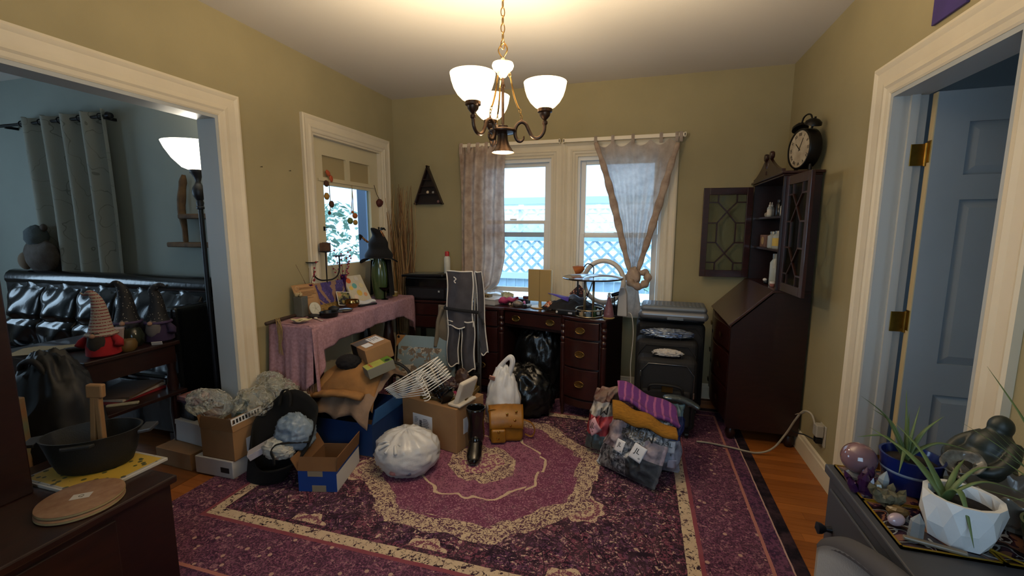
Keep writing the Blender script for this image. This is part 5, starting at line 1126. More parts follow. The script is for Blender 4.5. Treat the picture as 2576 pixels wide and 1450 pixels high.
t = thing('shell_print_box', 'small pink box printed with a shell on the middle hutch shelf', 'box', (.87, 3.55, z2+.0006), .1); MB().box(-.03, .03, -.055, .055, 0, .085).build('box', mat('pink print', '6d5248', .8, var=.4, vs=25), parent=t, bevel=.002); MB().at(T(-.031, 0, .045) @ roty(-math.pi/2)).lathe([(0, .001), (.028, .001), (.028, 0)], 20, 1, .9).build('print', mat('cream print', 'a58a62', .8), parent=t)
jar('mason_jar', 'glass mason jar with pewter lid on the middle hutch shelf', 'jar', .865, 3.38, z2, .036, .11, gl, mlid)
jar('mustard_jar', 'glass jar with yellow label on the middle hutch shelf', 'jar', .865, 3.27, z2, .034, .115, gl, mlid, yl)
jar('clear_flask', 'tall clear glass bottle on the desk shelf of the hutch', 'bottle', .87, 3.30, z3, .034, .21, gl, mlid)
t = thing('white_trinket', 'small white and black figurine on the hutch desk shelf', 'figurine', (.835, 3.35, z3+.0006)); MB().ball((0, 0, .014), (.018, .014, .014), 12, 8).build('body', mat('black enamel', '111114', .3), parent=t, smooth=True); MB().ball((-.01, 0, .03), (.014, .012, .011), 12, 8).build('head', mat('white enamel', 'bdb9b2', .3), parent=t, smooth=True)
t = thing('pink_lidded_pot', 'tiny pink pot with white lid on the hutch desk shelf', 'pot', (.84, 3.22, z3+.0006)); MB().lathe([(.014, 0), (.018, .01), (.018, .02)], 14).build('pot', mat('dull pink', '8a5a54', .5), parent=t, smooth=40); MB().at(T(0, 0, .02)).lathe([(.019, 0), (.019, .014), (0, .016)], 14).build('lid', MATS['white enamel'], parent=t, smooth=40)
t = thing('alarm_clock', 'large round black alarm clock with bells on the secretary cabinet', 'clock', (.925, 3.12, 1.7285), math.radians(-167+90)); K = dict(parent=t)
# local -y... face points along local -y after rotation: local frame x right, -y front
cb_ = mat('black clock metal', '15120f', .4, .5)
MB().at(T(0, 0, .135) @ rotx(math.pi/2)).lathe([(.112, -.035), (.118, -.03), (.12, .03), (.116, .036), (.108, .036), (.108, .028), (0, .028)], 40).build('case', cb_, smooth=40, **K)
MB().at(T(0, 0, .135) @ rotx(math.pi/2)).lathe([(0, .0295), (.108, .0295)], 40, cap=False).build('dial', mat('parchment dial', 'b5a68c', .7, var=.25, vs=14, col2='8d7c62'), **K)
Fm = T(0, -.0305, .135) @ rotx(math.pi/2)
for i, s_ in enumerate('XII I II III IV V VI VII VIII IX X XI'.split()):
    a = math.pi/2-i*math.pi/6; text(s_, .026, Fm @ T(.085*math.cos(a), .085*math.sin(a), 0) @ rotz(a-math.pi/2), cb_, 'numeral', t, world=False)
for a, l_, w_ in ((1.05, .07, .004), (2.4, .05, .005)): MB().at(Fm @ rotz(a)).box(-.012, l_, -w_/2, w_/2, .001, .002).build('hand', cb_, **K)
for s_ in (-1, 1):
    MB().at(T(s_*.062, 0, .262) @ roty(s_*.45)).lathe([(.006, -.02), (.006, .0), (.045, .002), (.042, .018), (.025, .032), (.006, .038), (.006, .046), (0, .048)], 24).build('bell', cb_, smooth=40, **K)
    MB().at(T(s_*.07, 0, 0)).lathe([(.009, 0), (.012, .01), (.008, .04)], 12).build('foot', cb_, smooth=40, **K)
b = MB(); b.tube(spline([(-.05, 0, .30), (-.035, 0, .325), (0, 0, .335), (.035, 0, .325), (.05, 0, .30)], 5), .005, 6); b.build('carry_handle', cb_, smooth=True, **K)
# ================================================================ SUITCASES
sc1 = mat('black nylon', '121113', .75, var=.2, vs=20, bump=.25, bs=400); zipm = mat('gunmetal zip', '5a5a5c', .3, .9)
def suitcase(label, x0, x1, y0, y1, zt, badge=False):
    t = thing('rolling_suitcase', label, 'suitcase', ((x0+x1)/2, (y0+y1)/2, .009)); w = x1-x0; d = y1-y0; h = zt-.009; K = dict(parent=t)
    MB().box(-w/2, w/2, -d/2, d/2, .05, h).build('shell', sc1, bevel=.04, bseg=4, **K)
    MB().box(-w/2+.035, w/2-.035, -d/2-.022, -d/2+.01, .09, h*.62).build('front_pocket', sc1, bevel=.02, bseg=3, **K)
    for z_ in (.09, h-.06):
        b = MB(); 
        b.tube([(-w/2+.03, -d/2-.001, .1), (-w/2+.02, -d/2-.001, h-.10), (-w/2+.07, -d/2-.001, h-.035), (w/2-.07, -d/2-.001, h-.035), (w/2-.02, -d/2-.001, h-.10), (w/2-.03, -d/2-.001, .1)], .005, 6); 
    b.build('zipper', zipm if badge else sc1, smooth=True, **K)
    b = MB(); b.tube(spline([(-.09, -d/4, h-.002), (-.08, -d/4, h+.022), (0, -d/4, h+.028), (.08, -d/4, h+.022), (.09, -d/4, h-.002)], 4), .009, 8, flat=.6); b.build('carry_handle', blk, smooth=True, **K)
    for x in (-w/2+.045, w/2-.045):
        for y in (-d/2+.035, d/2-.035):
            MB().at(T(x, y, .0) @ T(0, 0, .022) @ roty(math.pi/2)).lathe([(.016, -.012), (.022, -.01), (.022, .01), (.016, .012)], 14).build('wheel', pblk, smooth=40, **K); MB().box(x-.016, x+.016, y-.016, y+.016, .03, .055).build('wheel_housing', pblk, **K)
    if badge:
        MB().box(-.03, .04, -d/2-.030, -d/2-.022, h*.60, h*.60+.045).build('metal_badge', mat('brass badge', '8a6a3a', .3, .9), bevel=.003, **K)
        b = MB(); b.tube(spline([(-.11, -d/2-.015, h*.6), (-.10, -d/2-.035, h*.68), (-.02, -d/2-.04, h*.70), (.08, -d/2-.04, h*.68), (.10, -d/2-.03, h*.6)], 5), .008, 8); b.build('front_handle', blk, smooth=True, **K)
        for x, z_ in ((-.165, h*.78), (.14, h*.45), (.165, h*.55)): MB().box(x-.004, x+.004, -d/2-.036, -d/2-.02, z_, z_+.04).build('zip_pull', mat('steel pull', '9a9a96', .25, .9), bevel=.002, **K)
    return t
suitcase('black suitcase with a brass badge, smallest of the three by the secretary cabinet', .01, .385, 2.94, 3.10, .545, True)
suitcase('black suitcase standing between the badge suitcase and the tall one', -.005, .41, 3.135, 3.31, .62)
suitcase('tall black suitcase under the silver case near the window', -.005, .475, 3.345, 3.60, .705)
t = thing('silver_appliance_case', 'rounded silver plastic case with ribbed lid lying on the suitcases', 'appliance', (.25, 3.42, .735), -.05); K = dict(parent=t)
slv = mat('silver plastic', '6e7074', .35, .4)
MB().box(-.235, .235, -.145, .145, 0, .065).build('body', slv, bevel=.05, bseg=5, **K); MB().box(-.225, .225, -.135, .135, .055, .10).build('lid', mat('ribbed lid', '60666c', .45, .3), bevel=.035, bseg=4, **K)
for i in range(15): MB().box(-.19+i*.027, -.178+i*.027, -.10, .10, .099, .103).build('rib', slv, bevel=.001, **K)
MB().box(-.04, .07, -.152, -.14, .005, .025).build('latch', MATS['ribbed lid'], bevel=.003, **K)
MB().box(-.17, .17, -.09, .09, -.009, .0).build('foot_pad', pblk, **K)
fsil = mat('silver foil', '9a9ea2', .22, .8, bump=.9, bs=35); fblue = mat('blue foil', '1c3a6a', .25, .5, bump=.8, bs=40, var=.5, vs=18, col2='a9b2ba')
def crumple(c, r, s, amp, seg=28, rings=18, rot=0, flatb=True):
    b = MB().at(T(Vector(c)) @ rotz(rot))
    def f(q):
        k = 1+amp*ridge(q, 2.3, s)+amp*.65*ridge(q, 5, s+3)+amp*.4*ridge(q, 11, s+5); q = q*k
        if flatb and q.z < -.72: q = Vector((q.x, q.y, -.72))
        return q
    b.ball((0, 0, r[2]*.72 if flatb else 0), r, max(seg, 60), max(rings, 40), f); return b
o = crumple((.205, 3.2, .637), (.14, .05, .028), 4, .2).build('blue_foil_bag', fblue, smooth=40); tag(o, 'blue and silver foil bag lying on top of the middle suitcase', 'bag')
o = crumple((.20, 3.0, .557), (.075, .035, .02), 9, .22).build('white_tissue', mat('white tissue', 'a8a4a0', .8), smooth=40); tag(o, 'crumpled white tissue on top of the badge suitcase', 'tissue')
o = MB().box(.005, .465, 3.36, 3.585, .707, .725).build('dark_towel', mat('dark towel', '131416', .95), bevel=.008); tag(o, 'folded dark cloth between the tall suitcase and the silver case', 'cloth')
# ================================================================ FLOOR CLUTTER
RZ0 = .009
kraft = mat('corrugated cardboard', '8d6a47', .85, var=.12, vs=6); kraftd = mat('cardboard inside', '6a4a2c', .9, var=.1, vs=6); bluep = mat('blue printed card', '143c82', .5); whitecard = mat('white card board', 'b9b8b8', .7, var=.05); tape = mat('paper tape', '8d7f68', .5); labm = mat('shipping label', 'd0d2d6', .6); ink = mat('black ink', '17171a', .6); trash = mat('black bin liner', '0a0b0d', .28, bump=.9, bs=22, spec=.5)
def obox(t, w, d, h, m, mi, flaps=(), th=.004, K=None):      # open carton centred on the thing, flaps = list of (side, angle, length)
    K = K or dict(parent=t)
    MB().box(-w/2, w/2, -d/2, d/2, 0, th).build('bottom', mi, **K)
    for nm, q in (('front_side', (-w/2, w/2, -d/2, -d/2+th)), ('back_side', (-w/2, w/2, d/2-th, d/2)), ('left_side', (-w/2, -w/2+th, -d/2+th, d/2-th)), ('right_side', (w/2-th, w/2, -d/2+th, d/2-th))): MB().box(*q, th, h).build(nm, m, **K)
    for side, an, ln in flaps:
        a = math.radians(an)
        if side == 'f': M = T(0, -d/2, h) @ rotx(a); bx = (-w/2, w/2, -th, 0, 0, ln)
        if side == 'b': M = T(0, d/2, h) @ rotx(-a); bx = (-w/2, w/2, 0, th, 0, ln)
        if side == 'l': M = T(-w/2, 0, h) @ roty(-a); bx = (-th, 0, -d/2, d/2, 0, ln)
        if side == 'r': M = T(w/2, 0, h) @ roty(a); bx = (0, th, -d/2, d/2, 0, ln)
        MB().at(M).box(*bx).build('flap', mi if side != 'r' else m, **K)
# brown shipping box
bc = Vector((-1.035, 2.347, RZ0)); ba = math.radians(-13.7); dxv = Vector((math.cos(ba), math.sin(ba), 0)); dyv = Vector((-math.sin(ba), math.cos(ba), 0))
t = thing('shipping_box', 'closed brown shipping box with a large address label beside the standing boot', 'box', bc-dxv*.22+dyv*.15, ba); K = dict(parent=t)
BT = .285
MB().box(-.22, .22, -.15, .15, 0, BT-.004).build('carton', kraft, bevel=.004, **K)
MB().box(-.22, .22, -.15, -.002, BT-.004, BT).build('flap', kraft, **K); MB().box(-.22, .22, .002, .15, BT-.004, BT).build('flap', kraft, **K)
MB().box(-.13, .03, -.1512, -.1502, .045, .195).build('address_label', labm, **K)
rnd = random.Random(3)
for i in range(14): MB().box(-.075, -.06+rnd.uniform(0, .012), -.1522, -.1512, .155-i*.0045, .155-i*.0045+rnd.choice((.0015, .003))).build('barcode_bar', ink, **K)
for i in range(7): MB().box(-.045, -.045+rnd.uniform(.02, .05), -.1522, -.1512, .165-i*.011, .168-i*.011).build('printed_line', ink, **K)
for i in range(4): MB().box(-.115, -.115+rnd.uniform(.015, .03), -.1522, -.1512, .17-i*.01, .172-i*.01).build('printed_line', ink, **K)
MB().box(-.01, -.002, -.1522, -.1512, .06, .072).build('printed_block', ink, **K); MB().box(.2202, .2212, -.08, -.0, .1, .2).build('side_label', labm, **K)
def onb(x, y, z=0): return bc-dxv*.22+dyv*.15+dxv*x+dyv*y+Vector((0, 0, BT+z))
# tray of jewellery on the box
goldp = mat('gilt wood', '6b531f', .4, .4); dkc = mat('dark plum cloth', '33181c', .85, bump=.4, bs=50)
t = thing('gilt_tray', 'gilt-edged dark tray heaped with trinkets on the shipping box', 'tray', onb(.04, .03, .001), ba+.25); K = dict(parent=t)
MB().box(-.16, .15, -.11, .13, 0, .008).build('tray_base', mat('dark tray', '20120c', .5), **K)
for nm, q in (('rim', (-.165, .155, -.115, -.105)), ('rim', (-.165, .155, .125, .135)), ('rim', (-.165, -.155, -.115, .135)), ('rim', (.145, .155, -.115, .135))): MB().box(*q, 0, .03).build(nm, goldp, bevel=.003, **K)
def obj_on(name, label, cat, x, y, z, r, col, s, amp=.2, rough=.5, metal=0):
    p = onb(x, y, z); o = crumple(p, r, s, amp, 16, 10).build(name, mat('cl '+col, col, rough, metal, var=.4, vs=30), smooth=40); return tag(o, label, cat)
obj_on('plum_cloth', 'dark plum cloth bunched in the gilt tray', 'cloth', .0, .04, .01, (.10, .07, .05), '2a1418', 2)
obj_on('brown_purse', 'small brown purse standing at the back of the gilt tray', 'purse', .10, .08, .01, (.05, .03, .09), '3a2418', 6, .1)
obj_on('bead_necklace_pile', 'pile of beads and chains at the front of the gilt tray', 'jewellery', .03, -.06, .01, (.08, .03, .02), '6a5e4c', 8, .3, .3, .4)
obj_on('magenta_pouch', 'small magenta pouch in the gilt tray', 'pouch', .10, -.01, .01, (.02, .018, .02), '7a1c46', 5, .2)
p = onb(.135, -.0, .012); o = MB().at(T(p) @ rotz(.4) @ rotx(.3)).box(-.014, .014, -.012, .012, 0, .022).build('ring_box', mat('white ring box', 'b5b0ac', .5), bevel=.003); tag(o, 'tiny white ring box in the gilt tray', 'box')
t = thing('small_picture', 'small gilt picture frame leaning at the back of the tray', 'frame', onb(.08, .14, .0), ba+.15)
for q in ((-.075, .075, .0, .012), (-.075, .075, .088, .1), (-.075, -.063, .012, .088), (.063, .075, .012, .088)): MB().at(rotx(-.35)).box(q[0], q[1], -.006, .006, q[2], q[3]).build('frame_bar', goldp, parent=t, bevel=.002)
MB().at(rotx(-.35)).box(-.063, .063, .0, .004, .012, .088).build('picture', mat('sepia print', '6d4c34', .6, var=.5, vs=25), parent=t)
# hangers
hm = mat('white hanger plastic', 'd8d6d2', .4)
A = Vector((-1.415, 2.315, .315)); B = Vector((-1.13, 2.48, .44)); ax = (B-A).normalized(); upn = Vector((0, 0, 1)); sd = ax.cross(upn).normalized(); nn_ = sd.cross(ax).normalized()
hmesh = None
for i in range(9):
    f = i/8; o_ = A+sd*(.05*(f-.5))+nn_*(.10*f+.02)-ax*(.03*f)
    b = MB()
    if hmesh is None:
        b.tube(spline([(0, 0, 0), (.015, .012, 0), (.17, .075, 0), (.19, .083, 0)], 4), .0032, 6); b.tube([(.37, 0, 0), (.355, .012, 0), (.19, .083, 0)], .0032, 6); b.tube([(0, 0, 0), (.37, 0, 0)], .0032, 6)
        body = b
        hk = MB(); hk.tube(spline([(.19, .083, 0), (.195, .1, 0), (.215, .112, 0), (.222, .132, 0), (.205, .148, 0), (.183, .142, 0)], 5), .003, 6)
    t = thing('plastic_hanger', 'white plastic hanger in the bundle lying between the shipping box and the clothes', 'hanger', o_, 0, 'bundle of white hangers')
    ax_ = (ax+sd*(.26*(.5-f))+nn_*(.10*f)).normalized(); tw = -.25+.2*f; v2 = sd*math.cos(tw)+nn_*math.sin(tw); v2 = (v2-ax_*v2.dot(ax_)).normalized(); v3 = ax_.cross(v2)
    t.matrix_basis = Matrix(((ax_.x, v2.x, v3.x, o_.x), (ax_.y, v2.y, v3.y, o_.y), (ax_.z, v2.z, v3.z, o_.z), (0, 0, 0, 1)))
    if hmesh is None:
        o1 = body.build('frame', hm, parent=t, smooth=True); o2 = hk.build('hook', hm, parent=t, smooth=True); hmesh = (o1, o2)
    else:
        for q in hmesh: cp(q, t)
# boots
bootm = mat('black polished leather', '0d0c0d', .2, coat=.4, bump=.15, bs=30)
def boot(label, M0, name='ankle_boot'):
    t = thing(name, label, 'boot', (0, 0, 0)); t.matrix_basis = M0; K = dict(parent=t)
    # toe towards -y; shaft upright
    secs = [(-.135, .014, .012, .014), (-.118, .030, .022, .022), (-.085, .040, .032, .032), (-.04, .040, .045, .045), (0, .038, .06, .062)]
    vs_ = []; fs = []; n = 16
    rings = []
    for (y, hw, hh, zc) in secs: rings.append([(hw*math.cos(2*math.pi*k/n), y, max(.012, zc+hh*math.sin(2*math.pi*k/n))) for k in range(n)])
    b = MB()
    for r in rings: vs_ += r
    for i in range(len(rings)-1):
        for k in range(n): fs.append((i*n+k, i*n+(k+1) % n, (i+1)*n+(k+1) % n, (i+1)*n+k))
    fs += [tuple(range(n)), tuple((len(rings)-1)*n+k for k in range(n))[::-1]]
    b.add(vs_, fs); b.ball((0, .012, .075), (.037, .055, .06), 18, 12); b.build('foot', bootm, smooth=True, **K)
    def sh(u, v):
        a = u*2*math.pi; rx = .041+.008*v+.003*math.sin(v*9); ry = .048+.004*v; return (rx*math.cos(a), .018+ry*math.sin(a)+.008*math.sin(v*4), .075+.20*v)
    MB().grid(sh, 24, 14, cu=True).build('shaft', bootm, smooth=True, solid=.003, **K)
    MB().box(-.025, .025, .025, .062, 0, .05).build('heel', mat('boot heel', '0a0a0a', .4), bevel=.006, **K)
    MB().prism([(-.012, -.112), (.012, -.112), (.032, -.08), (.034, -.03), (.026, .03), (-.026, .03), (-.034, -.03), (-.032, -.08)], .004, .014).build('sole', MATS['boot heel'], **K)
boot('black leather ankle boot standing upright against the shipping box', T(-.925, 2.385, RZ0) @ rotz(.25) @ Matrix.Diagonal((1.12, 1.12, 1.08, 1)))
boot('black leather ankle boot lying tipped on top of the shipping box', T(onb(.12, -.105, .028)) @ rotz(ba+1.15) @ rotx(math.radians(-52)) @ T(0, .03, -.0), 'ankle_boot')
# white towel folded over the right edge
tow = mat('cream terry', 'c4b9a8', .95, bump=.6, bs=300)
t = thing('cream_towel', 'folded cream towel hanging over the right edge of the shipping box', 'towel', onb(.2, .02, .0), ba)
def tw_(u, v, o=0):
    y = -.09+.19*v; s = u
    if s < .35: x = -.09+.1*s/.35; z = .16-.155*(s/.35)**.8 if False else .012+.13*(1-s/.35)
    else: x = .025+.004*math.sin(v*6); z = .01-.02*(s-.35)/.65
    return (x, y, z+o)
b = MB().at(T(-.02, -.06, .006) @ roty(.35)); b.box(-.012, .02, -.085, .085, 0, .17); b.build('fold', tow, bevel=.014, bseg=4, parent=t)
b = MB().at(T(-.062, -.06, .003)); b.box(0, .095, -.09, .09, .0, .02); b.build('fold', tow, bevel=.009, bseg=4, parent=t)
# white carrier bag
poly = mat('white polythene', 'cfcecd', .35, trans=.15, bump=.7, bs=25); 
t = thing('white_carrier_bag', 'white plastic carrier bag with upright handle behind the shipping box', 'bag', (-.84, 2.745, RZ0)); K = dict(parent=t)
b = MB(); b.ball((-.02, 0, .215), (.105, .08, .215), 60, 40, lambda q: (lambda w: Vector((w.x*(1-.25*max(0, w.z)), w.y*(1-.25*max(0, w.z)), max(-.99, w.z))))(q*(1+.14*ridge(q, 1.8, 4)+.09*ridge(q, 4, 1)+.05*ridge(q, 9, 2)))); b.build('bag_body', poly, smooth=True, **K)
for dy in (-.012, .02):
    b = MB(); b.tube(spline([(-.085, dy, .37), (-.05, dy, .44), (.0, dy, .50), (.03, dy, .52), (.045, dy, .49), (.03, dy, .42), (.01, dy, .36)], 5), .016, 6, flat=.25, upv=(0, 1, 0)); b.build('handle', poly, smooth=True, **K)
MB().at(T(-.085, -.05, .37) @ rotx(.5) @ roty(.3)).box(-.02, .02, -.004, .004, 0, .035).build('pink_tag', mat('pink tag', 'a0705e', .6), **K)
# mustard handbag
must = mat('mustard leather', '80530f', .42, var=.2, vs=20, bump=.2); 
t = thing('mustard_handbag', 'mustard leather handbag with brass studs beside the standing boot', 'handbag', (-.80, 2.63, RZ0), math.radians(20)); K = dict(parent=t)
MB().box(-.115, .105, -.06, .075, 0, .155).build('body', must, bevel=.03, bseg=4, **K)
def flp(u, v): x = -.12+.23*u; s = v*math.pi*.62; return (x*(1-.06*v), .05-.115*math.sin(s)*(.6+.4*v)-.008, .12+.115*math.cos(s*.9)*.9-.02*abs(u-.5))
MB().grid(flp, 16, 16).build('flap', must, smooth=True, solid=.008, **K)
MB().box(-.105, -.01, -.088, -.058, .01, .10).build('front_pocket', must, bevel=.012, bseg=3, **K)
brs = mat('bright brass', 'b58a3a', .25, 1)
for x, y, z in ((-.06, -.089, .045), (-.055, -.089, .088), (.02, -.068, .12), (.05, -.06, .15), (.0, -.05, .19), (.06, -.04, .2)): MB().at(T(x, y, z) @ rotx(math.pi/2)).lathe([(.009, 0), (.008, .004), (.003, .006), (0, .006)], 12).build('stud', brs, smooth=40, **K)
b = MB(); b.tube(spline([(.10, .0, .13), (.16, -.01, .11), (.185, -.01, .06), (.165, -.01, .015), (.12, -.005, .03)], 5), .009, 8, flat=.5); b.build('strap', must, smooth=True, **K)
b = MB(); b.tube(spline([(-.10, .0, .17), (-.12, -.01, .2), (-.09, -.01, .21), (-.06, 0, .2)], 4), .006, 6); b.build('handle_loop', must, smooth=True, **K)
# black bin bags under the desk
o = crumple((-.80, 3.085, RZ0), (.20, .14, .20), 12, .12, 72, 48).build('bin_bag', trash, smooth=True); tag(o, 'black bin bag lying on the rug in front of the kneehole', 'bin bag')
o = crumple((-.775, 3.425, RZ0), (.19, .10, .33), 31, .12, 72, 48).build('bin_bag', trash, smooth=True); tag(o, 'taller black bin bag stuffed inside the desk kneehole', 'bin bag')
# tied white bag
t = thing('tied_white_bag', 'tied translucent white plastic bag on the rug before the shipping box', 'bag', (-1.25, 2.13, RZ0)); K = dict(parent=t)
def wb(q):
    a = math.atan2(q.y, q.x); k = 1+.06*ridge(q, 2, 7)+.045*ridge(q, 4.5, 2)+.03*ridge(q, 10, 4)+.035*math.sin(a*11+q.z*4)*max(0, q.z+.3); q = q*k
    if q.z < -.8: q = Vector((q.x, q.y, -.8))
    top = max(0, q.z-.55); return Vector((q.x*(1-.3*top), q.y*(1-.3*top), q.z-.25*max(0, q.z-.8)))
MB().ball((0, 0, .105), (.175, .16, .132), 72, 48, wb).build('bag_body', mat('translucent bag', 'c9c9cb', .3, trans=.2, bump=.8, bs=16), smooth=True, **K)
for a, c in ((3.9, 'b07f5c'), (4.7, 'a8706c'), (5.3, '5a5a6c')):
    MB().at(T(.14*math.cos(a)*1.02, .142*math.sin(a)*1.0, .05) @ rotz(a)).ball((0, 0, 0), (.03, .028, .018), 12, 8, lambda q: q*(1+.3*nz(q, 2))).build('contents_patch', mat('bag contents '+c, c, .5), smooth=True, **K)
b = MB()
for i in range(11):
    a = i*.57; b.tube(spline([(-.02, -.09, .16), (-.02+.05*math.cos(a), -.09+.04*math.sin(a), .20-.01*abs(math.sin(a))), (-.02+.11*math.cos(a), -.07+.10*math.sin(a), .165)], 4), [.004+.006*abs(math.sin(i+k*.3)) for k in range(9)], 6)
b.build('gathered_neck', MATS['translucent bag'], smooth=True, **K)
# small blue and white open carton
t = thing('open_blue_carton', 'small open carton with blue end and white side on the rug', 'box', (-1.62, 1.93, RZ0), math.radians(14)); 
obox(t, .205, .30, .115, kraftd, kraftd, (('l', 28, .075), ('r', 6, .08), ('f', -20, .07)))
K = dict(parent=t); MB().box(-.1025, .1025, -.152, -.1502, 0, .115).build('blue_end', bluep, **K); MB().box(.1027, .1045, -.15, .15, 0, .10).build('white_side', whitecard, **K); MB().box(.1027, .1047, -.15, .15, .10, .115).build('blue_band', bluep, **K)
MB().box(-.05, .03, -.1535, -.152, .085, .115).build('tape', tape, **K); MB().box(-.03, .045, -.1535, -.152, 0, .035).build('tape', tape, **K)
# blue bin of clothes
BNX0, BNX1, BNY0, BNY1 = -2.0, -1.505, 2.165, 2.62
t = thing('blue_clothes_bin', 'large blue cardboard bin heaped with clothes', 'bin', ((BNX0+BNX1)/2, (BNY0+BNY1)/2, RZ0)); K = dict(parent=t)
bw, bd = BNX1-BNX0, BNY1-BNY0; blued = mat('deep blue card', '12305c', .55, var=.1)
obox(t, bw, bd, .21, blued, kraftd, (('r', 14, .10),))
MB().at(T(bw/2+.001, 0, .21) @ roty(math.radians(14))).box(.0045, .0065, -bd/2, bd/2, 0, .1).build('pale_blue_flap', mat('pale blue card', '2f6299', .5), **K)
def heap(x, y):
    cxh, cyh = -1.72, 2.43; r = math.hypot((x-cxh)/.37, (y-cyh)/.36); return .235+.265*max(0, 1-r**1.7)
def dressf(u, v):
    x = -2.005+.487*u; y = 2.125+.60*v; h = heap(x, y)+.024*ridge((x*3, y*3, 0), 2.2, 3)+.014*ridge((x*6, y*6, 0), 2, 1)
    h = max(h, .232); fr = max(0, 2.162-y)/.037; h -= fr*(.03+.035*math.sin(u*7+.5)**2); rgt = max(0, x+1.502)/.04; h -= .025*rgt*(.5+.5*math.sin(v*9))
    return (x, y-.012*fr*math.sin(u*23), h)
o = MB().grid(dressf, 80, 80).build('taupe_dress', cloth('taupe drape', '8a7464', .05, col2='6d5a4c', vs=8, var=.2, bump=.3, bs=200), smooth=True, solid=.006); tag(o, 'taupe dress spilling over the front of the blue bin', 'clothes')
tan = mat('tan corduroy', '8a6238', .9, var=.15, vs=12, bump=.4, bs=150, stretch=(1, 1, 1))
t = thing('tan_jacket', 'tan jacket with its sleeve thrown over the heap in the blue bin', 'jacket', (-1.78, 2.3, .3)); K = dict(parent=t, world=True)
def jf(u, v):
    x = -1.90+.38*u-.06*v; y = 2.20+.30*v; return (x, y, heap(x, y)+.045+.012*ridge((x*4, y*4, 1), 2, 8)-.05*max(0, .12-v)/.12-.03*max(0, u-.85)/.15)
MB().grid(jf, 30, 24).build('jacket_body', tan, smooth=True, solid=.01, **K)
def sl(pts, r, nm):
    b = MB(); P = spline(pts, 6); b.tube(P, [r*(1+.08*math.sin(i*1.3)) for i in range(len(P))], 12, flat=.5); b.build(nm, tan, smooth=True, **K)
sl([(-1.83, 2.42, heap(-1.83, 2.42)+.05), (-1.90, 2.30, heap(-1.9, 2.3)+.055), (-1.965, 2.19, .345), (-1.985, 2.13, .275), (-1.985, 2.105, .245)], .05, 'sleeve')
sl([(-1.90, 2.19, .36), (-1.80, 2.165, .385), (-1.68, 2.165, .395), (-1.57, 2.18, .38)], .042, 'hem_fold')
o = crumple((-1.77, 2.335, .50), (.075, .06, .045), 3, .1, 18, 12).build('black_beanie', mat('black knit', '0f0e12', .95), smooth=True); tag(o, 'black knitted cap squashed under the small parcels', 'hat')
t = thing('kraft_parcel', 'small brown parcel with black tape and white labels on the clothes heap', 'parcel', (-1.675, 2.47, .535), math.radians(-32)); K = dict(parent=t); Mp = rotx(math.radians(12)) @ Matrix.Diagonal((1.3, 1.3, 1.15, 1))
MB().at(Mp).box(-.09, .09, -.07, .07, 0, .095).build('carton', kraft, bevel=.003, **K); MB().at(Mp).box(-.075, -.01, -.0712, -.07, .0, .095).build('black_tape', blk, **K); MB().at(Mp).box(-.075, -.01, -.07, .02, .0952, .0958).build('black_tape', mat('tape over top', '4a4640', .5), **K); MB().at(Mp).box(-.06, .04, .0, .06, .096, .0965).build('white_label', labm, **K); MB().at(Mp).box(.0, .06, -.05, -.01, .096, .0965).build('white_label', labm, **K)
for i in range(4): MB().at(Mp).box(-.05, -.01+.01*(i % 2), .01+i*.011, .013+i*.011, .0966, .0969).build('printed_line', ink, **K)
t = thing('green_seed_box', 'small grey box with a green and yellow printed lid beside the brown parcel', 'box', (-1.535, 2.325, .495), math.radians(-38)); Mp = rotx(math.radians(14)); K = dict(parent=t)
MB().at(Mp).box(-.05, .05, -.085, .085, 0, .062).build('carton', mat('grey card', '6d6d62', .7), bevel=.002, **K); MB().at(Mp).box(-.048, .048, -.083, .083, .0622, .0628).build('printed_lid', mat('yellow green print', '9aa04e', .7, var=.15, vs=12), **K); MB().at(Mp).box(-.048, .048, .03, .083, .063, .0634).build('green_band', mat('leaf green print', '587a26', .7), **K); MB().at(Mp @ T(.02, .055, .0634)).lathe([(0, .0005), (.016, .0005), (.016, 0)], 18, 1.3, 1).build('dark_oval', mat('dark green print', '1c2a14', .6), **K)
for i in range(6): MB().at(Mp @ T(-.035+i*.013, -.05+.004*(i % 2), .063)).lathe([(0, .0006), (.006, .0005), (.006, 0)], 10).build('red_dot', mat('red print', 'a0452c', .7), **K)
o = MB(); o.tube(spline([(-1.57, 2.45, .53), (-1.50, 2.49, .50), (-1.44, 2.50, .455), (-1.42, 2.48, .43)], 5), .018, 8, flat=.5); o = o.build('black_strap', blk, smooth=True); tag(o, 'black padded strap lying over the back of the clothes heap', 'strap')
# beach painting and cork board leaning behind
def beach(vec):
    v, x, y, z = xpos(); n = xnoise(v, 7, 5, .65, .8); n2 = xnoise(v, 22, 4); c = xcol((z-.1)*3, '5d625e', '74878f'); return xcol((n*.6+n2*.4).gt(.49)*z.lt(.45), c, xcol(n2.gt(.5), 'a89f92', '6a5c4e'))
t = thing('seascape_canvas', 'unframed seascape canvas propped behind the clothes heap', 'painting', (-1.58, 2.945, RZ0), .04); Mq = rotx(-math.radians(12)); K = dict(parent=t)
MB().at(Mq).box(-.24, .25, -.012, .012, .13, .545).build('canvas', mat('seascape', '7a8a92', .8, fn=beach), bevel=.003, **K); MB().at(Mq).box(-.24, .25, -.012, .012, 0.02, .13).build('backing', kraftd, **K); MB().at(Mq).prism([(-.255, .545), (-.18, .545), (-.255, .45)], -.014, .014, 'y').build('corner_guard', tan, **K); MB().at(Mq @ T(-.238, -.0145, .53) @ rotx(math.pi/2)).lathe([(.012, 0), (.008, .003), (0, .003)], 12).build('corner_stud', pblk, **K)
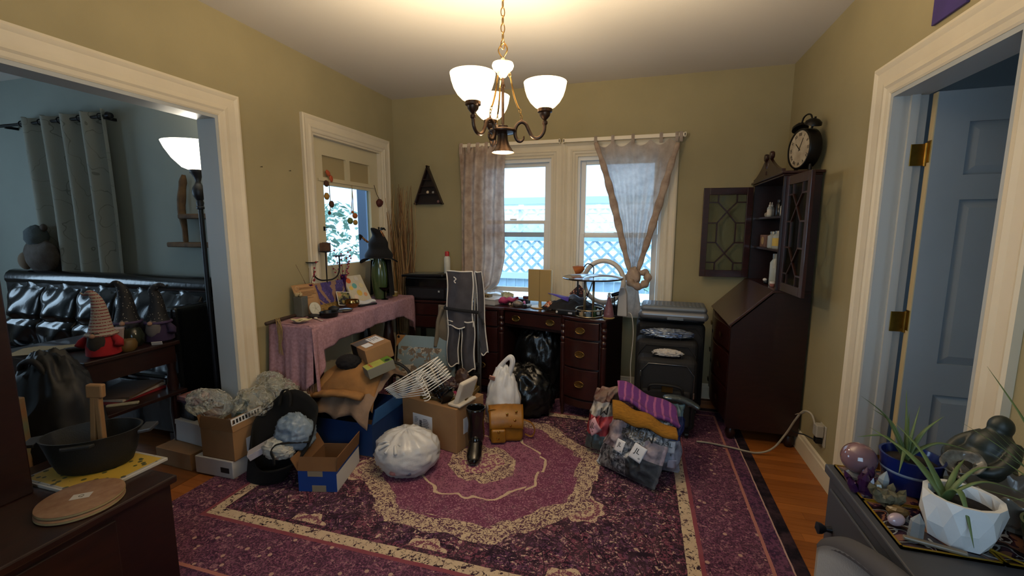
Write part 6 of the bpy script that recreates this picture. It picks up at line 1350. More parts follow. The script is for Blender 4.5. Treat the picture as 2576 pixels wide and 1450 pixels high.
# beige jacket hanging on the camp chair
t = thing('beige_jacket', 'beige jacket hung behind the folded camp chair', 'jacket', (-1.43, 3.10, .5)); bj = mat('beige twill', '6f6455', .9, bump=.3, bs=120)
def bjf(u, v): a = (u-.5)*1.5; return (-1.42+.09*math.sin(a)*(1-.0*v)-.035*v*(1-u), 3.10-.05*math.cos(a)+.01*math.sin(v*8), .80-.32*v+.015*math.sin(u*7)*v)
MB().grid(bjf, 18, 16).build('body', bj, parent=t, world=True, smooth=True, solid=.012); b = MB(); b.tube(spline([(-1.44, 3.06, .78), (-1.475, 3.05, .69), (-1.49, 3.05, .58), (-1.505, 3.05, .47)], 5), .028, 10, flat=.6); b.build('sleeve', bj, parent=t, world=True, smooth=True)
b = MB(); b.tube([(-1.385, 3.085, .795), (-1.40, 3.07, .82), (-1.42, 3.07, .80)], .012, 6); b.build('collar', bj, parent=t, world=True, smooth=True)
# ================================================================ YARN PACKS
clearf = film('clear bag film', 'ffffff', .93, .05, milk=0, bump=.9, bs=24)
class Pil:
    def __init__(s, c00, c10, c11, c01, th, seed, amp=.25): s.c = [Vector(q) for q in (c00, c10, c11, c01)]; s.th = th; s.sd = seed; s.amp = amp*1.25; s.n = (s.c[1]-s.c[0]).cross(s.c[3]-s.c[0]).normalized()
    def P(s, u, v, side, k=1.0):
        a, b_, c, d = s.c; p = a*(1-u)*(1-v)+b_*u*(1-v)+c*u*v+d*(1-u)*v; e = (max(0, math.sin(u*math.pi))**.55)*(max(0, math.sin(v*math.pi))**.55)
        w = 1+s.amp*ridge((u*3, v*3, side), 1.6, s.sd)+s.amp*.6*ridge((u*6, v*6, side), 1.8, s.sd+2); edg = .016*ridge((u*2.5, v*2.5, 0), 1.9, s.sd+7)*(1 if v > .02 else .3); return p+(s.c[1]-s.c[0]).normalized()*edg*(1 if u > .5 else -1)+(s.c[3]-s.c[0]).normalized()*edg*.7*(1 if v > .5 else -.2)+s.n*(side*s.th*e*w*k)
    def S(s, u, v):
        a, b_, c, d = s.c; e = (max(0, math.sin(u*math.pi))**.55)*(max(0, math.sin(v*math.pi))**.55); return a*(1-u)*(1-v)+b_*u*(1-v)+c*u*v+d*(1-u)*v+s.n*(s.th*e*1.5)
    def build(s, name, m, parent, k=1.0, u0=0, u1=1, v0=0, v1=1, nu=30, nv=30, **kw):
        b = MB(); b.grid(lambda u, v: s.P(u0+(u1-u0)*u, v0+(v1-v0)*v, 1, k), nu, nv); b.grid(lambda u, v: s.P(u0+(u1-u0)*u, v0+(v1-v0)*v, -1, k), nu, nv); return b.build(name, m, parent=parent, world=True, smooth=True, **kw)
    def M(s, u, v, off=.004, flip=False):
        p = s.P(u, v, 1)+s.n*off; X_ = (s.c[1]-s.c[0]).normalized()*(-1 if flip else 1); Y_ = s.n.cross(X_).normalized(); return Matrix(((X_.x, Y_.x, s.n.x, p.x), (X_.y, Y_.y, s.n.y, p.y), (X_.z, Y_.z, s.n.z, p.z), (0, 0, 0, 1)))
def ptext(P_, body, size, u0, v0, rot, m, t, flip=False, off=.006):
    o = text(body, size, I4, m, 'lettering', None); W_ = (P_.c[1]-P_.c[0]).length; H_ = (P_.c[3]-P_.c[0]).length; sg = -1 if flip else 1; c, s_ = math.cos(rot), math.sin(rot); iv = wm(t).inverted()
    for q in o.data.vertices:
        x, y = q.co.x*sg, q.co.y*sg; x, y = x*c-y*s_, x*s_+y*c; q.co = iv @ (P_.S(min(.98, max(.02, u0+x/W_)), min(.98, max(.02, v0+y/H_)))+P_.n*(off+q.co.z))
    o.parent = t
def patch(P_, w, h, u0, v0, rot, m, t, name='yarn_label', off=.004):
    W_ = (P_.c[1]-P_.c[0]).length; H_ = (P_.c[3]-P_.c[0]).length; c, s_ = math.cos(rot), math.sin(rot)
    def f(a, b_): x, y = (a-.5)*w, (b_-.5)*h; x, y = x*c-y*s_, x*s_+y*c; return P_.S(u0+x/W_, v0+y/H_)+P_.n*off
    MB().grid(f, 10, 10).build(name, m, parent=t, world=True, smooth=True, solid=.001)
def yarn(name, c1, c2): return mat(name, c1, .85, var=.5, vs=20, col2=c2, bump=.6, bs=60, stretch=(3, 3, 1))
silv = mat('silver yarn with crinkle glints', 'a9aeb6', .4, .1, bump=1, bs=34, fn=lambda v_: (lambda q: xcol(X._o('ADD', (xnoise(q, 15, 5, .7, 2.5)-.42)*5, 0), '3c4048', 'c9ccd2'))(v_)); pinky = mat('pale pink yarn', 'c0acb2', .5, var=.5, vs=22, col2='77707a', bump=1, bs=34); dky = mat('charcoal yarn', '45474c', .6, var=.4, vs=20, bump=.9, bs=40)  # silver yarn: foil-like bright and dark crinkle glints painted into its colour
tagm = mat('yarn label', 'c6c7cc', .6)
fp = Pil((-.19, 2.47, .02), (.115, 2.275, .02), (.205, 2.44, .345), (-.085, 2.57, .345), .075, 3)
fp.n = Vector((-.42, -.8, .42)).normalized()
t = thing('silver_yarn_pack', 'clear bag of silver and grey yarn skeins leaning against the other packs', 'yarn pack', (.01, 2.43, RZ0)); 
fp.build('skein', silv, t, .96, .0, .52, .0, .36); fp.build('skein', dky, t, .96, .52, 1, .0, .36); fp.build('skein', silv, t, .96, .38, .72, .36, .60); fp.build('skein', pinky, t, .96, .0, .38, .36, .76); fp.build('skein', MATS['pale pink yarn'], t, .96, .72, 1, .36, .6); fp.build('skein', silv, t, .96, .38, 1, .6, 1); fp.build('skein', dky, t, .96, 0, .38, .76, 1)
fp.build('film_bag', clearf, t, 1.06)
for (u, v, s_, r) in ((.72, .42, .055, -.25), (.42, .42, .045, -.1)):
    patch(fp, s_*1.25, s_*1.5, u, v, r, tagm, t); ptext(fp, 'JL', s_*.7, u, v+.02, r, ink, t); ptext(fp, '●' if False else 'o', s_*.35, u+.04, v-.07, r, ink, t)
ptext(fp, 'Magica', .07, .62, .66, .1, ink, t, True); ptext(fp, 'MER', .032, .70, .79, .1, ink, t, True); ptext(fp, 'INO', .032, .73, .87, .1, ink, t, True)
b = MB().at(fp.M(.17, .86, .012)); b.lathe([(0, .004), (.016, .004), (.022, .002), (.022, 0), (0, 0)], 24, .8, 1.1); b.build('white_sticker', mat('white sticker', 'b9b7b2', .4), parent=t, world=True)
b = MB().at(fp.M(.33, .80, .008)); b.ball((0, 0, 0), (.02, .016, .008), 10, 6, lambda q: q*(1+.4*nz(q, 3))); b.build('amber_print', mat('amber print', '8a5520', .4), parent=t, world=True)
b = MB(); c = Vector((.115, 2.275, .02)); b.add([c, c+Vector((.03, -.03, -.006)), c+Vector((-.04, .01, -.004)), c+Vector((.0, .03, .03))], [(0, 1, 2), (0, 1, 3), (1, 2, 3)]); b.build('bag_corner', clearf, parent=t, world=True)
lp = Pil((-.275, 2.63, .03), (-.105, 2.58, .03), (-.085, 2.66, .43), (-.22, 2.68, .40), .085, 9); lp.n = Vector((-.35, -.92, .15)).normalized()
t = thing('pink_yarn_pack', 'clear bag of coral pink and teal yarn beside the desk pedestal', 'yarn pack', (-.18, 2.66, RZ0))
lp.build('skein', mat('teal grey yarn', '71858a', .5, var=.4, vs=14, bump=.8, bs=40), t, .95, 0, 1, 0, .30); lp.build('skein', mat('coral yarn', 'b8454e', .5, var=.3, vs=14, bump=.6, bs=40), t, .95, 0, 1, .30, .58); lp.build('skein', mat('cream grey yarn', 'b5aea6', .6, var=.4, vs=14, bump=.8, bs=40), t, .95, 0, 1, .58, .78); lp.build('skein', mat('rust yarn', '5c2420', .6, var=.5, vs=20, col2='8d7f74', bump=.8, bs=40), t, .95, 0, 1, .78, 1); lp.build('film_bag', clearf, t, 1.08)
patch(lp, .075, .09, .42, .44, .6, mat('pink label', 'c99aa2', .6), t); ptext(lp, 'JL', .045, .42, .46, -.3, ink, t); ptext(lp, 'o', .02, .42, .37, 0, ink, t); ptext(lp, 'M', .06, .72, .68, 0, ink, t, True)
rp = Pil((.13, 2.50, .02), (.255, 2.49, .02), (.275, 2.62, .37), (.15, 2.60, .37), .075, 15); rp.n = Vector((.1, -.95, .3)).normalized()
t = thing('blue_yarn_pack', 'clear bag of white and royal blue yarn in front of the badge suitcase', 'yarn pack', (.2, 2.57, RZ0))
rp.build('skein', mat('lilac white yarn', 'a9a9b6', .5, var=.4, vs=14, bump=.8, bs=40), t, .95, 0, 1, 0, .50); rp.build('skein', mat('royal blue yarn', '142a66', .5, var=.3, vs=14, bump=.5, bs=40), t, .95, .15, 1, .50, .82); rp.build('skein', mat('pale teal yarn', '5a7480', .5, var=.3, vs=14, bump=.5, bs=40), t, .95, 0, 1, .82, 1); rp.build('film_bag', clearf, t, 1.08)
patch(rp, .055, .065, .4, .40, 0, tagm, t); ptext(rp, 'JL', .035, .4, .42, 0, ink, t); patch(rp, .05, .05, .6, .14, 0, mat('pale print label', 'b0a8b4', .6), t)
# knitted purple and ochre throw on the packs
def stripe(vec):
    v, x, y, z = xpos(); s = (x*150+(xnoise(v, 8)-.5)*6).sin(); return xcol(s.gt(.62), '5a2a66', '8a4c74')
pur = mat('purple stripe knit', '5a2a66', .95, fn=stripe, bump=.6, bs=200); och = mat('ochre knit', '8a5d12', .95, var=.3, vs=30, bump=.7, bs=150, stretch=(1, 6, 6))
t = thing('striped_knit', 'folded knit in purple stripes and ochre draped over the yarn packs', 'knitwear', (.06, 2.52, .4))
def kn(u, v, o): 
    x = -.10+.32*u+.02*v; s = v; y = 2.60-.16*s-.04*u; z = .475-.11*u**1.3-.05*s*s+.012*math.sin(u*9)+.014*math.sin(s*7)+o; return (x, y, z)
MB().grid(lambda u, v: kn(u, v, .0), 30, 16).build('purple_half', pur, parent=t, world=True, smooth=True, solid=.022)
def ko(u, v): x = -.115+.335*u+.01*v; y = 2.435-.045*u-.05*math.sin(v*math.pi*.6); z = .425-.115*u**1.2-.08*v*(1-.72*u)+.008*math.sin(u*14); return (x, y, z)
MB().grid(ko, 30, 12).build('ochre_half', och, parent=t, world=True, smooth=True, solid=.028)
o = MB(); o.tube(spline([(.16, 2.60, .415), (.24, 2.62, .41), (.31, 2.63, .385), (.365, 2.63, .355)], 6), [.012, .02, .026, .03, .03, .03, .032, .034, .034, .034, .036, .036, .036, .034, .034, .032, .03, .026, .012], 12, flat=.55); o = o.build('foil_sleeve', mat('crumpled foil', '5a6264', .2, .7, bump=1, bs=50), smooth=True); tag(o, 'crumpled clear foil sleeve sticking out beside the striped knit', 'foil')
# ================================================================ LEFT PILE: CARTONS, BUBBLE WRAP, TOTE
t = thing('flat_white_carton', 'flat white carton under the tall open cardboard box', 'box', (-2.235, 1.85, 0.009)); MB().box(-.145, .125, -.105, .09, 0, .1).build('carton', whitecard, parent=t, bevel=.003); MB().box(.04, .1, -.1065, -.1055, .03, .06).build('print_mark', ink, parent=t)
t = thing('tall_open_carton', 'tall open brown carton with label strip beside the black tote', 'box', (-2.215, 1.855, .11)); K = dict(parent=t)
obox(t, .23, .20, .17, kraft, kraftd, (('l', 12, .07), ('r', -8, .075), ('f', -12, .065)))
MB().at(T(.115, 0, .17) @ roty(math.radians(-8))).box(.0045, .0055, -.1, .1, .035, .072).build('label_strip', labm, **K); MB().box(.1155, .1165, -.02, .05, .02, .10).build('side_label', labm, **K)
for i in range(9): MB().at(T(.115, 0, .17) @ roty(math.radians(-8))).box(.0056, .006, -.09+i*.02, -.09+i*.02+.012, .042, .064).build('print_mark', ink, **K)
o = crumple((-2.215, 1.85, .115+.005), (.085, .075, .095), 21, .14, 22, 16).build('tissue_paper', mat('pinkish tissue', '8d807c', .8), smooth=40); tag(o, 'crumpled pinkish packing paper inside the tall open carton', 'paper')
def bubf(name, tint):
    m = film(name, tint, .78, .07, milk=1)
    nt = m.node_tree; X.nt = nt; tc = nt.nodes.new('ShaderNodeTexCoord'); bn = nt.nodes.new('ShaderNodeBump'); bn.inputs['Strength'].default_value = 1; bn.inputs['Distance'].default_value = .02
    h = 1-xvoro(tc.outputs['Object'], 60); nt.links.new(h.k, bn.inputs['Height']); nt.links.new(bn.outputs[0], nt.nodes['Principled BSDF'].inputs['Normal']); return m
bub = bubf('bubble wrap film', 'fafaf2')
t = thing('bubble_wrap', 'big crumpled heap of bubble wrap behind the open cartons', 'bubble wrap', (-2.2, 2.0, 0)); K = dict(parent=t, world=True)
def bw_(c, r, s, amp=.16):
    b = MB(); b.ball(c, r, 44, 30, lambda q: q*(1+amp*ridge(q, 1.4, s)+amp*.8*ridge(q, 2.6, s+2))); b.build('wrap_fold', bub, smooth=True, **K)
bw_((-2.08, 2.07, .37), (.10, .08, .09), 5, .25); bw_((-1.98, 2.08, .28), (.09, .06, .12), 8, .25); bw_((-2.14, 1.94, .375), (.09, .08, .07), 11, .25); bw_((-2.09, 2.06, .16), (.10, .07, .15), 14, .2)
o = MB().ball((-2.36, 1.845, .375), (.12, .06, .07), 44, 30, lambda q: q*(1+.25*ridge(q, 1.4, 2)+.2*ridge(q, 2.6, 4))).build('bubble_wrap', bub, smooth=True); tag(o, 'rolled lump of bubble wrap lying across the box stack in the opening', 'bubble wrap')
o = crumple((-2.13, 2.06, .46), (.07, .05, .05), 17, .2, 30, 20, flatb=False).build('bubble_wrap_tuft', bub, smooth=True); o.parent = None; tag(o, 'loose tuft of bubble wrap on the top of the heap against the casing', 'bubble wrap')
p = Vector((-2.165, 1.86, .30)); b = MB().at(T(p) @ rotx(-.25) @ roty(.35)); b.lathe([(.03, -.05), (.034, 0), (.03, .04), (.015, .075), (.010, .11), (.012, .112), (.012, .122), (0, .122)], 18); o = b.build('green_glass_bottle', mat('pale green glass', '62705c', .15, trans=.5), smooth=40); tag(o, 'pale green glass bottle standing in the tall open carton', 'bottle')
# boxes at the far left, in the opening
t = thing('grey_shoe_box', 'pale grey shoe box in the opening left of the cartons', 'box', (-2.545, 1.92, .105), -.1); MB().box(-.125, .125, -.07, .07, 0, .13).build('tub', whitecard, parent=t, bevel=.002); MB().box(-.128, .128, -.073, .073, .105, .135).build('lid', whitecard, parent=t, bevel=.002)
t = thing('flat_brown_carton', 'flat brown carton on the floor under the pale grey shoe box', 'box', (-2.56, 1.88, 0.0005), -.05); MB().box(-.15, .14, -.12, .12, 0, .1).build('carton', kraft, parent=t, bevel=.003); MB().box(-.15, .14, -.02, .02, .1, .101).build('tape', tape, parent=t)
t = thing('black_gadget_box', 'black product box with small print on the shoe box', 'box', (-2.575, 1.93, .2415), -.12); MB().box(-.07, .06, -.055, .055, 0, .105).build('carton', mat('black gloss card', '0e0e16', .35), parent=t, bevel=.002); MB().box(-.0, .035, -.0562, -.0552, .055, .07).build('print_mark', labm, parent=t)
for i in range(4): MB().box(-.06+i*.03, -.045+i*.03, -.0562, -.0552, .015, .028).build('print_icon', mat('grey print', '3a3a44', .5), parent=t)
t = thing('purple_gadget_box', 'white and purple product box with a dark circle, topmost of the box stack', 'box', (-2.565, 1.925, .348), -.12); MB().box(-.085, .085, -.06, .06, 0, .035).build('carton', mat('lilac orange print', '8f7d92', .5, var=.5, vs=9, col2='9a5a3c'), parent=t, bevel=.002); MB().at(T(-.01, 0, .035)).lathe([(0, .001), (.042, .001), (.042, 0)], 28).build('dark_circle', mat('dark circle print', '121218', .4), parent=t); MB().box(-.085, .085, -.0612, -.0602, .0, .012).build('purple_band', mat('purple band', '3a1838', .5), parent=t)
t = thing('blue_taped_carton', 'small brown carton with blue tape behind the black product box', 'box', (-2.475, 1.995, .2415), -.12); MB().box(-.035, .05, -.045, .045, 0, .085).build('carton', kraft, parent=t, bevel=.002); MB().box(-.005, .05, -.0462, -.0452, .0, .06).build('blue_tape', bluep, parent=t)
# black felt tote
felt = mat('black felt tote', '08080a', .95)
t = thing('black_tote', 'slouching black tote bag filled with papers and a plastic bag', 'bag', (-1.90, 1.86, RZ0)); K = dict(parent=t, world=True)
def tot(u, v):
    a = u*2*math.pi; top = v; cxx, cyy = -1.955+.085*top, 1.815+.07*top; rx, ry = (.115+.075*top), (.07+.075*top); z = RZ0+.30*v+.13*v*math.sin(a-.1)*v+.012*math.sin(a*4)*v
    x = cxx+rx*math.cos(a)*(1-.0*v); y = cyy+ry*math.sin(a); return (x, y, max(RZ0, z-.09*v*max(0, -math.sin(a-.2))))
MB().grid(tot, 48, 16, cu=True).build('shell', felt, smooth=True, solid=.006, **K)
MB().at(T(-1.955, 1.815, RZ0)).lathe([(0, .002), (.11, .002), (.11, .0)], 30, 1, .62).build('base', felt, **K)
b = MB(); b.tube(spline([(-1.97, 1.955, .37), (-1.965, 1.975, .44), (-1.935, 1.98, .46), (-1.905, 1.975, .43), (-1.90, 1.96, .37)], 5), .012, 8, flat=.4); b.build('handle', felt, smooth=True, **K)
b = MB(); b.tube(spline([(-1.69, 1.86, .235), (-1.755, 1.80, .25), (-1.82, 1.77, .245), (-1.835, 1.745, .215), (-1.80, 1.725, .19), (-1.785, 1.71, .165)], 5), .012, 8, flat=.35); b.build('handle', felt, smooth=True, **K)
o = MB().at(T(-1.90, 1.835, .20) @ rotz(.75) @ roty(-.42)).box(-.13, .09, -.035, .035, 0, .035).build('white_long_box', mat('white long box', 'a39fa6', .5), bevel=.003); tag(o, 'long narrow white box sticking out of the black tote', 'box')
o = crumple((-1.80, 1.885, .19), (.095, .08, .095), 13, .14, 34, 24, flatb=True).build('blue_plastic_bag', mat('pale blue polythene', '7d8fa2', .3, trans=.2, bump=.8, bs=25), smooth=True); tag(o, 'crumpled pale blue plastic bag inside the black tote', 'bag')
o = crumple((-1.84, 1.80, .165), (.08, .05, .05), 19, .15, 26, 18).build('white_paper_wad', mat('white papers', 'a5a49c', .8), smooth=40); tag(o, 'wad of white paper at the mouth of the black tote', 'paper')
# ================================================================ LIVING ROOM SMALL THINGS
EZ = .7205
def gnome(name, label, p, hat, body, beardc, h, rz=0, stripes=False, curl=1):
    t = thing(name, label, 'figurine', p, rz); K = dict(parent=t); s = h/.33
    MB().lathe([(.055*s, 0), (.07*s, .01*s), (.068*s, .06*s), (.05*s, .11*s), (.03*s, .13*s)], 22).build('body', body, smooth=40, **K)
    MB().ball((0, -.045*s, .075*s), (.04*s, .03*s, .055*s), 16, 12, lambda q: q*(1+.15*nz(q, 4))).build('beard', beardc, smooth=True, **K)
    MB().ball((0, -.072*s, .115*s), .012*s, 12, 8).build('nose', mat('gnome nose', '8a6a58', .6), smooth=True, **K)
    for q in (-1, 1): b = MB(); b.tube([(q*.045*s, 0, .1*s), (q*.08*s, -.015*s, .075*s), (q*.085*s, -.03*s, .055*s)], [.018*s, .02*s, .02*s], 10); b.build('arm', body, smooth=True, **K)
    b = MB(); pts = [(0, 0, .11*s), (0, 0, .15*s), (.003, 0, .2*s), (.0, 0, .26*s), (-.01*s, 0, .30*s), (-.03*s*curl, 0, .325*s), (-.055*s*curl, 0, .315*s), (-.07*s*curl, 0, .325*s)]; P = spline(pts, 4)
    b.tube(P, [max(.004*s, .062*s*(1-(i/(len(P)-1))**.75)) for i in range(len(P))], 16); b.build('hat', hat, smooth=True, **K)
    b = MB(); b.tube(arc((0, 0, .113*s), .06*s, 0, 360, 24, 'xy')[:-1], .008*s, 8, closed=True); b.build('hat_brim', hat if stripes else mat('purple ribbon', '3a2a4a', .7), smooth=True, **K)
    return t
def ghat(vec):
    v, x, y, z = xpos(); q = (z*62).frac(); return xcol(q.lt(.3), '8d8478', xcol(xvoro(v, 150).lt(.3), '6d1f26', 'a89a8a'))
rf = mat('red fleece', '8a0e16', .9, bump=.3, bs=200); bd_ = mat('dark beard', '2a2622', .95, bump=.6, bs=120)
gnome('red_gnome', 'red gnome with striped knitted hat and dark beard on the low wooden table', (-2.70, 1.565, EZ), mat('fair isle knit', '8d8478', .95, fn=ghat), rf, bd_, .34, .5, True)
gnome('witch_gnome', 'black-hatted witch gnome with yellow ribbon nearer the sofa on the low table', (-2.86, 1.79, EZ), mat('black spotted hat', '0d0c12', .7, fn=lambda v_: (lambda q: xcol(xvoro(q[0], 70).lt(.18), '0d0c12', '8a8578'))(xpos())), mat('dark gnome robe', '17141c', .9), mat('grey beard', '5a5452', .95), .36, .7)
gnome('witch_gnome', 'black-hatted witch gnome with purple scarf at the corner of the low table', (-2.73, 1.87, EZ), MATS['black spotted hat'], mat('purple gnome robe', '2a1c36', .9), MATS['grey beard'], .34, .4, False, -1)
t = thing('stacked_white_boxes', 'small white boxes stacked behind the red gnome', 'boxes', (-2.80, 1.665, EZ), .6); MB().box(-.075, .075, -.04, .04, 0, .055).build('lower_box', whitecard, parent=t, bevel=.002); MB().at(rotz(.15)).box(-.055, .06, -.035, .035, .056, .115).build('upper_box', mat('pinkish card', '96888a', .7), parent=t, bevel=.002)
t = thing('tan_candle', 'round tan candle beside the red gnome', 'candle', (-2.675, 1.66, EZ)); MB().lathe([(.03, 0), (.042, .015), (.045, .04), (.038, .062), (.01, .066), (0, .066)], 20).build('wax', mat('tan wax', '5a4420', .5), parent=t, smooth=40); MB().at(T(0, 0, .066)).lathe([(.001, 0), (.001, .01)], 5).build('wick', pblk, parent=t)
t = thing('paper_sheets', 'fan of cream papers on the left of the low table', 'papers', (-3.10, 1.54, EZ), .3)
for i in range(4): MB().at(rotz(i*.13)).box(-.14, .13, -.09, .09, i*.0012, i*.0012+.001).build('sheet', mat('cream paper', '8f8468', .8), parent=t)
t = thing('black_remote', 'black remote control behind the papers', 'remote', (-2.93, 1.60, EZ), .9); MB().box(-.08, .08, -.022, .022, 0, .018).build('body', pblk, parent=t, bevel=.006); MB().box(-.06, .06, -.014, .014, .018, .020).build('keypad', mat('grey keys', '3a3a3e', .6), parent=t)
t = thing('dark_globe_jar', 'dark glass jar between the white boxes and witch gnome', 'jar', (-2.75, 1.74, EZ)); MB().lathe([(.035, 0), (.05, .02), (.055, .06), (.04, .1), (.03, .11)], 20).build('glass', mat('olive dark glass', '20241c', .15), parent=t, smooth=40); MB().at(T(0, 0, .11)).lathe([(.032, 0), (.032, .015), (0, .016)], 16).build('lid', pblk, parent=t, smooth=40)
o = MB().at(T(-2.655, 1.80, EZ) @ rotz(.7) @ rotx(.5)).box(-.025, .025, -.002, .002, 0, .02).build('price_tag', mat('white tag', 'a9a6a2', .7)); tag(o, 'white price tag hanging off the corner witch gnome', 'tag')
for i, (dz, c, lb) in enumerate(((0, '7a1c22', 'red bound magazine at the bottom of the lower shelf stack'), (.014, '9a8f86', 'pale magazine in the middle of the lower shelf stack'), (.026, '4a3c34', 'brown magazine on top of the lower shelf stack'))):
    o = MB().at(T(-2.86, 1.74, .4205+dz) @ rotz(.1+.15*i)).box(-.11, .12, -.15, .14, 0, .0115).build('magazine', mat('magazine '+c, c, .5, var=.15)); tag(o, lb, 'magazine', 'magazines on the lower table shelf')
o = MB().at(T(-2.70, 1.62, .4205) @ rotz(.7)).box(-.07, .07, -.012, .012, 0, .012).build('white_comb', mat('cream plastic', '95907c', .5), bevel=.003); tag(o, 'cream plastic clip lying on the lower table shelf', 'clip')
t = thing('black_duffel', 'large black bag slumped in the opening beside the low table', 'bag', (-2.5, 1.24, 0.0)); K = dict(parent=t, world=True)
crumple((-2.50, 1.24, 0.0005), (.20, .15, .47), 41, .07, 30, 22).build('body', mat('black nylon bag', '08090c', .6), smooth=True, **K); b = MB(); b.tube(spline([(-2.58, 1.20, .70), (-2.53, 1.16, .80), (-2.45, 1.17, .82), (-2.41, 1.2, .70)], 5), .012, 8); b.build('handle', blk, smooth=True, **K)
t = thing('patterned_book', 'orange and green picture book standing beside the tall hutch', 'book', (-2.42, 1.04, 0.0005), .1); MB().box(-.02, .02, -.06, .06, 0, .70).build('cover', mat('orange picture cover', '7a4a26', .6, var=.7, vs=9, col2='56604c'), parent=t, bevel=.004); MB().box(-.016, .016, -.056, .061, .004, .696).build('pages', mat('book pages', '8d8674', .8), parent=t)
t = thing('plush_heap', 'brown plush toy slumped on top of the sofa back', 'plush toy', (-4.55, 2.31, 1.056)); plm = mat('brown plush', '3a2c22', .95, bump=.8, bs=80, var=.4, vs=8, col2='5c5650')
MB().ball((0, 0, .11), (.17, .075, .13), 24, 16, lambda q: q*(1+.15*nz(q, 2, 4))).build('body', plm, parent=t, smooth=True); MB().ball((-.02, -.01, .26), (.09, .065, .09), 20, 14, lambda q: q*(1+.12*nz(q, 3, 2))).build('head', mat('grey plush', '4a5254', .95, bump=.8, bs=80), parent=t, smooth=True); MB().ball((.06, 0, .33), (.03, .02, .03), 12, 8).build('ear', plm, parent=t, smooth=True); MB().ball((-.13, -.04, .07), (.06, .04, .07), 16, 10).build('paw', mat('tan plush', '6a5a48', .95), parent=t, smooth=True)
# driftwood shelf on the living room wall
drf = mat('driftwood', '6d5232', .8, var=.4, vs=14, col2='3d2a1c')
t = thing('driftwood_shelf', 'rustic driftwood wall shelf behind the floor lamp', 'shelf', (-3.1, LBY, 1.5)); K = dict(parent=t, world=True)
b = MB(); b.tube(spline([(-3.13, LBY-.03, 1.76), (-3.15, LBY-.035, 1.66), (-3.17, LBY-.04, 1.52), (-3.15, LBY-.045, 1.38), (-3.16, LBY-.04, 1.26)], 5), [.012, .016, .022, .026, .024, .024, .026, .028, .028, .026, .026, .026, .024, .022, .02, .018, .018, .018, .018, .014, .012], 10); b.build('driftwood_stem', drf, smooth=True, **K)
for x0, x1, z_ in ((-3.14, -2.72, 1.45), (-3.27, -2.72, 1.25)): MB().box(x0, x1, LBY-.10, LBY-.002, z_, z_+.035).build('shelf_slab', drf, bevel=.01, bseg=3, **K)
# ================================================================ FOREGROUND LEFT: SIDEBOARD WITH HUTCH
SBZ = .47
sbm = mat('red brown sideboard', '2a120c', .38, var=.5, vs=6, stretch=(6, 1, 6), col2='160a07', coat=.15)
t = thing('low_sideboard', 'low dark wooden sideboard with hutch in the left foreground', 'sideboard', (-1.94, .3, 0)); K = dict(parent=t, world=True)
MB().box(-2.24, -1.64, -.6, 1.131, SBZ-.028, SBZ).build('top', sbm, bevel=.006, **K); MB().box(-2.23, -1.66, -.59, 1.115, .05, SBZ-.028).build('body', mahogd, **K); MB().box(-2.22, -1.68, -.58, 1.10, 0, .05).build('plinth', mahogd, **K)
for y in (-.3, .2, .7): MB().box(-1.661, -1.650, y-.23, y+.23, .08, SBZ-.05).build('drawer', sbm, bevel=.004, **K); MB().at(T(-1.65, y, .25) @ roty(math.pi/2)).lathe([(.012, 0), (.008, .01), (.014, .02), (0, .026)], 14).build('knob', pull, smooth=40, **K)
MB().box(-2.24, -2.005, -.6, .905, SBZ, 1.75).build('hutch', mahogd, bevel=.005, **K); MB().box(-2.25, -1.985, -.61, .915, 1.75, 1.78).build('hutch_cornice', mahogd, bevel=.005, **K)
def yelf(vec):
    v, x, y, z = xpos(); n = xvoro(v, 34); e = (x.abs().gt(.165)).mx(y.abs().gt(.122)); return xcol(e, xcol(n.lt(.28), 'a3842c', '3d3f1e'), xcol(n.lt(.3), '8f8c84', '4a4a50'))
t = thing('yellow_tile_board', 'yellow leaf-printed board with white edge under the iron pot', 'trivet', (-1.955, 1.062, SBZ)); MB().box(-.178, .178, -.135, .135, 0, .012).build('white_board', mat('white board', 'a59f94', .5), parent=t, bevel=.002); MB().box(-.172, .172, -.129, .129, .012, .0135).build('printed_face', mat('yellow leaf print', 'a3842c', .6, fn=yelf), parent=t)
irn = mat('black cast iron', '14130f', .6, bump=.3, bs=200); 
t = thing('oval_dutch_oven', 'black oval cast iron pot on the yellow printed board', 'pot', (-1.975, 1.075, SBZ+.014), math.radians(38)); K = dict(parent=t)
MB().lathe([(.10, 0), (.112, .008), (.128, .05), (.14, .10), (.15, .135), (.153, .14), (.146, .14), (.136, .10), (.122, .05), (.105, .014), (0, .010)], 48, 1.0, .72).build('pot_body', irn, smooth=40, **K)
for s_ in (-1, 1):
    b = MB().at(T(s_*.15, 0, .125)); b.prism([(0, -.045), (s_*.04, -.035), (s_*.045, .035), (0, .045)], -.006, .008); b.build('side_lug', mat('worn iron lug', '3a3c40', .4, .4), bevel=.004, **K)
MB().at(T(0, -.11, .125)).prism([(-.05, 0), (.05, 0), (.04, -.018), (-.04, -.018)], -.004, .008).build('pour_lip', irn, bevel=.003, **K)
t = thing('wooden_tongs', 'pale wooden tongs standing in the iron pot', 'tongs', (-1.955, 1.075, SBZ+.026), .4); tgm = mat('pale beech', '7d5c38', .6, var=.15, vs=9); Mt = roty(.06)
for s_ in (-1, 1): MB().at(Mt @ T(s_*.017, 0, 0) @ roty(s_*-.04)).box(-.0095, .0095, -.011, .011, .0, .27).build('prong', tgm, bevel=.004, parent=t)
MB().at(Mt).box(-.028, .028, -.012, .012, .262, .315).build('joint', tgm, bevel=.006, parent=t)
ck = mat('cork', '7d6148', .9, var=.2, vs=30, col2='6a4a34')
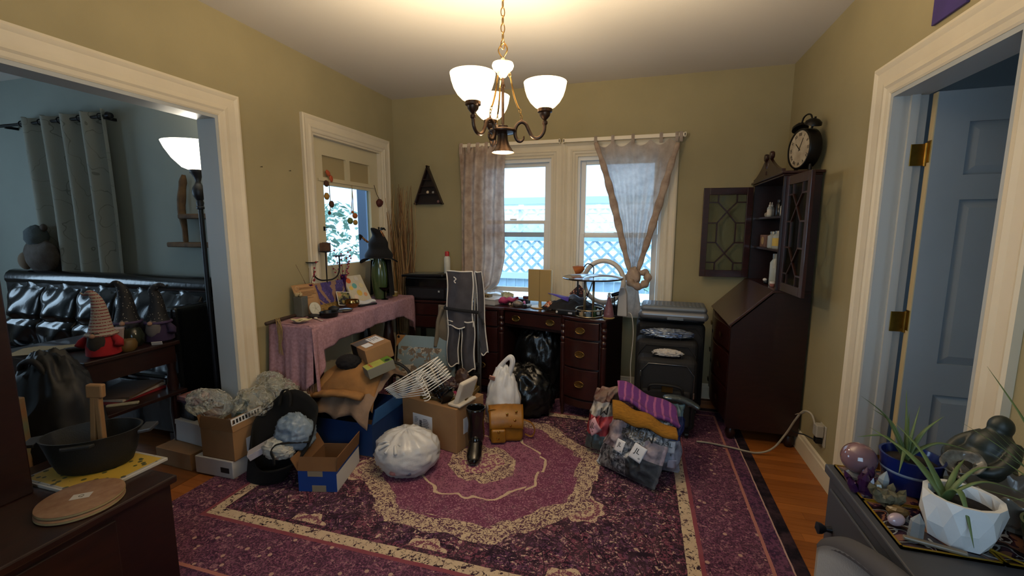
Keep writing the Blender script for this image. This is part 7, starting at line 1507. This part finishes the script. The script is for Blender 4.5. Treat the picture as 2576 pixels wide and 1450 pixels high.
for i, (dx, dy, lb) in enumerate(((0, 0, 'lower round cork trivet of the pair on the sideboard edge'), (-.008, .006, 'upper round cork trivet with a white label on the sideboard edge'))):
    t = thing('cork_trivet', lb, 'trivet', (-1.765+dx, .905+dy, SBZ+.0005+i*.0125), 0, 'round cork trivets'); MB().lathe([(.108, 0), (.112, .002), (.112, .010), (.108, .012), (0, .012)], 48).build('disc', ck, parent=t, smooth=40)
    MB().lathe([(.1125, .003), (.1128, .006), (.1125, .009)], 48, cap=False).build('edge_band', mat('pale cork edge', '8d7a52', .8), parent=t)
    if i: MB().at(T(.0, .0, .0122) @ rotz(.7)).box(-.026, .026, -.017, .017, 0, .0006).build('white_label', mat('off white label', '9d978e', .7), parent=t); text('Q', .02, T(.0, .0, .0131) @ rotz(.7), mat('grey ink', '5a564e', .7), 'lettering', t, world=False)
# ================================================================ FOREGROUND RIGHT: GREY CABINET WITH PLANTS AND CRYSTALS
GZ = .80
gcab = mat('slate cabinet paint', '34363c', .5, var=.08)
t = thing('slate_cabinet', 'slate grey cabinet under the plants in the right foreground', 'cabinet', (.75, .95, 0)); K = dict(parent=t, world=True)
MB().box(.472, .995, .62, 1.228, GZ-.022, GZ).build('top', gcab, bevel=.003, **K); MB().box(.482, .995, .63, 1.218, .06, GZ-.022).build('body', gcab, **K); MB().box(.50, .99, .65, 1.20, 0, .06).build('plinth', gcab, **K)
MB().box(.476, .482, .65, .92, .09, GZ-.05).build('door', gcab, bevel=.003, **K); MB().box(.476, .482, .93, 1.20, .09, GZ-.05).build('door', gcab, bevel=.003, **K)
MB().at(T(.476, 1.165, .66) @ roty(-math.pi/2)).lathe([(.008, 0), (.006, .012), (.013, .022), (.014, .03), (0, .036)], 14).build('knob', mat('dark knob', '22242a', .35, .5), smooth=40, **K)
def agate(vec):
    v, x, y, z = xpos(); n = xnoise(v, 7, 3, .5, 1.2); w_ = ((n*46).sin()); c = xcol(w_.gt(.2), '1a0f14', '3a2030'); c = xcol(w_.gt(.72), c, '6d4a38'); return xcol(((n*46+2.2).sin()).gt(.93), c, '7c7f80')
agm = mat('agate print', '2a1a20', .25, fn=agate, coat=.3); gilt = mat('mustard gilt edge', '7d6312', .4, .3)
for i, (x0, x1, y0, y1, lb) in enumerate(((.487, .640, 1.068, 1.215, 'agate-print coaster tile with gilt edge under the rose quartz sphere'), (.487, .640, .918, 1.065, 'agate-print coaster tile with gilt edge under the crystals'), (.643, .80, .918, 1.065, 'agate-print coaster tile with gilt edge under the white planter'), (.643, .80, 1.068, 1.215, 'agate-print coaster tile with gilt edge under the blue pot'))):
    t = thing('agate_tile', lb, 'placemat', ((x0+x1)/2, (y0+y1)/2, GZ+.0003), 0, 'agate tiles on the slate cabinet'); hx, hy = (x1-x0)/2, (y1-y0)/2; MB().box(-hx, hx, -hy, hy, 0, .005).build('tile', agm, parent=t)
    for q in ((-hx, hx, -hy, -hy+.0035), (-hx, hx, hy-.0035, hy), (-hx, -hx+.0035, -hy, hy), (hx-.0035, hx, -hy, hy)): MB().box(*q, .0, .0062).build('gilt_edge', gilt, parent=t)
GT = GZ+.0066
t = thing('rose_quartz_sphere', 'polished rose quartz sphere on the far corner tile', 'crystal ball', (.515, 1.165, GT)); MB().ball((0, 0, .047), .036, 32, 20).build('sphere', mat('rose quartz', '7a5c62', .08, trans=.25, var=.15, vs=20, coat=.5), parent=t, smooth=True); MB().lathe([(.02, 0), (.022, .006), (.016, .014)], 20).build('ring_stand', mat('clear stand', '8a8a8a', .15, trans=.6), parent=t, smooth=40)
def crystal(name, label, p, r, h, m, tilt=(0, 0), rz=0, cat='crystal'):
    n = 6; vs_ = []; 
    for k in range(n): a = k*math.pi/3; vs_.append((r*math.cos(a), r*math.sin(a), 0))
    for k in range(n): a = k*math.pi/3; vs_.append((r*.9*math.cos(a), r*.9*math.sin(a), h*.68))
    vs_.append((r*.15, 0, h)); fs = [tuple(range(n))[::-1]]+[(k, (k+1) % n, n+(k+1) % n, n+k) for k in range(n)]+[(n+k, n+(k+1) % n, 2*n) for k in range(n)]
    b = MB().at(T(Vector(p)) @ rotz(rz) @ rotx(tilt[0]) @ roty(tilt[1])); b.add(vs_, fs); o = b.build(name, m); tag(o, label, cat); return o
qz = mat('clear quartz', '9aa0a2', .1, trans=.55, var=.2, vs=25, spec=.7); 
crystal('quartz_point', 'pale opaque quartz point standing behind the smoky cluster', (.532, 1.095, GT), .012, .06, mat('milky quartz', '8d9599', .15, trans=.2, var=.2), (.05, .05))
crystal('quartz_point', 'clear faceted quartz point standing before the white planter', (.525, .952, GT), .012, .05, qz, (0, .04), .4)
t = thing('amethyst_cluster', 'dark purple amethyst cluster below the rose quartz sphere', 'crystal', (.508, 1.105, GT)); am = mat('amethyst', '35183c', .12, trans=.2)
for i in range(14):
    a = i*2.4; r = .007+.002*(i % 3); b = MB().at(T(.022*math.cos(a)*((i % 5)/4), .022*math.sin(a)*((i % 5)/4), 0) @ rotz(a) @ roty(.5*((i % 5)/4))); b.lathe([(r, 0), (r, .02+.006*(i % 4)), (0, .034+.006*(i % 4))], 6); b.build('crystal_shard', am, parent=t)
t = thing('smoky_quartz_cluster', 'greenish smoky quartz cluster on the crystal tile', 'crystal', (.522, 1.05, GT)); sm = mat('smoky green quartz', '4a4a34', .15, trans=.35, var=.4, vs=30, col2='6d6a5a')
MB().ball((0, 0, .02), (.026, .024, .017), 12, 8, lambda q: q*(1+.3*nz(q, 2.5, 3))).build('matrix', sm, parent=t)
for i in range(9): a = i*.9; b = MB().at(T(.02*math.cos(a), .018*math.sin(a), .022) @ rotz(a) @ roty(.5)); b.lathe([(.008, 0), (.008, .014), (0, .024)], 6); b.build('crystal_shard', sm, parent=t)
o = MB().at(T(.524, 1.012, GT)).ball((0, 0, .014), (.02, .014, .012), 9, 6, lambda q: q*(1+.2*nz(q, 2, 9))).build('citrine_chunk', mat('citrine', '6d5836', .15, trans=.35, var=.2)); tag(o, 'honey coloured citrine chunk on the crystal tile', 'crystal')
o = MB().at(T(.508, .982, GT) @ rotz(.6)).ball((0, 0, .014), (.018, .012, .012), 20, 12).build('pink_egg', mat('pink stone', '94828a', .12, coat=.4), smooth=True); tag(o, 'small polished pink stone egg on the crystal tile', 'stone')
o = MB().at(T(.545, .932, GT) @ rotz(-.25)).box(-.045, .045, -.005, .005, 0, .007).build('selenite_wand', mat('selenite', '6d6454', .3, trans=.2), bevel=.0025); tag(o, 'slender selenite wand lying at the front of the crystal tile', 'crystal')
t = thing('incense_stick', 'thin golden incense stick lying near the white planter', 'stick', (.655, .935, GT)); b = MB().at(rotz(-.75)); b.tube([(-.03, 0, .002), (.03, 0, .002)], .0018, 6); b.build('stick', gilt, parent=t); MB().at(rotz(-.75)).box(.03, .037, -.002, .002, 0, .004).build('tip', pblk, parent=t)
leaf = mat('aloe green', '3f5230', .55, var=.25, vs=10, col2='55683a')
def leaves(t, base, specs, w0=.008):
    for (tip, sag, w_) in specs:
        tip = Vector(tip); base_ = Vector(base); mid = (base_+tip)/2+Vector((0, 0, sag)); P = spline([base_, base_*.6+mid*.4+Vector((0, 0, sag*.3)), mid, tip], 5); n = len(P)
        b = MB(); b.tube(P, [w_*max(.04, (1-(i/(n-1))**1.6)) for i in range(n)], 8, flat=.35); b.build('leaf', leaf, parent=t, smooth=True)
soil = mat('potting soil', '17110e', .95, bump=.8, bs=120)
t = thing('blue_pot_aloe', 'aloe in a cobalt blue pot with pale band on the slate cabinet', 'potted plant', (.605, 1.145, GT)); K = dict(parent=t); cob = mat('cobalt glaze', '0e1c56', .25, coat=.4)
MB().lathe([(.042, 0), (.046, .01), (.053, .045), (.056, .075), (.058, .08), (.053, .08), (.048, .062), (0, .062)], 36).build('pot', cob, smooth=40, **K); MB().lathe([(.0534, .044), (.0546, .047), (.054, .050)], 36, cap=False).build('pale_band', mat('pale blue band', '6a7486', .4), **K); MB().at(T(0, 0, .063)).lathe([(0, .004), (.048, 0)], 24).build('soil', soil, **K)
leaves(t, (-.01, 0, .068), [((-.10, .02, .20), .03, .010), ((-.12, -.03, .12), .03, .010), ((-.01, .03, .22), .01, .010), ((.06, .02, .17), .02, .011), ((-.06, .05, .16), .03, .010), ((-.05, -.06, .06), .03, .008), ((.10, -.02, .11), .03, .009), ((-.03, -.03, .19), .01, .009), ((.03, .05, .18), .01, .009)])
t = thing('white_faceted_planter', 'white faceted planter with trailing succulent on the slate cabinet', 'potted plant', (.602, .975, GT)); K = dict(parent=t); wg = mat('white ceramic glaze', 'c3c6c8', .3, var=.04, vs=30)
n = 14; vs_ = []; fs = []
for lvl, (rx, ry, z_, off) in enumerate(((.044, .042, 0, 0), (.056, .054, .035, .5), (.059, .056, .07, 0), (.058, .055, .088, .5), (.050, .047, .087, .5), (.047, .044, .065, 0))):
    for k in range(n): a = 2*math.pi*(k+off)/n; zz = 1+(.045 if k % 2 else -.045)*(lvl in (0, 1, 2)); vs_.append((rx*zz*math.cos(a), ry*zz*math.sin(a), z_))
for l_ in range(5):
    for k in range(n):
        a, b_ = l_*n+k, l_*n+(k+1) % n; c, d_ = a+n, b_+n
        if l_ % 2 == 0: fs += [(a, b_, c), (b_, d_, c)]
        else: fs += [(a, b_, d_), (a, d_, c)]
fs.append(tuple(range(n))[::-1])
MB().add(vs_, fs).build('pot', wg, **K); MB().at(T(0, 0, .066)).lathe([(0, .003), (.046, 0)], 24, 1, .94).build('soil', soil, **K)
leaves(t, (-.02, .01, .07), [((-.10, .13, .15), .02, .012), ((-.02, -.075, .03), .05, .010), ((-.06, .12, .17), .02, .008), ((.09, .05, .13), .03, .006), ((.10, .01, .10), .03, .006), ((.05, .09, .12), .02, .007)])
t = thing('dark_kneeling_statue', 'dark green stone statue of a bowed kneeling figure behind the plants', 'statue', (.745, 1.165, GT), .3); st = mat('dark green stone', '1c2420', .45, var=.25, vs=14)
def stat(q):
    return q
b = MB(); b.ball((0, 0, .055), (.06, .05, .058), 24, 16, lambda q: Vector((q.x*(1+.1*nz(q, 2)), q.y, max(-.94, q.z)))); b.ball((.015, 0, .105), (.042, .036, .045), 20, 14); b.ball((.028, 0, .155), (.022, .022, .026), 18, 12); b.tube(spline([(.03, -.03, .125), (.0, -.05, .10), (-.03, -.045, .075), (-.05, -.02, .07)], 4), .014, 10); b.tube(spline([(.03, .03, .125), (.0, .05, .10), (-.03, .045, .075), (-.05, .02, .07)], 4), .014, 10)
o = b.build('figure', st, parent=t, smooth=True); k_ = o.modifiers.new('r', 'REMESH'); k_.mode = 'VOXEL'; k_.voxel_size = .004; k_.use_smooth_shade = True
MB().box(-.062, .062, -.055, .055, 0, .010).build('base', st, parent=t, bevel=.003)
t = thing('abalone_shell', 'pearly abalone shell resting on the lap of the dark statue', 'shell', (.684, 1.125, GT+.075), .4); 
def ab(u, v): a = u*2*math.pi; r = v; return (.042*r*math.cos(a), .030*r*math.sin(a), .020*r*r-.004+.003*math.sin(a*5)*r)
MB().at(rotx(.35) @ roty(-.3)).grid(ab, 30, 8, cu=True).build('shell', mat('pearl shell', '7d7d76', .2, var=.5, vs=50, col2='3f3a36', coat=.4), parent=t, smooth=True, solid=.003); MB().at(rotx(.35) @ roty(-.3) @ T(.008, 0, .002)).ball((0, 0, 0), (.016, .012, .004), 10, 6).build('ash', mat('dark resin', '16130f', .6), parent=t); MB().at(T(0, 0, -.075)).lathe([(.016, 0), (.006, .02), (.006, .06), (.014, .072)], 12).build('stem', st, parent=t, smooth=40)
t = thing('fluted_clam_shell', 'large fluted glass clam bowl behind the white planter', 'bowl', (.735, 1.05, GT)); 
def clam(u, v): a = u*2*math.pi; w_ = 1+.07*math.cos(a*14)*v; r = .03+.062*v**.8; return (r*w_*math.cos(a), r*.85*w_*math.sin(a), .006+.075*v**1.4+.008*math.cos(a*14)*v)
MB().grid(clam, 112, 10, cu=True).build('bowl', mat('fluted pearl glass', '6d655c', .2, trans=.3, coat=.4), parent=t, smooth=True, solid=.003); MB().lathe([(0, 0), (.035, 0), (.03, .008), (0, .008)], 24).build('foot', MATS['fluted pearl glass'], parent=t)
t = thing('green_pot_plant', 'grassy plant in a green glazed pot at the near edge of the slate cabinet', 'potted plant', (.725, .93, GT)); K = dict(parent=t)
MB().lathe([(.04, 0), (.044, .01), (.052, .05), (.056, .07), (.052, .07), (.046, .055), (0, .055)], 36).build('pot', mat('green glaze pot', '1c3a20', .25, coat=.4), smooth=40, **K); MB().at(T(0, 0, .056)).lathe([(0, .004), (.046, 0)], 24).build('soil', soil, **K)
rnd = random.Random(9); leaves(t, (0, 0, .075), [((rnd.uniform(-.12, .10), rnd.uniform(-.05, .14), rnd.uniform(.10, .24)), rnd.uniform(.01, .05), rnd.uniform(.003, .005)) for i in range(22)]+[((-.02, .20, .30), .03, .006), ((.05, .12, .33), .02, .005)])
# grey upholstered chair back below the cabinet edge
t = thing('grey_velvet_chair', 'grey velvet chair pushed against the slate cabinet doors', 'chair', (.3, .87, 0)); K = dict(parent=t, world=True); vel = mat('grey velvet', '27262b', .9, sheen=.4, bump=.2, bs=200)
def gch(u, v): zt = .665+.17*(1-(1-u)**2.2); return (.438-.02*math.sin(u*3.1), 1.075-.42*u, .42+(zt-.42)*v)
MB().grid(gch, 20, 14).build('backrest', vel, smooth=True, solid=.045, **K); b = MB(); pts = [gch(i/20, 1) for i in range(21)]; b.tube(pts, .0235, 10); b.build('backrest_roll', mat('pale grey piping', '3c3b3f', .85), smooth=True, **K)
MB().box(.10, .41, .68, 1.05, .36, .44).build('seat', vel, bevel=.03, bseg=3, **K)
for x in (.17, .38):
    for y in (.71, 1.01): MB().at(T(x, y, 0)).lathe([(.012, 0), (.018, .36)], 10).build('leg', mahogd, **K)
# ================================================================ RIGHT WALL: OUTLET, CORD, PICTURE
t = thing('wall_outlet', 'white wall outlet with a plug adapter above the baseboard', 'outlet', (RX, 2.70, .20)); K = dict(parent=t, world=True); op = mat('outlet plate', 'a39c8e', .4)
MB().box(RX-.006, RX, 2.655, 2.735, .195, .315).build('plate', op, bevel=.003, **K); MB().box(RX-.045, RX-.006, 2.67, 2.725, .245, .315).build('adapter', mat('white adapter plug', '9c978c', .4), bevel=.006, **K); MB().box(RX-.04, RX-.006, 2.68, 2.72, .205, .238).build('black_plug', pblk, bevel=.005, **K)
b = MB(); b.tube(spline([(RX-.04, 2.70, .22), (RX-.075, 2.74, .225), (RX-.09, 2.80, .205), (RX-.10, 2.86, .19)], 5), .004, 6); b.build('black_cord', blk, smooth=True, **K)
t = thing('white_power_cord', 'white extension cord running from the outlet across the rug', 'cord', (.7, 2.95, 0.009)); K = dict(parent=t, world=True)
pts = [(RX-.04, 2.705, .30), (RX-.05, 2.74, .35), (RX-.075, 2.79, .345), (RX-.10, 2.83, .27), (RX-.13, 2.87, .16), (RX-.19, 2.885, .05), (RX-.28, 2.88, .012), (.60, 2.90, .017), (.48, 2.925, .017), (.40, 2.925, .017)]
b = MB(); b.tube(spline(pts, 8), .0062, 8); b.build('cord', mat('ivory cord', '8f8676', .5), smooth=True, **K); MB().at(T(RX-.07, 2.80, .33) @ rotz(.5) @ rotx(.9)).box(-.05, .0, -.001, .001, -.012, .012).build('paper_tag', mat('cord tag', 'a49c8c', .7), **K)
t = thing('purple_wall_plaque', 'small purple painted plaque hung above the right doorway', 'plaque', (RX, 2.02, 2.2)); K = dict(parent=t, world=True)
MB().box(RX-.012, RX-.001, 1.93, 2.115, 2.135, 2.36).build('board', mat('violet paint', '3a2c66', .6, var=.15, vs=9), bevel=.002, **K); MB().at(T(RX-.013, 2.03, 2.26) @ roty(-math.pi/2)).lathe([(0, .001), (.05, .001), (.05, 0)], 7).build('pink_motif', mat('pink motif', '7d5a78', .6), **K)
for (px_, py_) in ((655, 420), (727, 430)):
    q = atx(px_, py_, LX); t = thing('wall_nail', 'small bare nail in the left wall, the one nearer the ' + ('opening casing' if px_ < 700 else 'glazed door'), 'nail', (LX, q.y, q.z), 0, 'bare nails in the left wall'); MB().at(roty(math.pi/2)).lathe([(.0015, 0), (.0015, .012), (.004, .013), (0, .014)], 8).build('shank', iron, parent=t)
